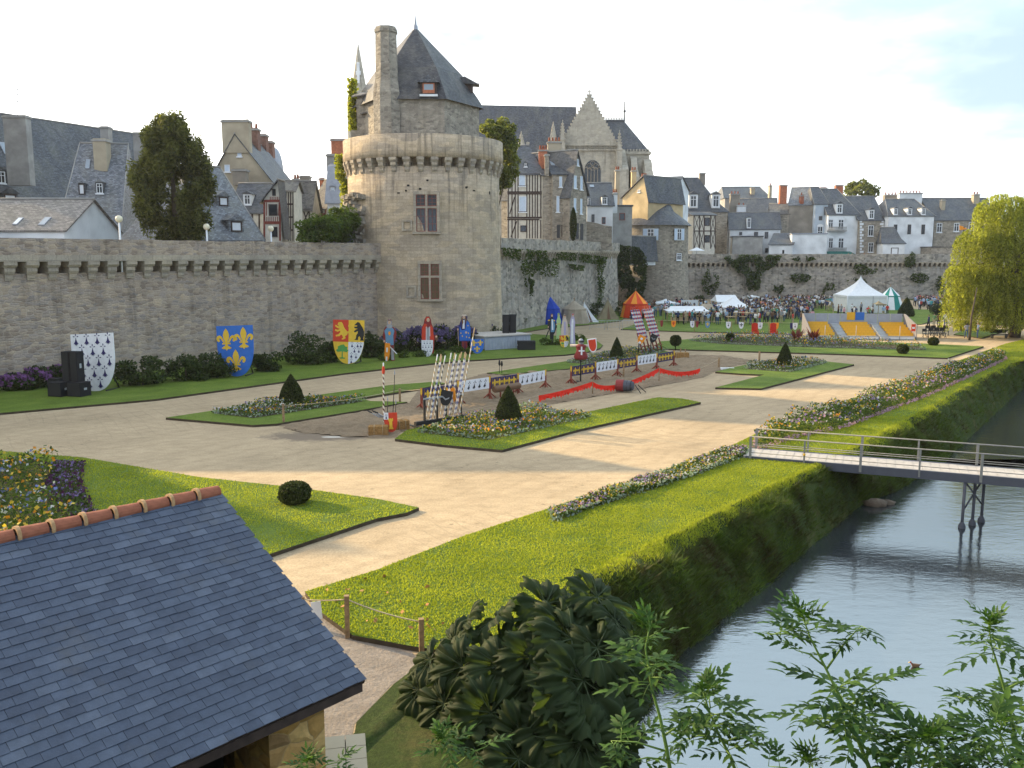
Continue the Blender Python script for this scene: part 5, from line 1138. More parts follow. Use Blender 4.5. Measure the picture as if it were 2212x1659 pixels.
for i, a in enumerate(((850, 765, 66, 56, 'blue hydrangea behind the knight cutout'), (898, 762, 60, 62, 'blue hydrangea left of the red robed cutout'), (950, 760, 62, 62, 'blue hydrangea right of the red robed cutout'), (1000, 757, 60, 60, 'blue hydrangea behind the blue robed cutout'), (1048, 742, 62, 50, 'blue hydrangea behind the lily shield by the stage'), (1086, 728, 50, 36, 'blue hydrangea at the right foot of the tower'))):
    shrub(a[4], *a[:4], mat='leaf_dark', flower='fl_hydrangea', group='blue hydrangeas around the tower', name='hydrangea', n=3000, d=1.6)
for a in ((832, 782, 34, 18, 'small tuft at the knight cutout'), (872, 776, 26, 20, 'small tuft right of the knight cutout'), (905, 774, 30, 20, 'small tuft left of the ermine shield cutout'), (948, 772, 26, 18, 'small tuft right of the ermine shield cutout'), (988, 765, 26, 20, 'small tuft left of the blue robed cutout'), (1012, 768, 20, 18, 'small tuft right of the blue robed cutout'), (1182, 748, 32, 20, 'leafy tuft at the foot of the officer cutout'), (1208, 748, 26, 18, 'leafy tuft between the right hand cutouts'), (1249, 738, 30, 20, 'leafy tuft beside the violet cutout')):
    shrub(a[4], *a[:4], mat='leaf_mid', n=500, group='leafy tufts around the cutout figures', leaf=.16, d=.5)
shrub('dark green bush behind the stage loudspeakers', 1108, 712, 50, 44, n=1400); shrub('crimson flowered bush beside the blue tent', 1140, 706, 48, 36, n=1300, flower='fl_magenta')
shrub('dark bush between the beige tent and the orange pavilion', 1345, 684, 34, 40, n=1000); shrub('dark bush behind the little white tent', 1292, 686, 40, 40, n=1000)
# clipped cones and balls
def topiary_cone(label, x, yb, yt, w_, prof, mat='leaf_topiary', n=5200):
    b = G(x, yb, .1); hh = P(x, yt, b.y).z-.1; r = w_/2/1935*b.y; root = thing('topiary_cone', label, 'topiary', b, 'clipped topiary cones')
    t_ = rng.uniform(0, 1, n*2); pr = np.interp(t_, [p[0] for p in prof], [p[1] for p in prof]); kp = rng.uniform(0, 1, n*2) < pr+.05; t_, pr = t_[kp], pr[kp]
    an = rng.uniform(0, 6.283, len(t_)); wob = np.array([1+.06*mn.noise((math.cos(a)*2, math.sin(a)*2, z*4)) for a, z in zip(an, t_)]); rr = r*pr*wob*rng.uniform(.93, 1.02, len(t_))
    arrmesh('foliage', leafquads(np.stack([b.x+rr*np.cos(an), b.y+rr*np.sin(an), .1+hh*t_], 1), .085, 0, .7), 4, M[mat], parent=root, origin=b)
    g = MB(); g.lathe([(r*.93*p[1], .1+hh*p[0]) for p in prof], (b.x, b.y, 0), 20); g.build('core', M['topiary_core'] if 'topiary_core' in M else plain('topiary_core', (.012, .016, .006), 1., .4, 8.), root); return root
egg = [(0, .72), (.08, .9), (.22, 1.), (.42, .86), (.62, .62), (.8, .36), (.92, .16), (1, .0)]
cone = [(0, .85), (.08, 1.), (.3, .88), (.55, .62), (.8, .33), (1, 0)]
topiary_cone('dark egg shaped topiary cone in the left flower bed', 630, 875, 808, 54, egg); topiary_cone('mossy topiary cone in the nearest flower bed', 1098, 914, 833, 57, egg, 'leaf_olive_dark' if 0 else 'leaf_topiary')
topiary_cone('sharp topiary cone behind the tilt barrier', 1332, 775, 728, 30, cone); topiary_cone('slightly ragged topiary cone in the right flower bed', 1695, 791, 739, 35, cone); topiary_cone('far topiary cone beside the striped tent', 1957, 683, 641, 36, cone, n=3500)
def topiary_ball(label, x, yb, w_, h_, stem=0., n=2400):
    b = G(x, yb, .1); r = w_/2/1935*b.y; hh = h_/1935*b.y; root = thing('topiary_ball', label, 'topiary', b, 'clipped topiary balls'); c0 = b+V((0, 0, stem+hh/2))
    d = unit(n); wob = np.array([1+.07*mn.noise(tuple(v*2.2)) for v in d])[:, None]; pts = np.array(c0)+np.clip(d*1.12, -1, 1)*wob*np.array([r, r, hh/2])*rng.uniform(.9, 1.02, n)[:, None]
    arrmesh('foliage', leafquads(pts, .09 if b.y < 40 else .12, 0, .7), 4, M['leaf_topiary'], parent=root, origin=b)
    g = MB(); g.blob(c0, (r*.9, r*.9, hh*.45), 14); 
    if stem: g.tube([b, c0], .05, 6)
    g.build('core', M['topiary_core'], root); return root
topiary_ball('round clipped bush casting a shadow on the near left lawn', 637, 1087, 65, 47, n=5000)
topiary_ball('clipped ball on a short stem left of the long border', 1459, 757, 22, 22, .45); topiary_ball('clipped ball half hidden behind the mauve border', 1577, 738, 17, 16, .1); topiary_ball('brownish clipped ball on the lawn edge before the grandstand', 1950, 764, 22, 20); topiary_ball('squared clipped bush right of the grandstand', 2016, 746, 20, 17)
topiary_ball('wide clipped dome near the crowd right of the striped tent', 2032, 680, 44, 24, n=2000); topiary_ball('clipped dark bush on the far lawn behind the willow', 2146, 692, 38, 16); topiary_ball('dark clipped bush under the willow', 2082, 712, 36, 20)
for (x, lb) in ((1722, 'dark red leaved canna clump left of the grandstand'), (1757, 'smaller dark red canna clump at the grandstand corner')):
    b = G(x, 740); root = thing('canna_plant', lb, 'plant', b, 'red leaved cannas'); g = MB()
    for i in range(26):
        a = random.uniform(0, 6.28); l = random.uniform(.6, 1.3); s = V((math.cos(a)*.25, math.sin(a)*.25, random.uniform(.1, .7))); e = s+V((math.cos(a)*l*.5, math.sin(a)*l*.5, l*.75)); m = (s+e)/2; w_ = V((-math.sin(a), math.cos(a), 0))*.13
        g.poly([b+s, b+m+w_, b+e, b+m-w_])
    g.build('leaves', M['leaf_red'], root); g = MB(); g.tube([b, b+V((0, 0, .9))], .06); g.build('stem', M['leaf_red'], root)
# weeping willow at the right
wb0 = G(2140, 735); W0 = P(2150, 560, 96)
wl = thing('willow', 'big golden green weeping willow at the right edge of the garden', 'tree', (W0.x+1.5, 97, 0))
st = []; rngp = []
N = 1500
lobes = [(2165, 450, 60, 2.6), (2200, 470, 90, 3.4), (2120, 520, 60, 2.6), (2170, 530, 90, 3.6), (2080, 590, 38, 2.0), (2110, 600, 60, 2.6), (2075, 640, 30, 1.8), (2230, 560, 110, 4.), (2260, 480, 100, 4.), (2150, 620, 80, 3.), (2210, 640, 90, 3.), (2300, 560, 120, 4.5), (2190, 690, 60, 3.0), (2105, 655, 30, 2.0)]
for (lx, ly, lw, ld) in lobes:
    c = P(lx, ly, 97); rx = lw/1935*97*.8; k = int(250*max(.5, lw/70))
    d = unit(k); d[:, 2] = np.abs(d[:, 2])*.8; p0 = np.array(c)+d*np.array([rx, ld, rx*.75])
    L = rng.uniform(1.2, 5.6, k)
    for p, l, dd in zip(p0, L, d):
        m = int(l/.16); q = np.arange(m)/m; sway = .35*np.sin(q*2+p[0]*3)
        x = p[0]+dd[0]*.6*q+sway*.4+rng.normal(0, .06, m); y = p[1]+dd[1]*.6*q+rng.normal(0, .06, m); z = p[2]-l*q**1.3+.3*q*(1-q)
        st.append(np.stack([x, y, z], 1))
st = np.concatenate(st); st = st[st[:, 2] > .7]
arrmesh('crown', leafquads(st, .34, .1, .3, .9), 4, M['leaf_willow'], parent=wl, origin=(W0.x+1.5, 97, 0))
g = MB(); o = V((W0.x+3.2, 97, 0)); g.tube([o, o+V((.3, 0, 3)), o+V((-.2, 0, 6)), o+V((.4, 0, 12))], [.65, .5, .42, .15], 10)
for i in range(9):
    a = i*.9; g.tube([o+V((0, 0, 3.5+.6*i)), o+V((math.cos(a)*2.5, math.sin(a)*1.5, 6+.7*i)), o+V((math.cos(a)*5, math.sin(a)*3, 6+.6*i))], [.25, .16, .05], 6)
g.build('trunk', M['bark'], wl)
g = MB(); tx = G(2094, 735); g.tube([tx, tx+V((.05, 0, 2.5)), tx+V((.5, .2, 5.5))], [.13, .11, .06], 8); g.build('low_trunk', M['bark'], wl)
# bushy trees on the far river bank, outside the frame, seen only in the water
for i, (x, y, z, r) in enumerate(((50, 62, 4, 5), (58, 78, 5, 6), (69, 95, 5, 6.5))):
    tree('tree', ['bushy tree on the far river bank opposite the footbridge', 'tall tree on the far river bank upstream of the bridge', 'tall tree on the far bank near the willow'][i], 'tree', (x, y, .2), (x, y, z+3), (r, r, z+1.5), 6000, .6, 'leaf_mid', 40, 1.8, .35, 'trees on the far bank')
# ---------------------------------------------------------------- heraldry and festival props
for nm, c in dict(p_white=(.72, .73, .76), p_navy=(.03, .025, .11), p_blue=(.03, .14, .5), p_gold=(.72, .46, .04), p_red=(.55, .05, .02), p_black=(.02, .02, .022), p_green=(.08, .3, .07), p_skin=(.6, .4, .28), p_sky=(.12, .25, .4), p_grey=(.3, .31, .33), p_brown=(.16, .09, .05), p_violet=(.42, .38, .55), p_pink=(.6, .5, .42), p_lime=(.4, .55, .25), p_maroon=(.22, .03, .03), p_orange=(.8, .28, .02), p_steel=(.35, .37, .4), p_wood=(.42, .3, .17), p_girder=(.07, .075, .095)).items(): plain(nm, c, .6 if nm != 'p_steel' else .4, .08, 4.)
plain('black_cloth', (.012, .012, .016), .8, .2, 9.); plain('grille', (.02, .02, .022), .6, .3, 40.); plain('canvas_white', (.68, .7, .72), .85, .06, 2.); plain('canvas_beige', (.38, .32, .24), .9, .12, 2., big=.8); plain('canvas_khaki', (.25, .21, .13), .9, .12, 2., big=.8); plain('canvas_blue', (.012, .045, .32), .8, .15, 2.); plain('canvas_red', (.6, .06, .02), .8, .1, 2.); plain('canvas_orange', (.75, .27, .03), .8, .1, 2.); plain('canvas_green', (.02, .2, .17), .8, .1, 2.); plain('canvas_grey', (.33, .36, .42), .9, .1, 2.); plain('cloth_red', (.75, .025, .01), .7, .1, 3.); plain('straw', (.3, .17, .06), 1., .45, 18., .8); plain('rope', (.42, .35, .24), 1., .2, 30.); plain('wood_post', (.3, .2, .11), .9, .35, 8., .3); plain('oxblood', (.22, .05, .03), .6, .2, 6.); plain('galv', (.42, .44, .46), .45, .1, 6., metal=.6); plain('deck', (.44, .4, .36), .8, .15, 6.); plain('seat_yellow', (.68, .38, .03), .45, .08, 4.); plain('throne_red', (.5, .03, .012), .6, .1, 5.); plain('rail_grey', (.2, .2, .19), .6, .15, 8.); plain('brown_rock', (.16, .12, .09), .9, .4, 4., .6)
class Fr:
    def __init__(s, o, yaw=0., lean=0., roll=0.):
        Mt = Matrix.Rotation(yaw, 3, 'Z') @ Matrix.Rotation(-lean, 3, 'X') @ Matrix.Rotation(roll, 3, 'Y')
        s.o, s.t, s.u, s.n = V(o), Mt @ V((1, 0, 0)), Mt @ V((0, 0, 1)), Mt @ V((0, -1, 0))
    def p(s, x, y, d=0.): return s.o+s.t*x+s.u*y+s.n*d
    def plate(s, g, pts, d0, d1, m=0, sx=1., sy=1., ox=0., oy=0.):
        g.prism([s.p(ox+x*sx, oy+y*sy, d0) for x, y in pts], s.n*(d1-d0), m)
mir = lambda r: r+[(-x, y) for x, y in r[::-1] if abs(x) > 1e-6]
FLEUR = [mir([(0, 1.), (.1, .86), (.15, .7), (.13, .55), (.07, .42), (.05, .34)]), [(.06, .36), (.14, .5), (.2, .62), (.3, .69), (.41, .66), (.47, .55), (.44, .44), (.37, .38), (.31, .41), (.3, .48), (.34, .5), (.33, .55), (.27, .54), (.2, .44), (.13, .34)]]
FLEUR += [[(-x, y) for x, y in FLEUR[1]][::-1], [(-.2, .27), (.2, .27), (.2, .34), (-.2, .34)], mir([(0, -.02), (.06, .06), (.14, .05), (.24, .1), (.16, .16), (.08, .2), (.05, .27)])]
ERM = [mir([(0, .68), (.04, .5), (.1, .3), (.25, .1), (.13, .13), (.12, -.0), (.05, .08), (0, -.06)]), mir([(0, 1.02), (.055, .9), (0, .78)]), [(.07, .74), (.18, .8), (.28, .76), (.18, .7)], [(-.07, .74), (-.18, .7), (-.28, .76), (-.18, .8)]]
LION = [[(.25, .95), (.42, .98), (.5, .86), (.55, .72), (.62, .6), (.72, .5), (.78, .4), (.74, .28), (.62, .22), (.66, .1), (.5, .02), (.42, .05), (.52, .12), (.48, .22), (.42, .3), (.3, .2), (.12, .18), (.1, .26), (.25, .3), (.36, .42), (.36, .5), (.2, .44), (.05, .5), (.08, .58), (.22, .54), (.34, .6), (.2, .64), (.06, .74), (.1, .82), (.22, .74), (.3, .74), (.2, .82)], [(.7, .44), (.83, .5), (.88, .62), (.78, .76), (.84, .92), (.95, .97), (.9, .8), (.99, .64), (.94, .46), (.8, .36)]]
BEAR = [[(.3, .92), (.38, 1.), (.48, .97), (.56, .85), (.66, .7), (.74, .5), (.74, .3), (.7, .15), (.74, .02), (.52, .02), (.56, .12), (.5, .25), (.42, .2), (.42, .05), (.22, .05), (.3, .13), (.32, .3), (.4, .42), (.4, .52), (.24, .44), (.18, .5), (.3, .6), (.4, .64), (.24, .66), (.18, .74), (.36, .76), (.36, .82), (.2, .82)]]
TREE = [[(.46, .12), (.54, .12), (.53, .5), (.8, .46), (.9, .58), (.8, .66), (.84, .78), (.68, .82), (.6, .95), (.46, .92), (.34, .88), (.2, .8), (.22, .66), (.08, .58), (.2, .46), (.47, .5)], [(.3, .1), (.36, .04), (.66, .04), (.7, .1), (.5, .14)]]
def outline(w, h, k=14, rnd=.62):
    r = [(w/2, h), (w/2, h*rnd)]
    for i in range(1, k+1):
        q = math.pi/2*i/k; r.append((w/2*math.cos(q)**.85 if i < k else 0, h*rnd*(1-math.sin(q))))
    return mir(r)
def half_in(w, h, rnd, y):
    if y > h*rnd: return w/2
    q = math.asin(min(1, max(0, 1-y/(h*rnd)))); return w/2*math.cos(q)**.85
def put(g, fr, shapes, x, y, s, d, m):
    for p in shapes: fr.plate(g, p, d, d+.012, m, s, s, x, y)
def ermine_field(g, fr, x0, x1, y0, y1, nx, ny, d, m, w=None, h=None, rnd=.62):
    sx = (x1-x0)/nx; sy = (y1-y0)/ny; s = min(sx*1.0, sy*1.06)
    for j in range(ny):
        for i in range(nx+(j % 2)):
            x = x0+sx*(i+.5-(.5 if j % 2 else 0)); y = y0+sy*j
            if x-.2*s < x0 or x+.2*s > x1: continue
            if w and abs(x)+.27*s > half_in(w, h, rnd, y+.1*s): continue
            put(g, fr, ERM, x, y, s, d, m)
def big_shield(label, b, w, h, yaw, roll, design, name='heraldic_shield', group='giant heraldic shields', strut=True, rnd=.62, lean=.07, th=.06):
    fr = Fr(b, yaw, lean, roll); root = thing(name, label, 'shield', b, group); g = MB()
    base = {'ermine': 'p_white', 'fleur': 'p_blue', 'quarter': 'p_gold', 'tower': 'p_red', 'black': 'p_black', 'chequer': 'p_orange'}[design]
    fr.plate(g, outline(w, h, rnd=rnd), -th, 0); g.build('board', M[base], root); g = MB(); d = .004
    if design == 'ermine': ermine_field(g, fr, -w/2, w/2, .05*h, h*1.0, 4, 5 if h > 2 else 4, d, 0, w, h, rnd); g.build('emblem', M['p_navy'], root)
    elif design == 'fleur':
        s = h*.43
        for x, y in ((-.24*w, .52*h), (.24*w, .54*h), (0, .1*h)): put(g, fr, FLEUR, x, y, s, d, 0)
        g.build('emblem', M['p_gold'], root)
    elif design == 'quarter':
        m_ = h*.5; q = outline(w, h, rnd=rnd)
        fr.plate(g, [(-w/2, m_), (0, m_), (0, h), (-w/2, h)], d, d+.01, 0)
        cut = [(0, m_), (0, 0)]+[(half_in(w, h, rnd, y), y) for y in [h*.0+m_*k/12 for k in range(13)]]; fr.plate(g, cut, d, d+.01, 1)
        put(g, fr, LION, -w*.47, m_+h*.04, h*.42, d+.012, 2); put(g, fr, BEAR, w*.06, m_+h*.03, h*.43, d, 3); put(g, fr, TREE, -w*.44, h*.1, h*.36, d, 4)
        for (x, y, s) in ((.12, .36, .13), (.3, .36, .13), (.4, .36, .12), (.2, .24, .13), (.34, .24, .12), (.1, .12, .13), (.25, .11, .12), (.1, .0, .11)):
            if x*w+.2*s*h < half_in(w, h, rnd, y*h+.02*h): put(g, fr, ERM, x*w, y*h+.02*h, s*h, d+.012, 5)
        g.build('emblem', [M[k] for k in ('p_red', 'p_white', 'p_gold', 'p_black', 'p_green', 'p_navy')], root)
    elif design == 'tower':
        put(g, fr, [[(-.2, .0), (.2, .0), (.17, .12), (.12, .2), (.12, .62), (.2, .7), (.2, .9), (.1, .9), (.1, .82), (.04, .82), (.04, .9), (-.04, .9), (-.04, .82), (-.1, .82), (-.1, .9), (-.2, .9), (-.2, .7), (-.12, .62), (-.12, .2), (-.17, .12)]], 0, h*.16, h*.62, d, 0)
        fr.plate(g, [(-w/2-.01, h*.66), (-w*.16, h*.66), (-w*.16, h+.01), (-w/2-.01, h+.01)], d, d+.012, 1); put(g, fr, ERM, -w*.33, h*.7, h*.24, d+.014, 2)
        g.build('emblem', [M['p_gold'], M['p_white'], M['p_navy']], root)
    elif design == 'chequer':
        for i in range(3):
            for j in range(4):
                if (i+j) % 2 and abs((i-1)*w/3)+w/6 < half_in(w, h, rnd, j*h/4+.05): fr.plate(g, [((i-1.5)*w/3, j*h/4), ((i-.5)*w/3, j*h/4), ((i-.5)*w/3, (j+1)*h/4), ((i-1.5)*w/3, (j+1)*h/4)], d, d+.01)
        if g.v: g.build('emblem', M['p_white'], root)
    elif design == 'black': fr.plate(g, [(-w*.3, h*.5), (0, h*.35), (w*.3, h*.5), (w*.3, h*.6), (0, h*.45), (-w*.3, h*.6)], d, d+.01); g.build('emblem', M['p_grey'], root)
    if strut:
        for s in (-.22, .22):
            g = MB(); a = fr.p(s*w, h*.6, -th); e = V((a.x, a.y, b.z))-fr.n*1.5; e.z = b.z; g.tube([a, e], .05, 6); g.tube([e, V((fr.p(s*w, 0, -.1).x, fr.p(s*w, 0, -.1).y, b.z+.04))], .05, 6); g.build('strut', M['p_black'], root)
    return root
big_shield('giant white ermine shield beside the speaker stack', G(207, 845, .12), 3.05, 3.72, -.18, R(-3.5), 'ermine')
big_shield('giant blue shield with three golden lilies', G(512, 813, .12), 2.75, 3.68, -.12, R(-2.5), 'fleur')
big_shield('giant quartered shield with lion, bear, tree and ermine', G(752, 786, .12), 2.58, 3.55, -.1, R(1.2), 'quarter')
# painted cutout figures
def cutout(label, b, h, layers, yaw=0., name='cutout_figure', group='painted cutout figures'):
    fr = Fr(b, yaw, .05); root = thing(name, label, 'cutout', b, group)
    for i, (nm, mat, polys) in enumerate(layers):
        g = MB()
        for j, p in enumerate(polys): fr.plate(g, p, -.05 if i == 0 else .002+.007*i+.0012*j, .0 if i == 0 else .008+.007*i+.0012*j, 0, h, h)
        g.build(nm, M[mat], root)
    g = MB(); g.tube([fr.p(0, h*.6, -.06), V((fr.p(0, 0, -1.2).x, fr.p(0, 0, -1.2).y, b.z))], .04, 5); g.build('strut', M['p_black'], root)
    return root
def oval(x, y, rx, ry, k=14): return [(x+rx*math.cos(2*math.pi*i/k), y+ry*math.sin(2*math.pi*i/k)) for i in range(k)]
eyes = lambda x, y, s=.012: [oval(x-s, y, .004, .003, 6), oval(x+s, y, .004, .003, 6), [(x-.008, y-.035), (x+.008, y-.035), (x+.006, y-.03), (x-.006, y-.03)], [(x, y), (x+.006, y-.018), (x-.004, y-.018)]]
robe = lambda t, w0, w1, y0, y1: [(-w1, y0), (w1, y0), (w0, y1), (-w0, y1)]
cutout('painted cutout knight in blue tunic with a sword and yellow shield', G(842, 779, .12), 3.45, [
    ('silhouette', 'p_maroon', [[(-.12, 0), (-.02, 0), (-.01, .3), (.02, .3), (.03, .0), (.12, .0), (.1, .3), (.11, .45), (.15, .55), (.17, .68), (.11, .8), (.05, .83), (.05, .88), (.06, .95), (.03, 1.), (-.03, 1.), (-.06, .94), (-.05, .85), (-.1, .82), (-.14, .75), (-.17, .6), (-.13, .45), (-.11, .3)]]),
    ('tunic', 'p_sky', [[(-.1, .36), (.1, .38), (.09, .6), (.12, .72), (.08, .79), (-.07, .79), (-.13, .72), (-.1, .6)]]), ('armour', 'p_steel', [[(-.11, .02), (-.03, .02), (-.03, .3), (-.1, .3)], [(.04, .02), (.11, .02), (.09, .3), (.03, .3)]]), ('mail', 'p_grey', [oval(0, .83, .075, .05), oval(0, .92, .06, .075)]), ('face', 'p_skin', [oval(0, .92, .032, .045), oval(-.13, .47, .025, .03)]), ('hair', 'p_brown', [[(-.045, .93), (-.03, .98), (.03, .98), (.045, .93), (.03, .955), (-.03, .955)]]), ('features', 'p_black', eyes(0, .925)), ('sword', 'p_white', [[(-.1, .42), (.17, .16), (.19, .17), (-.08, .45)]]), ('crest', 'p_orange', [oval(0, .66, .03, .05)])], -.1)
big_shield('narrow yellow and red shield leaning on the knight cutout', G(840, 779, .12)+V((-.15, -.35, 0)), .5, 1.5, -.5, R(2), 'quarter' if 0 else 'chequer', strut=False, group='small shields by the cutouts', rnd=.5)
cutout('painted cutout of a red hooded man holding a purse', G(925, 769, .12), 3.45, [
    ('silhouette', 'p_maroon', [[(-.14, .06), (.14, .06), (.16, .4), (.2, .42), (.24, .5), (.21, .54), (.14, .52), (.13, .72), (.09, .82), (.07, .93), (.03, 1.), (-.04, 1.), (-.09, .93), (-.11, .82), (-.16, .72), (-.17, .5)]]),
    ('robe', 'p_red', [[(-.14, .08), (-.05, .08), (-.03, .8), (-.09, .82), (-.15, .7), (-.16, .5)], [(.06, .08), (.13, .08), (.15, .42), (.12, .72), (.07, .8), (.04, .7)]]), ('gown', 'p_grey', [[(-.04, .08), (.06, .08), (.035, .68), (0, .74), (-.03, .68)]]), ('trim', 'p_white', [[(-.06, .1), (-.045, .1), (-.035, .74), (-.05, .74)], [(.04, .5), (.055, .5), (.05, .74), (.035, .74)]]), ('face', 'p_skin', [oval(.005, .91, .038, .05), oval(.21, .49, .025, .03)]), ('hood', 'p_red', [[(-.06, .86), (-.06, .95), (-.02, .99), (.03, .985), (.05, .94), (.03, .96), (-.02, .96), (-.035, .9)]]), ('features', 'p_black', eyes(.005, .915)), ('purse', 'p_brown', [oval(.22, .43, .03, .045)])], -.05)
big_shield('small ermine shield in front of the red hooded cutout', G(924, 769, .12)+V((0, -.4, 0)), 1.0, 1.42, 0, 0, 'ermine', strut=False, group='small shields by the cutouts')
cutout('painted cutout of a man in a blue lily robe with a staff', G(1004, 760, .12), 3.4, [
    ('silhouette', 'p_navy', [[(-.07, 0), (.0, 0), (.01, .1), (.03, .0), (.08, .0), (.07, .25), (.15, .3), (.17, .6), (.13, .78), (.07, .86), (.08, .93), (.06, .99), (-.06, .99), (-.08, .93), (-.1, .84), (-.15, .7), (-.2, .5), (-.17, .3), (-.09, .27)]]),
    ('robe', 'p_blue', [[(-.14, .3), (.15, .3), (.16, .6), (.12, .78), (.05, .85), (.02, .6), (-.08, .58), (-.13, .7)]]), ('stockings', 'p_maroon', [[(-.07, .06), (-.01, .06), (.0, .28), (-.08, .28)], [(.02, .06), (.07, .06), (.07, .28), (.01, .28)]]), ('lining', 'p_white', [[(-.06, .62), (0, .62), (0, .86), (-.04, .84)]]), ('face', 'p_skin', [oval(-.02, .92, .034, .045), oval(.04, .52, .03, .03), oval(-.18, .6, .022, .03)]), ('wig', 'p_brown', [[(-.06, .72), (-.03, .78), (-.045, .9), (-.06, .95), (-.09, .9)], [(.01, .94), (.04, .95), (.06, .84), (.04, .74), (.015, .85)]]), ('hat', 'p_pink', [[(-.08, .955), (.06, .955), (.05, .995), (-.06, .995)]]), ('features', 'p_black', eyes(-.02, .925)), ('lilies', 'p_gold', [oval(.09, .7, .014, .02), oval(.1, .5, .014, .02), oval(.05, .4, .014, .02), oval(-.06, .42, .014, .02), oval(.12, .38, .014, .02), oval(-.1, .5, .014, .02)]), ('staff', 'p_wood', [[(-.165, .0), (-.15, .0), (-.17, .6), (-.185, .6)]])], .05)
big_shield('small blue lily shield at the end of the grey stage', G(1031, 763, .12)+V((0, -.2, 0)), 1.2, 1.28, .1, 0, 'fleur', strut=False, group='small shields by the cutouts')
cutout('painted cutout officer in a dark coat and pale blue apron leaning on a musket', G(1192, 742, .12), 3.0, [
    ('silhouette', 'p_black', [[(-.05, 0), (.05, 0), (.06, .3), (.1, .35), (.14, .5), (.17, .62), (.14, .66), (.07, .78), (.03, .86), (.04, .93), (.02, .99), (-.03, .99), (-.05, .93), (-.04, .86), (-.1, .8), (-.14, .7), (-.14, .55), (-.1, .45), (-.25, .02), (-.27, .03), (-.14, .4), (-.08, .45)]]), ('apron', 'p_sky', [[(-.04, .38), (.08, .38), (.11, .6), (.06, .8), (-.02, .82), (-.03, .6)]]), ('sash', 'p_white', [[(0, .45), (.05, .45), (.03, .8), (-.01, .8)]]), ('epaulette', 'p_gold', [oval(-.1, .77, .04, .02), oval(.08, .76, .03, .02)]), ('face', 'p_skin', [oval(0, .92, .03, .042), oval(-.12, .55, .02, .025), oval(.15, .63, .02, .025)]), ('hair', 'p_brown', [[(-.035, .93), (-.03, .985), (.02, .985), (.035, .94), (0, .965)]]), ('features', 'p_black', eyes(0, .92))])
cutout('painted cutout of a slim woman in a lime green gown', G(1207, 733, .12), 2.75, [
    ('silhouette', 'p_lime', [[(-.1, 0), (.1, 0), (.06, .5), (.09, .7), (.04, .84), (.045, .93), (.02, 1.), (-.03, 1.), (-.05, .93), (-.04, .84), (-.09, .7), (-.06, .5)]]), ('veil', 'p_green', [[(-.05, .82), (-.045, .95), (0, .99), (.045, .95), (.03, .93), (-.03, .93)]]), ('face', 'p_skin', [oval(0, .92, .028, .04), oval(.05, .6, .02, .02)]), ('belt', 'p_gold', [[(-.06, .58), (.06, .58), (.06, .6), (-.06, .6)]]), ('features', 'p_black', eyes(0, .92))], .1)
cutout('painted cutout of a woman in a broad pink cloak', G(1220, 742, .12), 2.9, [
    ('silhouette', 'p_pink', [[(-.13, 0), (.13, 0), (.12, .5), (.09, .75), (.05, .85), (.05, .94), (.0, 1.), (-.05, .94), (-.05, .85), (-.09, .75), (-.12, .5)]]), ('gown', 'p_violet', [[(-.04, .02), (.05, .02), (.03, .75), (-.03, .75)]]), ('face', 'p_skin', [oval(0, .92, .03, .042)]), ('hair', 'p_brown', [[(-.04, .92), (-.02, .975), (.03, .975), (.04, .92), (0, .955)]]), ('features', 'p_black', eyes(0, .92))], .1)
cutout('painted cutout of a tall lady in white and violet', G(1237, 743, .12), 3.05, [
    ('silhouette', 'p_violet', [[(-.09, 0), (.09, 0), (.06, .45), (.08, .7), (.05, .84), (.04, .9), (.04, .96), (0, 1.), (-.04, .96), (-.04, .88), (-.06, .84), (-.1, .68), (-.07, .45)]]), ('gown', 'p_white', [[(-.05, .02), (.02, .02), (.02, .8), (-.03, .82), (-.05, .6)]]), ('face', 'p_skin', [oval(0, .92, .027, .04)]), ('hair', 'p_red', [[(-.035, .93), (-.02, .98), (.02, .98), (.035, .93), (0, .957)]]), ('features', 'p_black', eyes(0, .92))])
big_shield('small quartered shield at the foot of the pink cloaked cutout', G(1219, 750, .12)+V((0, -.2, 0)), .85, 1.15, 0, R(-3), 'quarter', strut=False, group='small shields by the cutouts')
# loudspeakers and stage
def speaker(label, o, w, d, h, yaw=0., cat='loudspeaker', grp=None):
    fr = Fr(o, yaw); root = thing('loudspeaker', label, cat, o, grp); zb = o[2]; o = V((o[0], o[1], 0)); g = MB(); g.fbox(o, fr.t, fr.n, -w/2, w/2, -d, 0, zb, zb+h); g.build('cabinet', M['black_cloth'], root)
    g = MB(); e = .05; g.fbox(o, fr.t, fr.n, -w/2+e, w/2-e, 0, .02, zb+e, zb+h-e); g.build('grille', M['grille'], root)
    for s in (-1, 1): g = MB(); g.fbox(V(o), fr.t, fr.n, s*(w/2)+(-.02 if s < 0 else 0), s*(w/2)+(0 if s < 0 else .02), -d*.6, -d*.35, zb+h*.45, zb+h*.6); g.build('handle', M['p_steel'], root)
q = G(143, 857, .12); k_ = q.y/1935
for i, x in enumerate((118, 160)): speaker(['left bass cabinet under the speaker stack by the ermine shield', 'right bass cabinet under the speaker stack by the ermine shield'][i], G(x, 857, .12), 36*k_, .9, 31*k_, -.3, grp='speaker stack by the ermine shield')
tops = q+V((0, .45, 31*k_)); 
for i, x in enumerate((-10, 10)): speaker(['left tall loudspeaker on the bass cabinets', 'right tall loudspeaker on the bass cabinets'][i], tops+V((x*k_+.1, -x*k_*.2, 0)), 19*k_, .6, 66*k_, -.3, grp='speaker stack by the ermine shield')
am = G(104, 846, .12); speaker('small amplifier rack on the grass left of the speaker stack', am+V((0, .6, 0)), .7, .6, .75, -.3, 'amplifier')
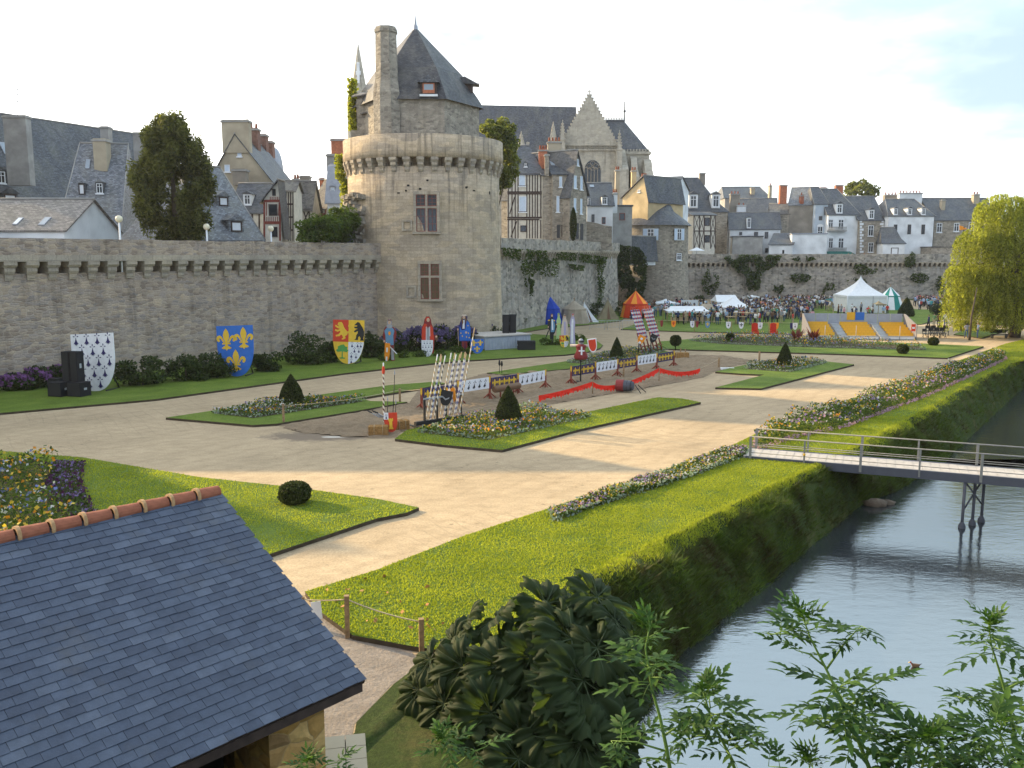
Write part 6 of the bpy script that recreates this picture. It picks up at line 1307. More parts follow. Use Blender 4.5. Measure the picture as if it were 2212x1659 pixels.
S0, S1 = G(1047, 757, .12), G(1146, 750, .12); sd = (S1-S0).normalized(); sn2 = V((sd.y, -sd.x, 0)); SL = (S1-S0).length; sh = 28/1935*S0.y
stg = thing('stage', 'low stage hung with grey blue cloth below the tower', 'stage', S0); g = MB(); g.fbox(S0, sd, sn2, 0, SL, -4, -.06, .1, .12+sh-.1); g.fbox(S0, sd, sn2, -.1, SL+.1, -4.1, .08, .12+sh-.1, .12+sh, 1); g.build('platform', [M['canvas_grey'], M['deck']], stg)
for i in range(3):
    g = MB(); n_ = 16; top = [S0+sd*(SL*(i+q/n_)/3)+sn2*(.02+.035*math.sin(q*2.1+i)) for q in range(n_+1)]
    for a, b in zip(top, top[1:]): g.add([V((a.x, a.y, .13)), V((b.x, b.y, .13)), V((b.x, b.y, sh)), V((a.x, a.y, sh))], [[0, 1, 2, 3]], 0, None, True)
    g.build('skirt_cloth', M['canvas_grey'], stg)
for i, (x, lb) in enumerate(((1113, 'left tall loudspeaker at the right end of the stage'), (1128, 'right tall loudspeaker at the right end of the stage'))):
    b = S0+sd*((x-1047)/99*SL)-sn2*1.6; speaker(lb, V((b.x, b.y, .125+sh)), .62, .6, 42/1935*b.y, .1, grp='loudspeakers on the stage')
b = G(1138, 756, .12); speaker('wide black bass bin on the grass before the stage', b, 38/1935*b.y, .9, 19/1935*b.y, .1)
# tilt barrier
def tiltpost(i, x, yt, yb):
    b = G(x, yb); h = P(x, yt, b.y).z; lbs = ['first', 'second', 'third', 'fourth', 'fifth', 'sixth', 'seventh', 'eighth', 'ninth', 'tenth', 'eleventh']
    o = thing('barrier_post', 'dark red tilt barrier post with splayed feet, %s from the lance rack end' % lbs[i], 'barrier post', b, 'posts of the tilt barrier')
    g = MB(); w_ = .13; g.box(b+V((0, 0, h/2)), (w_, w_, h)); g.build('post', M['oxblood'], o)
    g = MB(); g.poly([b+V((x_, -w_*.5-.012, h-.02-y_)) for x_, y_ in ((-.05, 0), (-.05, .3), (0, .42), (.05, .3), (.05, 0))]); g.build('badge', M['p_gold'], o)
    for a in range(4):
        q = a*math.pi/2+.4; g = MB(); g.tube([b+V((0, 0, .42)), b+V((math.cos(q)*.45, math.sin(q)*.45, .03))], .04, 5); g.build('foot', M['oxblood'], o)
    return b, h
PS = [(911, 838, 886), (990, 822, 873), (1058, 812, 862), (1119, 806, 851.6), (1178, 798, 839), (1233.4, 790, 830), (1286, 781, 821), (1333.6, 775, 813), (1375, 767, 806), (1418, 762, 799), (1455, 757, 792)]
pb = [tiltpost(i, *p) for i, p in enumerate(PS)]
def panel(i, j, style, label):
    (a, ha), (b, hb) = pb[i], pb[j]; t = (b-a).normalized(); n = V((t.y, -t.x, 0)); L = (b-a).length; o = thing('painted_hoarding', label, 'hoarding', a.lerp(b, .5), 'painted panels of the tilt barrier'); z1 = min(ha, hb)-.06; z0 = z1-.68
    g = MB(); g.fbox(a, t, n, .07, L-.07, -.02, .02, z0, z1); g.build('board', M['p_navy' if style else 'p_white'], o)
    class F2: pass
    fr = Fr(a); fr.t, fr.n, fr.u, fr.o = t, n, V((0, 0, 1)), a+n*.022; g = MB()
    k = 5
    for q in range(k):
        x = .2+(L-.4)*(q+.5)/k
        if style: put(g, fr, FLEUR, x, z0+.1, .5, 0., 0)
        else: put(g, fr, [[((x_+.25*(y_-.5)), y_) for x_, y_ in p] for p in ERM], x, z0+.12, .48, 0., 0)
    g.build('emblem', M['p_gold' if style else 'p_black'], o)
    if style:
        g = MB()
        for q in range(k+1):
            x = .2+(L-.4)*q/k; fr.plate(g, [(x-.04, z0+.03), (x+.04, z0+.03), (x+.04, z1-.03), (x-.04, z1-.03)], 0, .008)
        g.build('stripe', M['p_brown'], o)
nm = ['first', 'second', 'third', 'fourth', 'fifth', 'sixth', 'seventh', 'eighth', 'ninth']
for k, (i, st) in enumerate(((0, 1), (1, 0), (2, 1), (3, 0), (5, 1), (6, 0), (7, 1), (8, 0), (9, 1))): panel(i, i+1, st, ('blue lily' if st else 'white ermine')+' panel of the tilt barrier, %s panel from the lance rack' % nm[k])
# lances and racks
def m_lance(name, c1, c2, per, r):
    t = NT(name); s = t.n('SeparateXYZ', {0: t.uv()}); f = t.math('FRACT', t.math('ADD', t.math('MULTIPLY', s.outputs[0], 1/(2*math.pi*r)), t.math('MULTIPLY', s.outputs[1], 1/per)))
    t.set('Base Color', t.mix(t.math('GREATER_THAN', f, .5), c1, c2)); t.set('Roughness', .5); M[name] = t.m
m_lance('lance_blue', (.74, .74, .74), (.06, .1, .3), .3, .04); m_lance('lance_black', (.75, .73, .66), (.05, .05, .06), .3, .04); m_lance('lance_tan', (.75, .73, .68), (.5, .36, .2), .3, .04); m_lance('lance_red', (.75, .72, .72), (.5, .06, .05), .35, .045); m_lance('lance_navy', (.75, .72, .74), (.08, .06, .25), .35, .045); m_lance('pole_red', (.75, .72, .62), (.1, .03, .03), .28, .04)
LM = {}
def lance(label, a, b, mat, group, r=.034, name='lance', tip='p_white'):
    a, b = V(a), V(b); d = b-a; L = round(d.length, 2); key = (mat, L, r)
    o = thing(name, label, 'lance' if name == 'lance' else 'pole', a, group); o.rotation_euler = d.to_track_quat('Z', 'Y').to_euler()
    if key not in LM:
        g = MB(); g.lathe([(r*.55, 0), (r*.7, L*.08), (r, L*.2), (r*.9, L*.55), (r*.8, L*.9)], n=10); k0 = g.build('shaft', M[mat], o, local=True); g = MB(); g.lathe([(r*.82, L*.9), (r*.85, L*.985), (r*.3, L)], n=10); k1 = g.build('tip', M[tip], o, local=True); LM[key] = (k0, k1)
    else:
        for k in LM[key]: c = k.copy(); C.objects.link(c); c.parent = o
    return o
rb0, rb1 = G(897, 924), G(1006, 907); rt_ = (rb1-rb0).normalized(); rn_ = V((rt_.y, -rt_.x, 0)); rl = (rb1-rb0).length
rk = thing('lance_rack', 'black wooden rack holding white striped lances at the tip of the nearest lawn', 'rack', rb0.lerp(rb1, .5), 'lance racks')
g = MB(); g.fbox(rb0, rt_, rn_, 0, rl, -.1, .1, .1, .3); g.build('base_beam', M['p_black'], rk)
for s in (0., .52, 1.):
    g = MB(); o = rb0+rt_*rl*s; g.fbox(o, rt_, rn_, -.07, .07, -.55, .6, .0+.12*0, .1); g.build('foot', M['p_black'], rk)
for s in (.18, .42, .6, .9):
    g = MB(); o = rb0+rt_*rl*s; g.fbox(o, rt_, rn_, -.045, .045, -.05, .05, .3, 1.55); g.build('upright', M['p_black'], rk)
g = MB(); g.fbox(rb0, rt_, rn_, rl*.15, rl*.93, .05, .1, 1.42, 1.5); g.build('rail', M['p_steel'], rk)
num = ['first', 'second', 'third', 'fourth', 'fifth', 'sixth', 'seventh', 'eighth', 'ninth', 'tenth', 'eleventh', 'twelfth']
for i in range(12):
    s = .2+.045*i if i < 4 else .47+.052*(i-4); a = rb0+rt_*rl*s+rn_*(.02+.1*(i % 2))+V((0, 0, .32)); L = 3.45+.1*math.sin(i*1.7); d = (rt_*.2+rn_*.05+V((0, 0, 1))).normalized()
    if i == 11: L = 4.75; d = (rt_*.2+rn_*.05+V((0, 0, 1))).normalized()
    mt = ['lance_tan', 'lance_black', 'lance_blue'][[0, 1, 2, 1, 0, 2, 1, 2, 1, 2, 2, 0][i]]
    lance('striped lance standing in the near rack, %s from the left' % num[i] if i < 11 else 'longest pale lance rising above the others in the near rack', a, a+d*round(L, 1), mt, 'lances in the near rack', tip='p_wood' if i % 3 else 'p_white')
big_shield('small black heater shield hung on the near lance rack', rb0+rt_*rl*.52+rn_*.22+V((0, 0, 1.0)), .62, .8, -.2, R(10), 'black', name='hung_shield', group='shields hung on the lance racks', strut=False, lean=.1)
big_shield('small orange and white shield hung on the near lance rack', rb0+rt_*rl*.68+rn_*.2+V((0, 0, 1.08)), .5, .78, -.5, R(-12), 'chequer', name='hung_shield', group='shields hung on the lance racks', strut=False, lean=.1)
for j, (x0, x1, yb, lb) in enumerate(((1386, 1402, 768, 'left'), (1412, 1428, 765, 'right'))):
    a0, a1 = G(x0+4, yb), G(x1+4, yb-3); t_ = (a1-a0).normalized(); n_ = V((t_.y, -t_.x, 0)); L = (a1-a0).length
    rk2 = thing('lance_rack', 'red sloping stand of the %s leaning sheaf of lances beyond the barrier' % lb, 'rack', a0, 'lance racks')
    for s in (0, .5, 1):
        g = MB(); o = a0+t_*L*s; up = V((-.6, 0, 2.0)); g.tube([o+V((0, 0, .0)), o+up], .07, 5); g.build('upright', M['oxblood'], rk2)
    g = MB(); g.tube([a0+V((-.1, 0, .8)), a1+V((-.1, 0, .8))], .05, 5); g.tube([a0+V((-.6, .02, 1.95)), a1+V((-.6, .02, 1.95))], .05, 5); g.build('rail', M['oxblood'], rk2)
    for i in range(7):
        a = a0+t_*L*(i/6)+n_*.12+V((-.42, 0, 1.4)); lance('red and white spiral lance in the %s far sheaf, %s from the left' % (lb, num[i]), a, a+V((-1.0, .1*(i % 2), 3.0)).normalized()*3.1, 'lance_red' if (i+j) % 2 else 'lance_navy', 'lances in the %s far sheaf' % lb, .055, tip='p_red')
    big_shield('small %s shield on a dark stand beside the far lances' % ('black and white' if j == 0 else 'dark blue'), a0+n_*.4+V((-.75, 0, 1.1)), .6, .75, 0, R(25), 'black' if j else 'chequer', name='hung_shield', group='shields hung on the lance racks', strut=False)
    st_ = thing('shield_stand', 'thin dark stand holding the %s far shield' % lb, 'stand', a0+n_*.3+V((-.7, 0, 0))); g = MB(); o = a0+n_*.3+V((-.7, 0, 0)); g.tube([o, o+V((0, 0, 1.5))], .05, 6); g.box(o+V((0, 0, .03)), (.6, .1, .06)); g.build('stand_pole', M['p_black'], st_)
# weapons and bales
def bale(label, o, sz, rz):
    r = thing('straw_bale', label, 'straw bale', o, 'straw bales'); g = MB(); g.box(V(o)+V((0, 0, sz[2]/2)), sz, rz); b = g.build('bale', M['straw'], r)
    n = 700; Mt = np.array(Matrix.Rotation(rz, 3, 'Z')); u = rng.uniform(-.5, .5, (n, 3)); f = rng.integers(0, 3, n); u[np.arange(n), f] = np.sign(u[np.arange(n), f])*.5; u[:, 2] = np.abs(u[:, 2]) if False else u[:, 2]
    p = (u*np.array(sz))@Mt.T+np.array(o)+np.array([0, 0, sz[2]/2]); p = p[p[:, 2] > .03]; arrmesh('loose_straw', leafquads(p, .14, .3, .12), 4, M['straw'], parent=r, origin=o)
    for s in (-.22, .22):
        g = MB(); a = Matrix.Rotation(rz, 3, 'Z'); pts = [V(o)+a @ V((s*sz[0], y*(sz[1]/2+.01), sz[2]/2+z*(sz[2]/2+.01))) for y, z in ((-1, -1), (-1, 1), (1, 1), (1, -1), (-1, -1))]; g.tube(pts, .012, 4); g.build('twine', M['rope'], r)
bale('straw bale left of the red tower shield', G(818, 940), (.95, .5, .48), .1); bale('straw bale right of the red tower shield', G(866, 928), (.75, .5, .48), .5); bale('straw bale at the far end of the tilt barrier', G(1468, 774), (1.5, .6, .5), 0)
big_shield('red heater shield with a yellow tower on the straw bales', G(846, 935)+V((0, -.1, .05)), .66, .98, -.1, R(-3), 'tower', strut=False, group='small shields by the cutouts')
a = G(829, 912); lance('black and cream barber pole standing in the straw', a, a+V((.03, .1, 3.2)), 'pole_red', 'poles standing in the straw', .045, 'striped_pole'); 
g = MB(); g.lathe([(.07, 2.6), (.09, 2.75), (.07, 2.95), (.05, 3.0)], n=8); g.build('red_band', M['p_red'], [o for o in bpy.data.objects if o.name == 'striped_pole'][0], local=True)
for i, (x, y, dx, h) in enumerate(((848, 915, .15, 2.6), (837, 915, .02, 1.2), (853, 913, .06, 1.0))):
    a = G(x, y); o = thing('spear', ['tallest dark spear in the straw bales', 'short dark spear left of the red shield', 'short dark spear right of the red shield'][i], 'spear', a, 'spears in the straw'); g = MB(); g.tube([a, a+V((dx, .05, h))], .022, 6); g.build('shaft', M['p_black'], o); g = MB(); g.lathe([(.0, -.05), (.045, .08), (0, .3)], a+V((dx, .05, h)), 6); g.build('blade', M['p_steel'], o)
for i in range(5):
    a = G(832-i*3, 922)+V((0, -.05, .5)); o = thing('sword', 'dark sword stuck slantwise in the left straw bale, %s from the shield' % num[i], 'sword', a, 'swords in the straw bale'); d = V((-.42-.05*i, -.1+.05*i, .3+.04*(i % 3))); g = MB(); g.tube([a, a+d*.8], [.025, .02], 5); g.build('blade', M['p_steel'], o); g = MB(); g.tube([a+d*.8, a+d], .03, 5); c = a+d*.8; g.tube([c+V((0, -.1, .06)), c+V((0, .1, -.06))], .02, 5); g.build('hilt', M['p_black'], o)
# posts and ropes of the lists
def post(label, x, yb, yt, r=.06, mat='wood_post', grp='wooden rope posts'):
    b = G(x, yb); h = P(x, yt, b.y).z; o = thing('rope_post', label, 'post', b, grp); g = MB(); g.box(b+V((0, 0, h/2)), (r*2, r*2, h), .2); g.build('post', M[mat], o); g = MB(); g.box(b+V((0, 0, h+.01)), (r*2.1, r*2.1, .02), .2); g.build('post_cap', M[mat], o); return b+V((0, 0, h*.93))
def rope(label, pts, sag=.12, r=.018, mat='rope'):
    pl = []
    for a, b in zip(pts, pts[1:]):
        for i in range(10): q = i/10; pl.append(a.lerp(b, q)-V((0, 0, sag*(b-a).length*.3*4*q*(1-q)*.5)))
    pl.append(pts[-1]); g = MB(); g.tube(pl, r, 5); return tag(g.build('rope', M[mat]), label, 'rope', 'ropes around the lists')
r1 = post('wooden rope post in front of the left flower bed', 613, 916, 873); r2 = post('wooden rope post near the striped pole', 864, 871, 840); r3 = V((pb[0][0].x, pb[0][0].y, pb[0][1]*.95))
rope('pale rope strung along the left flower bed to the barrier', [r1, r2, r3])
r4 = post('wooden rope post right of the red valance', 1552.6, 794, 773); r5 = post('wooden rope post near the right cone topiary', 1640, 780, 759); post('short stake beside the far straw bale', 1470, 772, 752, .04); post('second short stake beside the far straw bale', 1480, 772, 754, .04)
r6 = post('thin pointed stake under the barrier with a yellow cloth', 1347, 815, 780, .05); v0 = G(1163, 872); ends = [(1163.5, 854.6, 871), (1280, 824, 851), (1423.4, 794.5, 825), (1511.6, 795.7, 813)]
ep = []
for i, (x, yt, yb) in enumerate(ends):
    b = G(x, yb); h = P(x, yt, b.y).z; ep.append(b+V((0, 0, h)))
    if i in (1, 2): o = thing('rope_post', ['stake carrying the middle of the red valance', 'stake at the right peak of the red valance'][i-1], 'post', b, 'wooden rope posts'); g = MB(); g.tube([b, b+V((0, 0, h+.03))], .035, 6); g.build('post', M['wood_post'], o)
rope('thin rope from the red valance back to the stake', [ep[3], r4], .05, .012); rope('thin rope across the sand from the rack to the red valance', [rb0+V((0, 0, .5)), ep[0]], .05, .01)
mids = {0: (1225, 841, 862), 1: (1335, 830, 846), 2: (1470, 803, 818)}
for i in range(3):
    a, b = ep[i], ep[i+1]; x, yt, yb = mids[i]; mb_ = G(x, yb); m = mb_+V((0, 0, P(x, yt, mb_.y).z)); N = 44; g = MB(); row = []
    for k in range(N+1):
        q = k/N; p = a*((1-q)*(1-2*q))+m*(4*q*(1-q))+b*(q*(2*q-1)); dr = .36+.1*math.sin(k*2.1)*math.sin(k*.7) if k % 2 else .27; wv = .03*math.sin(k*.8)
        row.append((p, V((p.x+wv, p.y-wv, max(.03, p.z-dr))), p.lerp(V((p.x+wv, p.y-wv, max(.03, p.z-dr))), .55)+V((-wv, wv, 0))))
    for u, v in zip(row, row[1:]): g.add([u[0], v[0], v[2], u[2]], [[0, 1, 2, 3]], 0, None, True); g.add([u[2], v[2], v[1], u[1]], [[0, 1, 2, 3]], 0, None, True)
    o = tag(g.build('red_valance', M['cloth_red']), ['red fringed valance sloping up from its low left end', 'red fringed valance sagging behind the barrel', 'red fringed valance dipping between the right peak and its end'][i], 'valance', 'red valance along the lists')
# barrel lying behind the valance
b = G(1352, 847); o = thing('barrel', 'grey barrel lying on its side draped with red cloth', 'barrel', b); Mx = Matrix.Rotation(R(90), 3, 'Y'); ax = V((.9, -.35, 0)).normalized(); sd_ = V((-ax.y, ax.x, 0))
def ring(s, r): return [b+V((0, 0, .42))+ax*s+(sd_*math.cos(q)+V((0, 0, 1))*math.sin(q))*r for q in [2*math.pi*k/18 for k in range(18)]]
g = MB(); pr = [(-.5, .26), (-.25, .34), (0, .36), (.25, .34), (.5, .26)]
for (s0, q0), (s1, q1) in zip(pr, pr[1:]):
    A, B = ring(s0, q0), ring(s1, q1)
    for k in range(18): g.add([A[k], A[(k+1) % 18], B[(k+1) % 18], B[k]], [[0, 1, 2, 3]], 0, None, True)
g.poly(ring(.5, .26)); g.poly(ring(-.5, .26)[::-1]); g.build('barrel_body', M['p_girder'], o)
for s in (-.36, .36, .1): g = MB(); g.tube(ring(s, .335)+[ring(s, .335)[0]], .025, 5); g.build('hoop', M['p_black'], o)
g = MB(); A, B = ring(-.62, .39), ring(-.12, .39)
for k in range(2, 13): g.add([A[k], A[k+1], B[k+1], B[k]], [[0, 1, 2, 3]], 0, None, True)
g.build('draped_cloth', M['p_maroon'], o)
for s in (-1, 1): g = MB(); g.tube([b+ax*(.7+.1*s)+V((0, 0, .5)), b+ax*(1.15+.1*s)+sd_*.3*s+V((0, 0, .02))], .03, 5); g.build('peg', M['p_black'], o)
# fallen plank, spear torches
b = G(1571, 798); o = tag(MB().box(b+V((0, 0, .08)), (1.05, .2, .12), -.1).box(b+V((-.4, 0, .012)), (.1, .3, .024), -.1).box(b+V((.4, -.04, .012)), (.1, .3, .024), -.1).build('plank', M['frame_white']), 'white plank lying on blocks at the lawn tip', 'plank')
for i, (x, yb, yt) in enumerate(((1079, 806, 778), (1084, 807, 780))):
    b = G(x, yb, .1); h = P(x, yt, b.y).z; o = thing('torch', ['dark garden torch at the tip of the narrow lawn', 'second thin garden torch at the tip of the narrow lawn'][i], 'torch', b, 'garden torches'); g = MB(); g.tube([b, b+V((0, 0, h*.7))], .02, 5); g.build('pole', M['p_black'], o); g = MB(); g.lathe([(.02, h*.6), (.09, h*.72), (.05, h)], (b.x, b.y, 0), 6); g.build('torch_head', M['p_black'], o)
# saddle log on a red stand
b = G(1092, 872); q = G(1095, 858); o = thing('vaulting_log', 'brown padded log on a low red stand in front of the barrier', 'log', q); g = MB(); u_ = (pb[3][0]-pb[2][0]).normalized(); c = q+V((0, 0, .62)); g.tube([c-u_*1.2, c-u_*1.1, c+u_*1.1, c+u_*1.2], [.16, .22, .22, .16], 12); g.build('padded_log', M['p_brown'], o)
for s in (-.6, .6): g = MB(); g.tube([q+u_*s, c+u_*s], .05, 5); g.box(q+u_*s+V((0, 0, .03)), (.5, .12, .06)); g.build('leg', M['oxblood'], o)
# quintain
b = G(1254, 827); kq = b.y/1935; z = lambda py: P(1254, py, b.y).z; o = thing('quintain', 'red training dummy with outstretched arms and a shield on a dark pole', 'quintain', b)
g = MB(); g.tube([b, b+V((0, 0, z(772)))], .05, 8); g.build('pole', M['p_black'], o)
for a in (.3, 1.9): g = MB(); g.tube([b+V((-.75*math.cos(a), -.75*math.sin(a), .06)), b+V((.75*math.cos(a), .75*math.sin(a), .06))], .05, 6); g.build('base_leg', M['p_black'], o)
g = MB(); g.lathe([(.05, z(777)), (.42, z(776)), (.5, z(770)), (.3, z(757)), (.34, z(750)), (.4, z(746)), (.12, z(743)), (.1, z(741))], (b.x, b.y, 0), 14); g.build('torso', M['p_maroon'], o)
g = MB(); g.blob(b+V((0, 0, z(738.5))), (.19, .21, .24), 12); g.build('head', M['p_grey'], o); g = MB(); g.lathe([(.24, z(739)), (.22, z(736)), (.1, z(733.5)), (0, z(733))], (b.x, b.y, 0), 12); g.build('helmet', M['p_black'], o)
g = MB(); g.tube([b+V((-.75, 0, z(746.5))), b+V((.95, 0, z(747)))], .09, 8); g.build('arm_beam', M['p_pink'], o)
g = MB(); fr = Fr(b+V((.02, -.36, z(771)))); fr.plate(g, [(-.05, 0), (.05, 0), (.05, .75), (-.05, .75)], .0, .06); fr.plate(g, [(-.2, .42), (.2, .42), (.2, .5), (-.2, .5)], .005, .055); g.build('cross', M['p_white'], o)
g = MB(); fr = Fr(b+V((.85, -.2, z(760))), 0, 0, R(-8)); fr.plate(g, outline(.62, .95), 0, .06); sh_ = g.build('shield', M['p_white'], o); g = MB(); fr.plate(g, outline(.5, .8), .062, .075, 0, 1, 1, 0, .08); g.build('shield_face', M['p_red'], sh_)
# ---------------------------------------------------------------- tents, market, grandstand
def pavilion(label, b, rw, re, ze, zp, n=12, mats=('canvas_white',), zw=0., name='tent', group=None, val=.35, rot=0., conc=0., flare=.15, open_=()):
    root = thing(name, label, 'tent', b, group); b = V(b)
    pt = lambda r, z, k: b+V((r*math.cos(2*math.pi*k/n+rot), r*math.sin(2*math.pi*k/n+rot), z)); ms = [M[m] for m in mats]; nm = len(ms)
    g = MB(); lv = [(re*(1-q)**(1+conc)+.02, ze+(zp-ze)*q) for q in [i/8 for i in range(9)]]
    for k in range(n):
        for (r0, z0), (r1, z1) in zip(lv, lv[1:]): g.add([pt(r0, z0, k), pt(r0, z0, k+1), pt(r1, z1, k+1), pt(r1, z1, k)], [[0, 1, 2, 3]], k % nm)
    g.build('roof', ms, root); g = MB()
    for k in range(n):
        if k in open_: continue
        a, c = pt(re*.97, ze+.02, k), pt(re*.97, ze+.02, k+1); d, e = pt(rw+flare, .02, k+1), pt(rw+flare, .02, k); m1 = (a+c)/2*.5+(d+e)/2*.5
        g.add([a, c, d, e], [[0, 1, 2, 3]], k % nm)
    g.build('wall', ms, root); g = MB()
    for k in range(n):
        for j in range(3):
            q0, q1 = k+j/3, k+(j+1)/3; p = lambda q: pt(re*1.005*math.cos(math.pi/n)/math.cos((q-math.floor(q)-.5)*2*math.pi/n), ze, q) if False else pt(re, ze, math.floor(q)).lerp(pt(re, ze, math.floor(q)+1), q-math.floor(q))*1.0
            a, c = p(q0), pt(re, ze, k).lerp(pt(re, ze, k+1), (j+1)/3); off = V(((a+c).x/2-b.x, (a+c).y/2-b.y, 0)).normalized()*.03; m = (a+c)/2
            g.poly([a+off, c+off, c+off-V((0, 0, val*.55)), m+off-V((0, 0, val)), a+off-V((0, 0, val*.55))])
    g.build('valance', ms[-1], root)
    g = MB(); g.tube([b+V((0, 0, zp-.3)), b+V((0, 0, zp+.25))], .05, 6); g.blob(b+V((0, 0, zp+.28)), .09, 8); g.build('finial', M['wood_post'], root); return root
def tz(x, yb, y): b = G(x, yb, .1); return P(x, y, b.y+1.5).z
b = G(1184, 701, .1)+V((0, 1.8, 0)); pavilion('deep blue conical pavilion tent near the tower', b, 1.95, 1.55, tz(1184, 701, 668), tz(1184, 701, 636), 12, ('canvas_blue',))
b = G(1242, 700, .1)+V((0, 1.8, 0)); pavilion('beige round tent with a scalloped dark edge beside the blue tent', b, 1.9, 1.55, tz(1242, 700, 669), tz(1242, 700, 651), 12, ('canvas_beige', 'canvas_beige', 'p_brown')[:2])
b = G(1376, 687, .1)+V((0, 1.8, 0)); pavilion('orange and red striped pavilion tent with an open front', b, 2.0, 1.75, tz(1376, 687, 657), tz(1376, 687, 630), 12, ('canvas_orange', 'canvas_red'), open_=(8,))
b = G(1932, 670, .1)+V((0, 2, 0)); pavilion('green and white striped tent behind the white pagoda', b, 2.1, 1.5, tz(1932, 670, 640), tz(1932, 670, 621), 12, ('canvas_white', 'canvas_green'))
def wedge(label, x0, x1, yb, xp, yp, mat, dp=3., lean=0.):
    a, c = G(x0, yb, .1), G(x1, yb, .1); t = V((xp, yp, 0)); pk = P(xp, yp, a.y+dp*.4); o = thing('tent', label, 'tent', (a+c)/2); e = V((lean, dp, 0)); g = MB(); n = 8
    A, B, D, E = a, c, c+e, a+e; pk2 = pk+V((lean*.3, dp*.2, 0))
    def cur(p, q):
        return [p.lerp(q, i/n)-V((0, 0, .18*math.sin(math.pi*i/n))) for i in range(n+1)]
    for p, q in ((A, B), (B, D), (D, E), (E, A)):
        u, v = cur(p, pk), cur(q, pk)
        for i in range(n): g.add([u[i], v[i], v[i+1], u[i+1]], [[0, 1, 2, 3]], 0, None, True)
    g.build('canvas', M[mat], o); g = MB(); g.poly([A.lerp(B, .42)+V((0, -.02, .0)), A.lerp(B, .58)+V((0, -.02, 0)), A.lerp(B, .5).lerp(pk, .72)+V((0, -.06, 0))]); g.build('door_flap', M['p_brown'], o); g = MB(); g.tube([pk-V((0, 0, .4)), pk+V((0, 0, .15))], .04, 5); g.build('pole', M['wood_post'], o)
wedge('small white pointed tent leaning right of the beige tent', 1262, 1294, 696, 1261, 651, 'canvas_white', 2.5); wedge('khaki bell shaped tent between the white tent and the orange pavilion', 1292, 1339, 690, 1313, 646, 'canvas_khaki', 3)
# white pagoda marquee
b = G(1872, 676, .1); k_ = b.y/1935; hw = 43*k_; o = thing('marquee', 'large white pagoda marquee with a swooping pointed roof', 'tent', b+V((0, hw, 0))); c = b+V((0, hw, 0)); ze = P(1872, 641, b.y).z; zp = P(1872, 595, b.y+hw).z
g = MB(); n = 12
for s in range(4):
    a0 = s*math.pi/2-math.pi*.75; cr = [c+V((math.copysign(hw, math.cos(a0+i*math.pi/2)), math.copysign(hw, math.sin(a0+i*math.pi/2)), 0)) for i in (0, 1)]
    f = lambda q, r: c.lerp(cr[0].lerp(cr[1], r), (1-q)**1.75*1.0+.0)+V((0, 0, ze+(zp-ze)*q))
    for i in range(n):
        for j in range(4): g.add([f(i/n, j/4), f(i/n, (j+1)/4), f((i+1)/n, (j+1)/4), f((i+1)/n, j/4)], [[0, 1, 2, 3]], 0, None, True)
g.build('roof', M['canvas_white'], o)
for s in range(4):
    t_ = [V((1, 0, 0)), V((0, 1, 0)), V((-1, 0, 0)), V((0, -1, 0))][s]; n_ = V((t_.y, -t_.x, 0)); g = MB(); oo = c+n_*(hw*.985); m = 24
    for i in range(m):
        w0 = .05*math.sin(i*1.9); w1 = .05*math.sin((i+1)*1.9); x0, x1 = -hw+2*hw*i/m, -hw+2*hw*(i+1)/m
        g.add([oo+t_*x0+n_*w0, oo+t_*x1+n_*w1, oo+t_*x1+V((0, 0, ze)), oo+t_*x0+V((0, 0, ze))], [[0, 1, 2, 3]], 0, None, True)
    g.build('wall', M['canvas_white'], o); g = MB()
    for i in range(18):
        x0, x1 = -hw+2*hw*i/18, -hw+2*hw*(i+1)/18; q = oo+n_*.08; g.poly([q+t_*x0+V((0, 0, ze+.05)), q+t_*x1+V((0, 0, ze+.05)), q+t_*x1+V((0, 0, ze-.2)), q+t_*(x0+x1)/2+V((0, 0, ze-.36)), q+t_*x0+V((0, 0, ze-.2))])
    g.build('valance', M['canvas_white'], o)
for sx_ in (-1, 1):
    g = MB(); q = c+V((sx_*hw, -hw, 0)); g.tube([q, q+V((0, 0, ze))], .06, 6); g.build('leg', M['frame_white'], o)
g = MB(); q = c+V((hw*.28, -hw*1.03, 0)); g.tube([q, q+V((0, 0, ze))], .05, 6); g.build('door_pole', M['p_grey'], o)
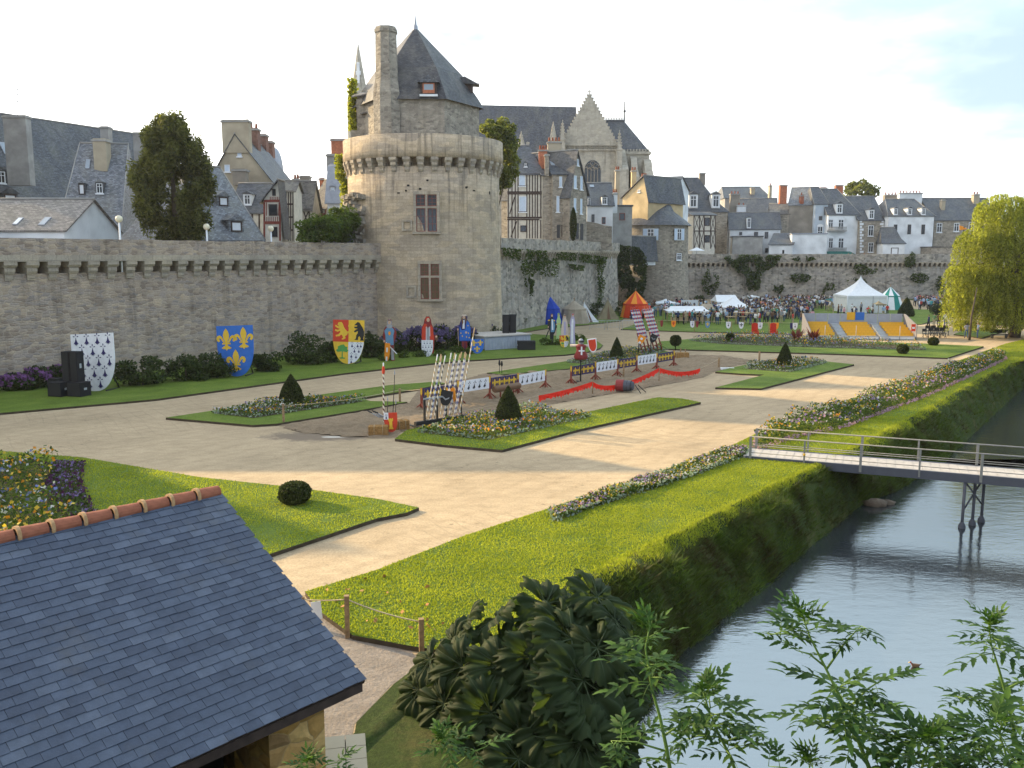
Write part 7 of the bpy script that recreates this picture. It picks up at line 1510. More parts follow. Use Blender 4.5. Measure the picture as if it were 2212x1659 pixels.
def gazebo(label, x0, x1, yb, ye, yp, dp, mat='canvas_white', name='market_stall', fl=0., posts=True, counter=True):
    a, c = G(x0, yb, .1), G(x1, yb, .1); zE = P(x0, ye, a.y).z; zP = P((x0+x1)/2, yp, a.y+dp/2).z; o = thing(name, label, 'market stall' if name == 'market_stall' else 'parasol', (a+c)/2+V((0, dp/2, 0))); t = (c-a); g = MB()
    cn = [a, c, c+V((0, dp, 0)), a+V((0, dp, 0))]; cn = [V((p.x, p.y, zE)) for p in cn]; r0, r1 = a+t*(.5-fl)+V((0, dp/2, 0)), a+t*(.5+fl)+V((0, dp/2, 0)); r0.z = r1.z = zP
    def sl(p, q, u, v, n=6):
        for i in range(n):
            f = lambda s: (p.lerp(u, s)-V((0, 0, .12*math.sin(math.pi*s))), q.lerp(v, s)-V((0, 0, .12*math.sin(math.pi*s))))
            (e0, e1), (e2, e3) = f(i/n), f((i+1)/n); g.add([e0, e1, e3, e2], [[0, 1, 2, 3]], 0, None, True)
    sl(cn[0], cn[1], r0, r1); sl(cn[1], cn[2], r1, r1); sl(cn[2], cn[3], r1, r0); sl(cn[3], cn[0], r0, r0)
    g.build('canopy', M[mat], o); g = MB(); m = max(6, int(t.length*2))
    for i in range(m):
        for (p, q) in ((cn[0], cn[1]),):
            u, v = p.lerp(q, i/m), p.lerp(q, (i+1)/m); g.poly([u-V((0, .02, 0)), v-V((0, .02, 0)), v-V((0, .02, .16)), (u+v)/2-V((0, .02, .26)), u-V((0, .02, .16))])
    g.build('valance', M[mat], o)
    if posts:
        for p in cn: g = MB(); g.tube([V((p.x, p.y, 0)), p], .045, 6); g.build('post', M['wood_post'], o)
    else: g = MB(); p = (a+c)/2+V((0, dp/2, 0)); g.tube([V((p.x, p.y, 0)), V((p.x, p.y, zP))], .05, 6); g.build('post', M['wood_post'], o)
    if counter: g = MB(); g.box((a+c)/2+V((0, .4, .9)), (t.length*.86, .7, .06)); g.box((a+c)/2+V((0, .15, .5)), (t.length*.84, .04, .5)); g.build('counter', M['p_wood'], o)
gazebo('long low white market awning over a wooden stall at the crowd front', 1441, 1534, 697, 672, 661, 3.2, fl=.38); gazebo('wide white parasol behind the front market awning', 1417, 1468, 672, 655, 645, 4, name='parasol', posts=False, counter=False); gazebo('white pyramid market tent amid the crowd', 1560, 1625, 686, 664, 641, 5); gazebo('beige canvas stall between the white awnings', 1516, 1545, 684, 668, 656, 3, 'canvas_beige', fl=.4); gazebo('white ridge tent behind the pyramid market tent', 1548, 1600, 676, 652, 637, 5, fl=.42); gazebo('tiny white parasol near the far rampart', 1617, 1640, 660, 640.5, 637, 3, name='parasol', posts=False, counter=False); gazebo('small grass roofed parasol before the white marquee', 1891, 1914, 679, 657, 650, 2, 'canvas_khaki', name='parasol', posts=False, counter=False); gazebo('small white terrace parasol at the foot of the timber stair tower', 1489, 1522, 700, 0, 0, 1) if 0 else None
sc_ = P(1505, 540, 188); o = thing('parasol', 'small white terrace parasol below the timber stair tower', 'parasol', (sc_.x, 188, 7.6)); g = MB(); zt = sc_.z+.35; g.lathe([(1.7, zt-.5), (.1, zt+.15), (0, zt+.2)], (sc_.x, 188, 0), 10, sm=False); g.build('canopy', M['canvas_white'], o); g = MB(); g.tube([(sc_.x, 188, 7.6), (sc_.x, 188, zt)], .05); g.build('post', M['p_grey'], o)
b = G(1489, 676, .1); o = tag(MB().fbox(b, (1, 0, 0), (0, -1, 0), -1.25, 1.25, 0, .04, P(1489, 662, b.y).z, P(1489, 649.5, b.y).z).fbox(b, (1, 0, 0), (0, -1, 0), -1.3, -1.2, -.06, -.005, 0, P(1489, 649, b.y).z).fbox(b, (1, 0, 0), (0, -1, 0), 1.2, 1.3, -.06, -.005, 0, P(1489, 649, b.y).z).build('cloth_screen', M['canvas_white']), 'flat white cloth screen behind the front market awning', 'screen')
for i, (x, lb) in enumerate(((1590, 'wooden trestle bench among the crowd left of the thrones'), (1606, 'wooden trestle table among the crowd behind the left throne'))):
    b = G(x, 700, .1); o = thing('trestle_table', lb, 'table', b, 'trestle tables'); g = MB(); g.box(b+V((0, 0, .95+.5*i)), (2.6, .7, .07)); g.build('top', M['p_wood'], o)
    for s in (-1, 1): g = MB(); g.tube([b+V((s, -.3, 0)), b+V((s, .3, .95+.5*i))], .05, 5); g.tube([b+V((s, .3, 0)), b+V((s, -.3, .95+.5*i))], .05, 5); g.build('leg', M['p_wood'], o)
# bunting of heraldic pennants
bp = [G(1345, 713, .1), G(1420, 715, .1), G(1500, 717, .1), G(1580, 719, .1), G(1660, 721, .1), G(1742, 722, .1)]; hb = 1.25
bt = thing('bunting', 'line of coloured heraldic pennants along the crowd lawn', 'bunting', bp[2]); 
for p in bp[1:]: g = MB(); g.tube([p, p+V((0, 0, hb+.1))], .035, 5); g.build('post', M['wood_post'], bt)
g = MB(); g.tube([p+V((0, 0, hb)) for p in bp], .015, 4); g.build('line', M['rope'], bt)
for i, (x, mt, em) in enumerate(((1431, 'p_maroon', None), (1457, 'p_orange', 'p_red'), (1498, 'p_white', 'p_navy'), (1508, 'p_maroon', None), (1531, 'p_sky', 'p_gold'), (1573, 'p_green', None), (1576, 'p_white', 'p_black'), (1604, 'p_white', 'p_black'), (1645, 'p_white', 'p_navy'), (1680, 'p_orange', 'p_gold'), (1713, 'p_navy', None), (1721, 'p_white', 'p_navy'))):
    xx = x if x < 1600 else x; q = 0
    for a, c in zip(bp, bp[1:]):
        pa, pc = a.x/a.y, c.x/c.y; tx = (xx-1106)/1935/math.cos(PIT)*.985
        if pa <= tx <= pc or (i > 10 and c is bp[-1]):
            s = (tx-pa)/(pc-pa); q = a.lerp(c, min(.97, max(.02, s))); break
    if not q: continue
    w_ = .27 if em else .16; fr = Fr(q+V((0, -.03, hb-.75))); g = MB(); fr.plate(g, outline(w_*2, .75), 0, .02); pn = g.build('pennant', M[mt], bt)
    if em: g = MB(); put(g, fr, FLEUR if i % 3 == 1 else LION if mt == 'p_white' and 0 else ERM, 0, .24, .42, .024, 0); g.build('emblem', M[em], pn)
# steel crowd barriers
for i, x in enumerate((1293, 1325, 1357)):
    b = G(x, 712, .05); o = thing('crowd_barrier', 'low grey steel crowd barrier on the path, %s from the left' % num[i], 'barrier', b, 'steel crowd barriers'); g = MB(); L = 2.1
    g.tube([b+V((-L/2, 0, 0)), b+V((-L/2, 0, 1.1)), b+V((L/2, 0, 1.1)), b+V((L/2, 0, 0))], .03, 6); g.tube([b+V((-L/2, 0, .3)), b+V((L/2, 0, .3))], .02, 5)
    for k in range(1, 12): g.tube([b+V((-L/2+L*k/12, 0, .3)), b+V((-L/2+L*k/12, 0, 1.1))], .012, 4)
    g.build('frame', M['galv'], o)
    for s in (-1, 1): g = MB(); g.tube([b+V((s*L/2, -.3, .02)), b+V((s*L/2, .3, .02))], .025, 5); g.build('foot', M['galv'], o)
# thrones
th = None
for i, x in enumerate((1631, 1671)):
    b = G(x, 727); lb = ['left red high backed throne facing the lists', 'right red high backed throne facing the lists'][i]
    if th is None:
        th = thing('throne', lb, 'chair', b, 'red thrones'); g = MB(); g.box((0, .0, .62), (1.0, .8, .2)); g.build('seat', M['throne_red'], th, local=True); g = MB(); g.box((0, .38, 1.3), (1.0, .12, 1.5)); g.prism([V((-.5, .33, 2.05)), V((.5, .33, 2.05)), V((0, .33, 2.2))], (0, .1, 0)); g.build('backrest', M['throne_red'], th, local=True)
        for s in (-1, 1): g = MB(); g.box((s*.46, -.02, .95), (.14, .78, .1)); g.box((s*.46, -.36, .8), (.12, .1, .2)); g.build('armrest', M['throne_red'], th, local=True)
        for sx_ in (-1, 1):
            for sy_ in (-1, 1): g = MB(); g.box((sx_*.42, sy_*.34, .26), (.13, .13, .52)); g.build('leg', M['throne_red'], th, local=True)
    else: dup(th, b, .05, .68, lb)
th.scale = (.68, .68, .68)
# grandstand
gA, gB = G(1752, 733), G(1976, 735); t = (gB-gA).normalized(); n = V((t.y, -t.x, 0)); L = (gB-gA).length; rows_ = 5; rd = .8; rh = .22; z0 = .45
gs = thing('grandstand', 'small grandstand with rows of yellow seats and grey cloth walls', 'grandstand', gA.lerp(gB, .5))
g = MB()
for r in range(rows_): g.fbox(gA, t, n, 0, L, -(r+1)*rd, -r*rd-.002, 0 if r else 0, z0-.12+rh*r)
g.build('steps', M['p_steel'], gs); gaps = [(.255, .345), (.655, .735)]
for (a, c) in ((0, gaps[0][0]), (gaps[0][1], gaps[1][0]), (gaps[1][1], 1)):
    g = MB(); g.fbox(gA, t, n, L*a+.05, L*c-.05, .0, .06, .1, z0-.1); g.fbox(gA, t, n, L*a, L*c, .0, .1, z0-.1, z0-.02, 1); g.build('front_board', [M['canvas_white'], M['p_steel']], gs)
for (a, c) in gaps:
    g = MB()
    for r in range(rows_*2): g.fbox(gA, t, n, L*a+.05, L*c-.05, -(r)*rd/2-.3, .62-r*rd/2, .05, .25+(z0-.12+rh*(rows_-1))*(r)/(rows_*2)+.1)
    g.build('stairs', M['galv'], gs)
se = MB(); se.box((0, -.02, .02), (.44, .42, .05)); se.box((0, .2, .2), (.44, .05, .36), M=Matrix.Rotation(-.15, 3, 'X')); sm_ = None; ns = 0
for r in range(rows_):
    k = 25
    for i in range(k):
        s = (i+.5)/k
        if any(a-.02 < s < c+.02 for a, c in gaps): continue
        if ns >= 100: continue
        p = gA+t*L*s-n*(r*rd+.42)+V((0, 0, z0-.1+rh*r+.02)); 
        if sm_ is None: so2 = se.build('seat', M['seat_yellow'], gs, local=True); sm_ = so2.data
        else: so2 = bpy.data.objects.new('seat', sm_); C.objects.link(so2); so2.parent = gs
        so2.location = p-WO[gs.name]; so2.rotation_euler = (0, 0, math.atan2(t.y, t.x)); ns += 1
zt = z0+rh*rows_+.95; dpt = rows_*rd+.2
for i in range(8): g = MB(); g.fbox(gA, t, n, L*i/8+.03, L*(i+1)/8-.03, -dpt-.06, -dpt, .3, zt); g.build('back_panel', M['p_gold' if i == 3 and 0 else 'canvas_grey'], gs)
for s, w_, mt in ((.44, .9, 'seat_yellow'), (.52, 1., 'p_blue')): g = MB(); g.fbox(gA, t, n, L*s, L*s+w_, -dpt, -dpt+.03, zt-.7, zt+.15); g.build('banner', M[mt], gs)
for s, q in ((-.12, 0), (L+.06, 1)):
    g = MB(); g.prism([gA+t*s+V((0, 0, .05)), gA+t*s-n*dpt+V((0, 0, .05)), gA+t*s-n*dpt+V((0, 0, zt)), gA+t*s-n*(dpt-.6)+V((0, 0, zt)), gA+t*s+n*.2+V((0, 0, .9+q*.7)), gA+t*s+n*.2+V((0, 0, .05))], t*.06); g.build('side_panel', M['side_shaded'], gs)  # side panels coloured darker in place of shade
g = MB(); p = gA+t*(L-.45)+n*.08; g.fbox(p, t, n, 0, .42, 0, .03, .95, 1.7, 0); g.fbox(p, t, n, .08, .34, .03, .045, 1.22, 1.4, 1); g.build('notice', [M['p_red'], M['p_white']], gs)
for s in (.13, .43, .85): g = MB(); g.tube([gA+t*L*s+n*.12, gA+t*L*s+n*.12+V((0, 0, 1.5))], .03, 5); g.build('handrail_post', M['p_steel'], gs)
# stacked black chairs beside the grandstand
ch = None
for i in range(8):
    b = G(1998+i*6.4, 730-(i % 2)*5); lb = 'black folding chair in the row right of the grandstand, %s from the left' % num[i]
    if ch is None:
        ch = thing('folding_chair', lb, 'chair', b, 'black chairs right of the grandstand'); g = MB(); g.box((0, 0, .47), (.46, .44, .05)); g.build('seat', M['p_black'], ch, local=True); g = MB(); g.box((0, .24, .82), (.46, .05, .3)); g.box((-.2, .23, .6), (.04, .04, .3)); g.box((.2, .23, .6), (.04, .04, .3)); g.build('backrest', M['p_black'], ch, local=True)
        for sx_ in (-1, 1):
            for sy_ in (-1, 1): g = MB(); g.tube([(sx_*.2, sy_*.2, .46), (sx_*.23, -sy_*.24, 0)], .025, 5); g.build('leg', M['p_black'], ch, local=True)
    else: dup(ch, b, random.uniform(-.3, .3), 1.15, lb)
b = G(2158, 731); o = thing('park_bench', 'dark park bench under the willow branches', 'bench', b); g = MB(); g.box(b+V((0, 0, .45)), (1.7, .45, .06)); g.build('seat', M['p_black'], o); g = MB(); g.box(b+V((0, .25, .75)), (1.7, .05, .35)); g.build('backrest', M['p_black'], o)
for s in (-.75, .75): g = MB(); g.box(b+V((s, 0, .21)), (.07, .4, .42)); g.build('leg', M['p_black'], o)
# lamp post with a small flag by the willow
b = G(2070, 668); o = thing('flag_pole', 'tall pole with a small orange flag before the brown stone house', 'pole', b); zt = P(2070, 490, b.y).z; g = MB(); g.tube([b, V((b.x, b.y, zt))], .09, 8); g.build('pole', M['p_black'], o); g = MB(); g.prism([V((b.x, b.y, zt)), V((b.x+.5, b.y-.1, zt-.35)), V((b.x-.7, b.y-.1, zt-.55)), V((b.x-.8, b.y, zt+.25))], (0, .03, 0)); g.build('flag', M['p_orange'], o)
# ---------------------------------------------------------------- footbridge
fa, fb = G(1621, 986, .2), G(2212, 1035, .2); fa.z = fb.z = 0; t = (fb-fa).normalized(); n = V((t.y, -t.x, 0)); Lb = 20.; wd = 1.75
br = thing('footbridge', 'grey metal footbridge with railings crossing the river', 'footbridge', fa)
g = MB(); g.fbox(fa, t, n, -.3, Lb, -wd, 0, .12, .2); 
for i in range(60): g.fbox(fa, t, n, -.3+i*(Lb+.3)/60, -.3+i*(Lb+.3)/60+.31, -wd+.08, -.08, .2, .212+.004*(i % 2))
g.build('deck', M['deck'], br)
for q, s0 in ((0, .0), (-wd-.09, .0)): g = MB(); g.fbox(fa, t, n, 1.2, Lb, q, q+.09, -.12, .22); g.fbox(fa, t, n, -.2, 1.2, q, q+.09, .02, .22); g.build('side_beam', M['p_girder'], br)
psx = [(1621, 0), (1726, 0), (1838, 0), (1956, 0), (2081, 0), (2210, 0)]
for q in (0, 1):
    off = .1 if q == 0 else -wd-.1; g = MB()
    for hgt, r in ((1.1, .03), (.72, .018), (.4, .018)):
        g.tube([fa+n*off+V((0, 0, hgt)), fa+n*off+t*Lb+V((0, 0, hgt))], r, 6)
    g.build('handrail', M['rail_grey'], br)
    for i in range(9):
        s = i*2.22
        g = MB(); o = fa+t*s+n*off; wdt = .035 if i % 2 else .05; g.fbox(o, t, n, -wdt, wdt, -.03, .03, -.05, 1.1); g.build('rail_post', M['rail_grey'], br)
    g = MB(); g.tube([fa+n*off+V((0, 0, -.0)), fa+n*off+V((0, 0, 1.1))], .03, 6); g.build('end_post', M['rail_grey'], br)
pier = fa+t*((G(2088, 1030, .2)-fa).dot(t))
for (a, c) in ((0., 0.), (-.62, .42), (-1.25, .8)): g = MB(); q = pier+n*a+t*c; g.tube([V((q.x, q.y, -2.7)), V((q.x, q.y, .12))], .06, 8); g.lathe([(.16, -2.2), (.14, -1.9), (.06, -1.75)], (q.x, q.y, 0), 8); g.build('pier_leg', M['p_girder'], br)
g = MB(); q0, q1 = pier, pier-n*1.25+t*.8
g.tube([V((q0.x, q0.y, -1.3)), V((q1.x, q1.y, -.1))], .035, 5); g.tube([V((q1.x, q1.y, -1.3)), V((q0.x, q0.y, -.1))], .035, 5); g.build('brace', M['p_girder'], br)
g = MB(); o = fa+t*2.22+n*.15; g.blob(o+V((0, 0, .5)), .06, 8); g.build('yellow_tag', M['seat_yellow'], br)
# rocks and duck
b = G(1890, 1092, WZ); o = tag(MB().blob(b+V((0, 0, .1)), (.5, .35, .22), 9, 0, .14).blob(b+V((.6, .25, .03)), (.4, .25, .18), 8, 0, .14).build('boulder', M['brown_rock']), 'brown boulders at the waterline below the footbridge', 'rock')
b = G(1977, 1440, WZ); dk = thing('duck', 'small brown headed duck swimming on the river', 'duck', b)
bm_ = MB(); pr = []
for (x, w_, zc, hh) in ((.24, .01, .09, .02), (.16, .06, .06, .07), (.04, .1, .05, .1), (-.08, .095, .06, .1), (-.15, .06, .1, .09), (-.19, .045, .16, .06), (-.215, .05, .215, .06), (-.25, .04, .225, .05), (-.28, .01, .22, .015)):
    pr.append([b+V((x, w_*math.cos(q), zc+hh*math.sin(q))) for q in [2*math.pi*k/10 for k in range(10)]])
for A, B in zip(pr, pr[1:]):
    for k in range(10): bm_.add([A[k], A[(k+1) % 10], B[(k+1) % 10], B[k]], [[0, 1, 2, 3]], 1 if A[0].x < b.x-.16 else 0, None, True)
bm_.build('body', [M['p_brown'], M['p_maroon']], dk); g = MB(); g.prism([b+V((-.27, -.018, .22)), b+V((-.34, -.02, .205)), b+V((-.34, .02, .205)), b+V((-.27, .018, .22))], (0, 0, .018)); g.build('bill', M['p_gold'], dk); g = MB(); g.prism([b+V((.2, -.03, .09)), b+V((.32, 0, .14)), b+V((.2, .03, .09))], (0, 0, .02)); g.build('tail', M['p_black'], dk)
for s in (-1, 1): g = MB(); g.blob(b+V((-.235, s*.047, .235)), .008, 6); g.build('eye', M['p_black'], dk)
dk.scale = (.55, .55, .55)
# ---------------------------------------------------------------- slate roofed shed in the foreground
e_ = V((.657, .754, 0)).normalized(); n_ = V((e_.y, -e_.x, 0)); E = V((-2.16, 12.49, 2.6)); RUN, RISE = 3.8, 2.19
shed = thing('slate_shed', 'foreground shed with a blue grey slate roof, terracotta ridge and stone walls tinted as sunlit', 'shed', (E.x-6, E.y-4, 0))
sl_ = (-n_*RUN+ZU*RISE).normalized(); nr_ = e_.cross(sl_); nr_ = nr_ if nr_.z > 0 else -nr_; SLN = math.hypot(RUN, RISE); LN_ = 15.
rng2 = random.Random(3)
t = NT('slate_tile'); ri = t.n('NewGeometry').outputs['Random Per Island']; p = t.obj()
col = t.ramp(ri, [(.0, (.05, .062, .094)), (.35, (.06, .075, .112)), (.75, (.068, .085, .125)), (.97, (.088, .106, .148))])
col = t.mix(1., col, t.ramp(t.noise(p, 5., 6, .7), [(.3, (.78, .78, .78)), (.7, (1.18, 1.18, 1.18))]), 'MULTIPLY')
col = t.mix(t.ramp(t.noise(p, 1.2, 5, .7), [(.55, (0, 0, 0)), (.75, (.35, .35, .35))]), col, (.11, .1, .085))
t.set('Base Color', col); t.set('Roughness', .65); t.set('Specular IOR Level', .25); t.bump(t.noise(t.map(p, (1, 1, 1)), 22., 4, .7), .35, .012); M['slate_tile'] = t.m
g = MB(); ROWS = 30; ga = SLN/ROWS
for r in range(ROWS):
    w_ = .265; k = int(LN_/w_)+2; off = (r % 2)*w_/2
    for i in range(k):
        s0 = -LN_+off+i*w_-w_; s1 = s0+w_-.006; s1 = min(s1, 0); 
        if s1-s0 < .04 or s1 < -LN_: continue
        j = rng2.uniform(-.006, .006); a0 = r*ga-.012+j; a1 = (r+1.6)*ga; th_ = .006
        if a1 > SLN: a1 = SLN
        q = lambda s, a, h: E+e_*s+sl_*a+nr_*h
        h0 = .022+rng2.uniform(0, .003); c = [q(s0, a0, h0-th_), q(s1, a0, h0-th_), q(s1, a1, 0.), q(s0, a1, 0.), q(s0, a0, h0), q(s1, a0, h0), q(s1, a1, .006), q(s0, a1, .006)]
        g.hexa(c)
rf = g.build('roof', M['slate_tile'], shed)
g = MB(); g.prism([E+sl_*-.0-nr_*.03, E-e_*LN_-nr_*.03, E-e_*LN_+sl_*SLN-nr_*.03, E+sl_*SLN-nr_*.03], -nr_*.06)
B2 = E-n_*(2*RUN); s2 = (n_*RUN+ZU*RISE).normalized(); g.prism([B2, B2-e_*LN_, B2-e_*LN_+s2*SLN, B2+s2*SLN], ZU*.04); g.build('roof_boarding', M['timber'], rf)
for i in range(26):
    c0 = E+sl_*SLN-e_*(i*.47+.0)+ZU*.0; g = MB(); a0, a1 = c0-e_*.03, c0-e_*.45
    for (u, v, r0, r1) in ((a0, a1, .105, .12),):
        A = [u+(n_*math.cos(q)*r0+ZU*math.sin(q)*r0) for q in [math.pi*k/8 for k in range(-1, 10)]]; Bq = [v+(n_*math.cos(q)*r1+ZU*math.sin(q)*r1) for q in [math.pi*k/8 for k in range(-1, 10)]]
        for k in range(10): g.add([A[k], A[k+1], Bq[k+1], Bq[k]], [[0, 1, 2, 3]], 0, None, True)
        if i == 0: g.poly(A)
    rt_ = g.build('ridge_tile', M['terracotta'], rf); g = MB()
    for (u, v, r0, r1) in ((a1+e_*.035, a1-e_*.02, .15, .138),):
        A = [u+(n_*math.cos(q)*r0*.85+ZU*math.sin(q)*r0*.95) for q in [math.pi*k/8 for k in range(-1, 10)]]; Bq = [v+(n_*math.cos(q)*r1+ZU*math.sin(q)*r1) for q in [math.pi*k/8 for k in range(-1, 10)]]; D = [v+(n_*math.cos(q)*.1+ZU*math.sin(q)*.1) for q in [math.pi*k/8 for k in range(-1, 10)]]; D0 = [u+(n_*math.cos(q)*.1+ZU*math.sin(q)*.1) for q in [math.pi*k/8 for k in range(-1, 10)]]
        for k in range(10): g.add([A[k], A[k+1], Bq[k+1], Bq[k]], [[0, 1, 2, 3]], 0, None, True); g.poly([D0[k], D0[k+1], A[k+1], A[k]]); g.poly([Bq[k], Bq[k+1], D[k+1], D[k]])
    g.build('collar', M['mortar'] if 'mortar' in M else plain('mortar', (.4, .24, .12), .95, .35, 14., .5), rt_)
g = MB(); oo = V((E.x, E.y, 0)); zt = 2.6-.02
g.fbox(oo, e_, n_, -1.55, -.62, -1.1, -.2, -.5, zt+.05); pl = g.build('corner_pier', M['shed_stone_lit'], shed)
g = MB(); g.fbox(oo, e_, n_, -LN_, -2.85, -.6, -.2, -.5, zt+.05); g.fbox(oo, e_, n_, -LN_, -.62, -2*RUN+.3, -2*RUN+.6, -.5, zt); g.fbox(oo, e_, n_, -1.0, -.62, -2*RUN+.6, -1.1, -.5, zt); g.build('wall', M['shed_stone_lit'], shed)
g = MB(); g.prism([oo+e_*-.9-n_*.4+ZU*zt, oo+e_*-.9-n_*(2*RUN-.4)+ZU*zt, oo+e_*-.9-n_*RUN+ZU*(zt+RISE*.9)], e_*.25); g.build('gable', M['shed_stone_lit'], shed)
g = MB(); g.fbox(oo, e_, n_, -2.85, -1.55, -1.5, -1.4, -.5, zt+.1); g.build('porch_shade', M['hole_shade'], shed)  # near-black panel stands in for the shade of the porch recess
g = MB(); g.fbox(oo, e_, n_, -LN_, -.05, -.12, -.02, 2.42, 2.55); g.build('eaves_beam', M['timber'], shed)
lw = thing('low_wall', 'low stone parapet with a pale paved top at the shed corner', 'wall', (-2.75, 12.9, 0)); g = MB(); g.box((-2.75, 12.95, .2), (.95, 1.5, 1.5), .2); g.build('wall_body', M['house_stone'], lw); g = MB()
for i in range(3):
    for j in range(4): g.box(V((-2.75, 12.95, .985))+Matrix.Rotation(.2, 3, 'Z') @ V((-.33+i*.33, -.56+j*.375, 0)), (.315, .36, .07), .2)
g.build('paving', M['render_tan'], lw)
# rope fence by the lawn corner
f0 = post('tall wooden rope post at the corner of the river lawn', 751, 1378, 1288, .055, grp='rope fence posts by the shed'); f1 = post('shorter wooden rope post half hidden by the giant leaves', 911, 1412, 1338, .055, grp='rope fence posts by the shed'); f2 = post('rope post behind the edge of the slate roof', 655, 1352, 1290, .055, grp='rope fence posts by the shed')
rope('slack pale rope between the two foreground posts', [f0, f1], .2, .016); rope('pale rope from the tall post towards the shed', [f2, f0], .14, .016)
pg = f2.lerp(f0, .32)-V((0, 0, .05)); g = MB(); g.prism([pg+V((-.14, 0, -.03)), pg+V((.1, 0, 0)), pg+V((.14, -.02, -.42)), pg+V((.0, -.03, -.46)), pg+V((-.1, -.02, -.38))], (0, .012, 0)); tag(g.build('paper_notice', M['frame_white']), 'white paper hanging from the rope beside the roof edge', 'notice')
# fallen leaves on the lawn
lv = scatter([G(x, y) for x, y in [(670, 1290), (900, 1230), (1000, 1380), (780, 1365)]], 26); tag(arrmesh('fallen_leaf', leafquads(z3(lv, .165), .13, .7, .7), 4, islandcol('dry_leaf', [(0, (.3, .12, .03)), (1, (.45, .25, .08))])), 'scattered dry orange leaves on the lawn corner', 'leaves', kind='stuff')
# ---------------------------------------------------------------- giant leaved plant
def palmate(seed, R_=.7):
    rr = random.Random(seed); g = MB(); nO = 141; lob = 7; rings = (.0, .25, .5, .72, .9, 1.)
    vs = []
    for fr_ in rings:
        for i in range(nO):
            th = -math.pi*.93+2*math.pi*.93*i/(nO-1); u = (th/(math.pi*.93)+1)/2*lob; fx = abs((u % 1)-.5)*2
            env = 1-.18*abs(th)/math.pi; out = env*(1-.15*fx**2.2+.04*math.sin(u*29+seed)*(1 if fr_ == 1. else .3)+rr.uniform(-.05, .05)*(fr_ == 1.)+.035*((i % 4)-1.5)*(fr_ == 1.))
            r = R_*fr_*(1+(out-1)*fr_**1.5); x, y = r*math.cos(th), r*math.sin(th)
            z = R_*(.30*fr_**1.6*(.75+.25*math.cos(th))-.26*fr_**4+.06*math.sin(th*2+seed)*fr_**2+.035*math.cos(2*math.pi*((u % 1)-.5))*fr_*(1.1-fr_)*3+.05*math.sin(u*13+seed)*fr_+rr.uniform(-.03, .03)*fr_-.1*fr_**6*(.5+math.sin(u*5+seed)))
            vs.append(V((x, y, z)))
    fs = [[i*nO+j, i*nO+j+1, (i+1)*nO+j+1, (i+1)*nO+j] for i in range(1, len(rings)-1) for j in range(nO-1)]+[[0, nO+j, nO+j+1] for j in range(nO-1)]
    g.add(vs, fs, 0, None, True)
    for l in range(lob):
        th = -math.pi*.93+2*math.pi*.93*(l+.5)/lob; pts = []
        for q in (.02, .3, .6, .9): pts.append(V((R_*q*math.cos(th), R_*q*math.sin(th), R_*(.30*q**1.6*(.75+.25*math.cos(th))-.26*q**4+.06*math.sin(th*2+seed)*q**2+.035*q*(1.1-q)*3)+.003)))
        g.tube(pts, [.010, .007, .004, .002], 4, 1)
    return g
plain('gunnera_rib', (.055, .08, .035), .7, .2, 6.)
gb_ = V((P(1130, 1500, 16.5).x, 16.7, -.9)); gun = thing('gunnera', 'huge dark green clump of giant jagged leaves on the river bank', 'plant', gb_)
gm = [palmate(s) for s in range(5)]; gme = []
gc = P(1145, 1490, 16.6); rr = random.Random(21); tops = []
spec = [(1215, 1350, 16.4, .9), (1150, 1420, 15.9, .9), (1290, 1400, 15.8, .9), (1080, 1440, 15.9, .9), (1200, 1500, 15.2, .9), (980, 1390, 17., .8), (1130, 1590, 14.7, .9), (1270, 1530, 15., .9), (930, 1560, 15.9, .75), (1260, 1600, 14.5, .9), (1000, 1560, 15.3, .8), (1290, 1290, 17.2, 1.1), (1180, 1305, 17.4, 1.05), (1075, 1335, 17.2, .9), (1330, 1345, 16.6, .8), (1235, 1380, 16., 1.15), (1100, 1395, 16.4, .9), (1010, 1345, 17.4, .8), (930, 1425, 16.8, .75), (1000, 1440, 16.2, .85), (1140, 1470, 15.6, 1.), (1260, 1470, 15.3, 1.2), (1345, 1430, 16., .8), (905, 1490, 16.4, .7), (960, 1520, 15.8, .9), (1060, 1540, 15.2, 1.), (1190, 1570, 14.8, 1.), (1310, 1560, 15.2, .95), (1350, 1500, 16., .7), (1240, 1620, 14.5, .9), (1120, 1640, 14.4, .9), (1330, 1640, 15., .8), (1020, 1610, 14.9, .85), (1180, 1420, 17.6, .9), (1280, 1420, 17.6, .9), (1050, 1470, 17.2, .9), (1340, 1390, 17.6, .7), (1220, 1325, 18., .9), (1130, 1360, 18.2, .9)]
for i, (x, y, Y, s) in enumerate(spec):
    pt = P(x, y, Y); out = V((pt.x-gb_.x, pt.y-gb_.y, 0)); out = out.normalized() if out.length > .01 else V((0, -1, 0)); az = math.atan2(out.y-.75, out.x)+rr.uniform(-.4, .4)
    tilt = rr.uniform(.45, 1.05)+.15*(y > 1450)
    Mt = Matrix.Rotation(az, 4, 'Z') @ Matrix.Rotation(tilt, 4, 'Y') @ Matrix.Rotation(rr.uniform(-.5, .5), 4, 'X')
    k = i % 5
    if len(gme) <= k: lo = gm[k].build('leaf', [M['leaf_gunnera'], M['gunnera_rib']], gun, local=True); gme.append(lo.data)
    else: lo = bpy.data.objects.new('leaf', gme[k]); C.objects.link(lo); lo.parent = gun
    s *= 1.22; lo.location = pt-gb_; lo.rotation_euler = Mt.to_euler(); lo.scale = (s, s, s*1.15)
    g = MB(); b0 = gb_+V((rr.uniform(-.5, .5), rr.uniform(-.5, .5), 0)); g.tube([b0, b0.lerp(pt, .5)+V((0, 0, .35)), pt], [.05, .04, .025], 6); g.build('stalk', M['gunnera_rib'], gun)
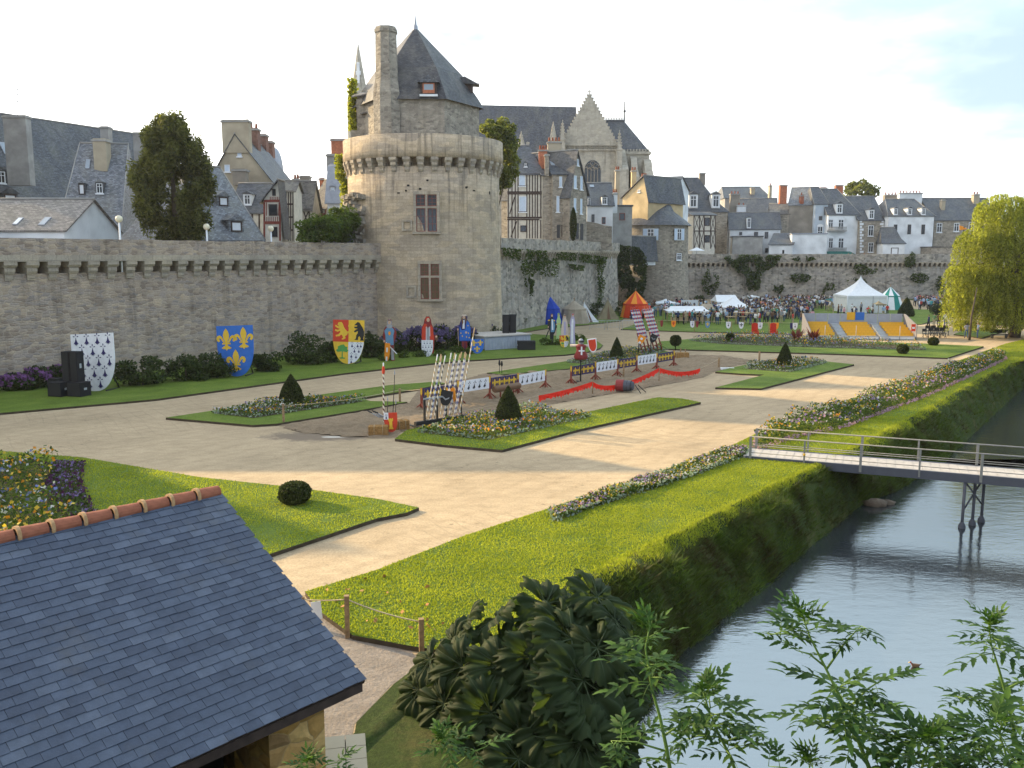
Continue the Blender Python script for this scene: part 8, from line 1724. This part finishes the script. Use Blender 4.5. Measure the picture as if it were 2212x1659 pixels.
# ---------------------------------------------------------------- tall weeds on the terrace edge
def weed_leaf(seed, L=.24):
    rr = random.Random(seed); g = MB(); dz = lambda x: -.9*x*x/L*.55+.12*x
    g.tube([V((x, 0, dz(x))) for x in (0, L*.3, L*.6, L*.95)], [.0035, .003, .002, .001], 4, 1)
    def leaflet(x0, ang, l, w):
        d = V((math.cos(ang), math.sin(ang), 0)); s = V((-d.y, d.x, 0)); base = V((x0, 0, dz(x0)))
        prof = [(0, .12), (.18, .55), (.3, .9), (.38, .62), (.55, .85), (.63, .5), (.8, .45), (1., 0)]
        L_, R2 = [], []
        for q, ww in prof:
            c = base+d*l*q+V((0, 0, -.35*l*q*q+.06*l*q)); L_.append(c+s*w*ww+V((0, 0, w*ww*.25))); R2.append(c-s*w*ww*rr.uniform(.8, 1.1)+V((0, 0, w*ww*.25)))
        mid = [base+d*l*q+V((0, 0, -.35*l*q*q+.06*l*q)) for q, _ in prof]; k = len(prof)
        g.add(L_+mid+R2, [[i, i+1, k+i+1, k+i] for i in range(k-1)]+[[k+i, k+i+1, 2*k+i+1, 2*k+i] for i in range(k-1)], 0, None, True)
    for q, a, l in ((.28, 1.0, .40), (.5, .85, .46), (.72, .65, .40)):
        for sg in (-1, 1): leaflet(L*q, sg*(a+rr.uniform(-.12, .12)), L*l*rr.uniform(.85, 1.15), L*.085)
    leaflet(L*.9, rr.uniform(-.1, .1), L*.45, L*.09)
    return g
t = NT('weed_stem'); t.set('Base Color', (.12, .2, .04, 1)); t.set('Roughness', .6); M['weed_stem'] = t.m
wm_ = [weed_leaf(s) for s in range(6)]; wme = []
def weed(label, pix, Yd, whorls, sc=1., br=()):
    pts = [P(x, y, Yd+.15*i*0) for i, (x, y) in enumerate(pix)]; base = pts[-1]+(pts[-1]-pts[-2]).normalized()*.35; base.z = min(base.z, pts[-1].z-.3); pts = pts+[base]
    root = thing('tall_weed', label, 'plant', base, 'tall weeds in the foreground'); g = MB(); k = len(pts); g.tube(pts, [.003+.011*sc*i/(k-1) for i in range(k)], 8); g.build('stem', M['weed_stem'], root); rr = random.Random(len(label)*7+int(pix[0][0]))
    def leaf(p, az, pitch, s):
        i = rr.randrange(6)
        if len(wme) <= i: 
            while len(wme) <= i: lo = wm_[len(wme)].build('leaf', [M['leaf_weed'], M['weed_stem']], root, local=True); wme.append(lo.data); lo.location = p-base; lo.rotation_euler = (0, -pitch, az); lo.scale = (s, s, s)
            return
        lo = bpy.data.objects.new('leaf', wme[i]); C.objects.link(lo); lo.parent = root; lo.location = p-base; lo.rotation_euler = (rr.uniform(-.3, .3), -pitch, az); lo.scale = (s, s, s)
    top = pts[0]
    for i in range(12): leaf(top.lerp(pts[1], rr.uniform(0, .55)), rr.uniform(0, 6.28), rr.uniform(.7, 1.35), sc*rr.uniform(.4, .6))
    for (seg, q, n, s) in whorls:
        p = pts[seg].lerp(pts[seg+1], q)
        for i in range(n): leaf(p+V((0, 0, rr.uniform(-.03, .03))), 6.28*i/n+rr.uniform(-.4, .4), rr.uniform(-.1, .6), sc*s*rr.uniform(.8, 1.15))
    for (seg, q, (ex, ey), n) in br:
        p = pts[seg].lerp(pts[seg+1], q); e = P(ex, ey, Yd+rr.uniform(-.1, .1)); g = MB(); g.tube([p, p.lerp(e, .55)+V((0, 0, .02)), e], [.006*sc, .005*sc, .002*sc], 6); g.build('side_branch', M['weed_stem'], root)
        for i in range(n): leaf(p.lerp(e, .55+.45*i/max(1, n-1)), rr.uniform(0, 6.28), rr.uniform(-.2, .7), sc*rr.uniform(.55, .85))
weed('tall leafy weed nearest the giant leaves', [(1404, 1350), (1394, 1400), (1408, 1488), (1425, 1546), (1440, 1617), (1450, 1680)], 4.6, [(0, .7, 5, .7), (1, .35, 7, .95), (1, .75, 6, .9), (3, .5, 3, .6)], 1., [(4, .1, (1320, 1600), 6), (3, .6, (1500, 1560), 5), (4, .4, (1360, 1645), 5)])
weed('tallest weed in front of the middle of the river', [(1728, 1318), (1751, 1379), (1785, 1446), (1822, 1522), (1850, 1590), (1890, 1690)], 4.4, [(0, .6, 6, .8), (2, .6, 8, 1.), (3, .1, 7, 1.), (3, .8, 7, 1.), (4, .2, 5, .8)], 1., [(1, .1, (1660, 1370), 6), (2, .0, (1860, 1352), 8), (1, .9, (1720, 1405), 3), (3, .2, (1910, 1465), 7), (3, .7, (1745, 1550), 6), (4, .1, (1925, 1580), 6)])
weed('slender weed at the right edge of the picture', [(2135, 1345), (2142, 1396), (2158, 1446), (2178, 1518), (2195, 1600), (2208, 1690)], 4.7, [(0, .6, 6, .8), (1, .1, 6, .95), (3, .1, 7, 1.), (3, .7, 4, .8)], 1., [(3, .1, (2060, 1505), 7), (2, .6, (2240, 1470), 6), (4, .3, (2120, 1610), 5)])
weed('bushy short weed between the two tallest weeds', [(1518, 1492), (1530, 1530), (1550, 1580), (1580, 1640), (1600, 1700)], 4.8, [(0, .4, 6, .9), (1, .2, 8, 1.1), (1, .9, 7, 1.), (2, .6, 5, .9)], .95, [(2, .2, (1470, 1600), 5), (2, .4, (1660, 1580), 7)])
weed('dark leafy weed low at the bottom right', [(2010, 1590), (2000, 1630), (1985, 1680), (1980, 1720)], 4.3, [(0, .3, 7, 1.), (0, .9, 8, 1.15), (1, .6, 6, 1.)], 1., [(1, .2, (2110, 1585), 7), (1, .4, (1930, 1640), 6), (1, .5, (2170, 1640), 6)])
weed('small bright weed below the giant leaves', [(955, 1588), (966, 1620), (985, 1665), (995, 1720)], 4.9, [(0, .4, 6, .75), (0, .9, 6, .8)], .8, [(1, .8, (1052, 1612), 5)])
weed('tiny weed tip beside the shed pier', [(660, 1640), (668, 1670), (680, 1720)], 5., [(0, .3, 6, .6)], .8, [(1, .1, (735, 1645), 4)])
weed('weed tips at the bottom edge left of the bushy weed', [(1752, 1640), (1745, 1675), (1740, 1720)], 4.4, [(0, .3, 6, .6)], .8, [(1, .1, (1660, 1655), 4)])
weed('leafy weed in the bottom right corner', [(2150, 1560), (2170, 1620), (2190, 1690), (2200, 1730)], 4.2, [(0, .5, 7, 1.), (1, .3, 7, 1.1)], 1., [(1, .5, (2080, 1640), 6)])
# ---------------------------------------------------------------- people
for nm, c in dict(skin=(.38, .24, .16), hair_dark=(.035, .022, .015), hair_fair=(.3, .2, .09), shoe=(.03, .025, .02), cl_jeans=(.05, .08, .17), cl_dark=(.018, .018, .022), cl_beige=(.36, .3, .2)).items(): plain('ps_'+nm, c, .8, .1, 6.)
COL = dict(white=(.7, .71, .73), pale_blue=(.3, .42, .6), navy=(.03, .045, .12), black=(.02, .02, .024), grey=(.25, .26, .28), red=(.45, .05, .04), orange=(.65, .24, .05), green=(.12, .22, .1), pink=(.55, .3, .36), beige=(.45, .38, .26), teal=(.05, .28, .3), brown=(.14, .08, .05))
for k, c in COL.items(): plain('top_'+k, c, .85, .12, 5.)
def body(pose, sex=0):
    me = bpy.data.meshes.new('body'); a = pose
    j = dict(pel=(0, 0, .95), sp=(0, .0, 1.12), ch=(0, .01, 1.33), nk=(0, .0, 1.5), hd=(0, -.015, 1.6), tp=(0, -.01, 1.7), ls=(-.18, .01, 1.43), rs=(.18, .01, 1.43))
    arms = {0: ((-.25, .02, 1.16), (-.25, -.06, .93), (.25, .02, 1.16), (.25, -.06, .93)), 1: ((-.25, .04, 1.17), (-.12, -.2, 1.12), (.25, .04, 1.17), (.1, -.2, 1.14)), 2: ((-.27, .05, 1.2), (-.2, -.1, 1.0), (.26, -.02, 1.2), (.2, -.24, 1.36)), 3: ((-.3, .08, 1.2), (-.16, .02, .98), (.3, .08, 1.2), (.16, .02, .98))}[a % 4]
    st = [.0, .05, .14, -.1][a % 4]; vs = [j['pel'], j['sp'], j['ch'], j['nk'], j['hd'], j['tp'], j['ls'], arms[0], arms[1], j['rs'], arms[2], arms[3], (-.1, 0, .9), (-.11, -.02-st*.6, .5), (-.11, .02-st, .09), (-.12, -.13-st, .04), (.1, 0, .9), (.11, -.02+st*.6, .5), (.11, .02+st, .09), (.12, -.13+st, .04)]
    es = [(0, 1), (1, 2), (2, 3), (3, 4), (4, 5), (2, 6), (6, 7), (7, 8), (2, 9), (9, 10), (10, 11), (0, 12), (12, 13), (13, 14), (14, 15), (0, 16), (16, 17), (17, 18), (18, 19)]
    rad = [.15, .135, .165, .06, .105, .085, .075, .05, .038, .075, .05, .038, .1, .07, .048, .04, .1, .07, .048, .04]
    me.from_pydata(vs, es, []); ob = bpy.data.objects.new('tmp', me); C.objects.link(ob); mo = ob.modifiers.new('skin', 'SKIN')
    for v, r in zip(me.skin_vertices[0].data, rad): v.radius = (r, r*.82)
    me.skin_vertices[0].data[0].use_root = True; ob.modifiers.new('sub', 'SUBSURF').levels = 1
    dg = bpy.context.evaluated_depsgraph_get(); out = bpy.data.meshes.new_from_object(ob.evaluated_get(dg)); bpy.data.objects.remove(ob); return out
base_bodies = [body(i) for i in range(4)]; PC = {}
def person_mesh(pose, top, bot, hair):
    key = (pose, top, bot, hair)
    if key in PC: return PC[key]
    me = base_bodies[pose].copy(); me.name = 'person'; me.materials.clear()
    for m in ('top_'+top, 'ps_cl_'+bot if bot != 'skirt' else 'top_'+top, 'ps_skin', 'ps_hair_'+hair, 'ps_shoe'): me.materials.append(M[m])
    for p in me.polygons:
        c = p.center; p.use_smooth = True
        if c.z > 1.47: k = 3 if (c.z > 1.66 or (c.y > .01 and c.z > 1.5)) else 2
        elif c.z < .11: k = 4
        elif abs(c.x) > .19 and c.z < 1.18 or (c.y < -.15 and c.z > .9): k = 2
        elif c.z < .96: k = 1 if bot != 'skirt' or c.z > .5 else 2
        else: k = 0
        p.material_index = k
    PC[key] = me; return me
rp = random.Random(11); people = []
def person(x, y, z=.1, wall=None, top=None, bot=None, where='', yaw=None, Y=None, sc=1.):
    b = G(x, y, z) if Y is None else P(x, y, Y)
    top = top or rp.choices(list(COL), [7, 6, 9, 9, 5, 2.5, 1.2, 2, 1.2, 2.5, 1.5, 3])[0]; bot = bot or rp.choices(['jeans', 'dark', 'beige'], [4, 4, 2])[0]; hair = rp.choice(['dark', 'dark', 'fair'])
    o = bpy.data.objects.new('person', person_mesh(rp.randrange(4), top, bot, hair)); C.objects.link(o); o.location = b; o.rotation_euler = (0, 0, rp.uniform(0, 6.28) if yaw is None else yaw); s = sc*rp.uniform(.92, 1.06); o.scale = (s*1.05, s*1.05, s)
    o['category'] = 'person'; people.append((o, top, bot, hair, where, x, b.y)); return o
areas = [('before the orange striped tent', (1345, 1442, 683, 694), 20), ('near the long white awning', (1445, 1545, 689, 704), 26), ('before the white pyramid tent', (1540, 1640, 682, 704), 46), ('left of the yellow grandstand', (1640, 1755, 672, 704), 52), ('between the market parasols', (1420, 1560, 668, 680), 18), ('right of the pyramid tent', (1625, 1822, 660, 674), 52), ('before the white marquee', (1790, 1925, 678, 690), 16), ('beyond the green striped tent', (1975, 2062, 656, 672), 34)]
for wh, (x0, x1, y0, y1), n in areas:
    for i in range(n): person(rp.uniform(x0, x1), rp.uniform(y0, y1), where=wh)
for x, y, tp, bt_, wh in ((2005, 711, 'navy', 'dark', 'walking behind the black chairs'), (2017, 706, 'green', 'beige', 'walking behind the black chairs'), (2027, 708, 'brown', 'dark', 'walking right of the grandstand'), (2042, 707, 'white', 'jeans', 'walking left of the willow'), (2087, 731, 'grey', 'jeans', 'under the willow branches'), (2111, 731, 'pale_blue', 'jeans', 'under the willow branches')): person(x, y, top=tp, bot=bt_, where=wh)
for i, x in enumerate((1808, 1818, 1832, 1840, 1848, 1856, 1866, 1874, 1882)): person(x, 565, Y=187+rp.uniform(-1, 1), where='by the green awning').location.z = 7.6
words = lambda s: s.replace('_', ' ')
from collections import defaultdict
gr = defaultdict(list)
for p in people: gr[(p[4], p[1], p[2])].append(p)
ords = ['leftmost', 'second', 'third', 'fourth', 'fifth', 'sixth', 'seventh', 'eighth', 'ninth', 'tenth', 'eleventh', 'twelfth']
BN = {'jeans': 'jeans', 'dark': 'dark trousers', 'beige': 'beige trousers'}
for (wh, tp, bt_), ps in gr.items():
    ps.sort(key=lambda p: p[5])
    for i, p in enumerate(ps):
        l = 'person in %s top and %s %s' % (words(tp), BN[bt_], wh)
        if len(ps) > 1: l += ', '+(ords[i] if i == 0 else ords[min(i, 11)]+' from left')
        p[0]['label'] = ' '.join(l.split()[:18]); p[0]['group'] = 'people at the festival'

# the packed back rows of the crowd, too many to tell apart: one mesh
allv, allf, mi, off = [], [], [], 0; tops = list(COL); cmats = [M['top_'+k] for k in tops]+[M['ps_cl_jeans'], M['ps_cl_dark'], M['ps_cl_beige'], M['ps_skin'], M['ps_hair_dark']]
lowb = []
for k in range(4):
    me = base_bodies[k]; co = np.zeros(len(me.vertices)*3); me.vertices.foreach_get('co', co); lowb.append((co.reshape(-1, 3), [tuple(p.vertices) for p in me.polygons], [tuple(p.center) for p in me.polygons]))
for i in range(560):
    x0, x1, y0, y1 = rp.choices([(1350, 1560, 664, 684), (1560, 1760, 657, 680), (1650, 1815, 655, 668), (1640, 1750, 672, 690), (1975, 2060, 655, 664), (1560, 1640, 676, 690)], [2, 3, 3, 2.5, 1.2, 2])[0]
    b = G(rp.uniform(x0, x1), rp.uniform(y0, y1), .1); co, fs, ce = lowb[rp.randrange(4)]; a = rp.uniform(0, 6.28); s = rp.uniform(.94, 1.1); c_, s_ = math.cos(a), math.sin(a)
    allv.append(co@np.array([[c_, s_, 0], [-s_, c_, 0], [0, 0, 1]])*s+np.array(b)); tp = rp.choices(range(12), [5, 5, 10, 11, 5, 2, .7, 2, .7, 2, 1, 3])[0]; bt_ = 12+rp.choice([0, 1, 1, 2]); allf += [[v+off for v in f] for f in fs]; off += len(co)
    mi += [16 if c[2] > 1.62 or (c[2] > 1.5 and c[1] > .01) else 15 if c[2] > 1.47 or (abs(c[0]) > .19 and c[2] < 1.15) else bt_ if c[2] < .96 else tp for c in ce]
me = bpy.data.meshes.new('crowd'); me.from_pydata(np.concatenate(allv).tolist(), [], allf)
for m in cmats: me.materials.append(m)
me.polygons.foreach_set('material_index', mi); me.polygons.foreach_set('use_smooth', [True]*len(mi)); o = link('crowd', me); tag(o, 'packed back rows of the market crowd below the far rampart', 'crowd', kind='stuff')
# ---------------------------------------------------------------- evening air
hz_ = MB(); hz_.box((150, 330, 30), (1800, 800, 76)); hz_ = hz_.build('haze', bpy.data.materials.new('haze')); hz_['kind'] = 'stuff'; hz_['label'] = 'thin golden evening haze over the garden and the town'
hm = hz_.data.materials[0]; hm.use_nodes = True; hm.node_tree.nodes.clear(); ho = hm.node_tree.nodes.new('ShaderNodeOutputMaterial'); hv = hm.node_tree.nodes.new('ShaderNodeVolumePrincipled')
hv.inputs['Color'].default_value = (.9, .94, 1, 1); hv.inputs['Density'].default_value = HAZE; hv.inputs['Anisotropy'].default_value = .3
hm.node_tree.links.new(hv.outputs[0], ho.inputs['Volume'])
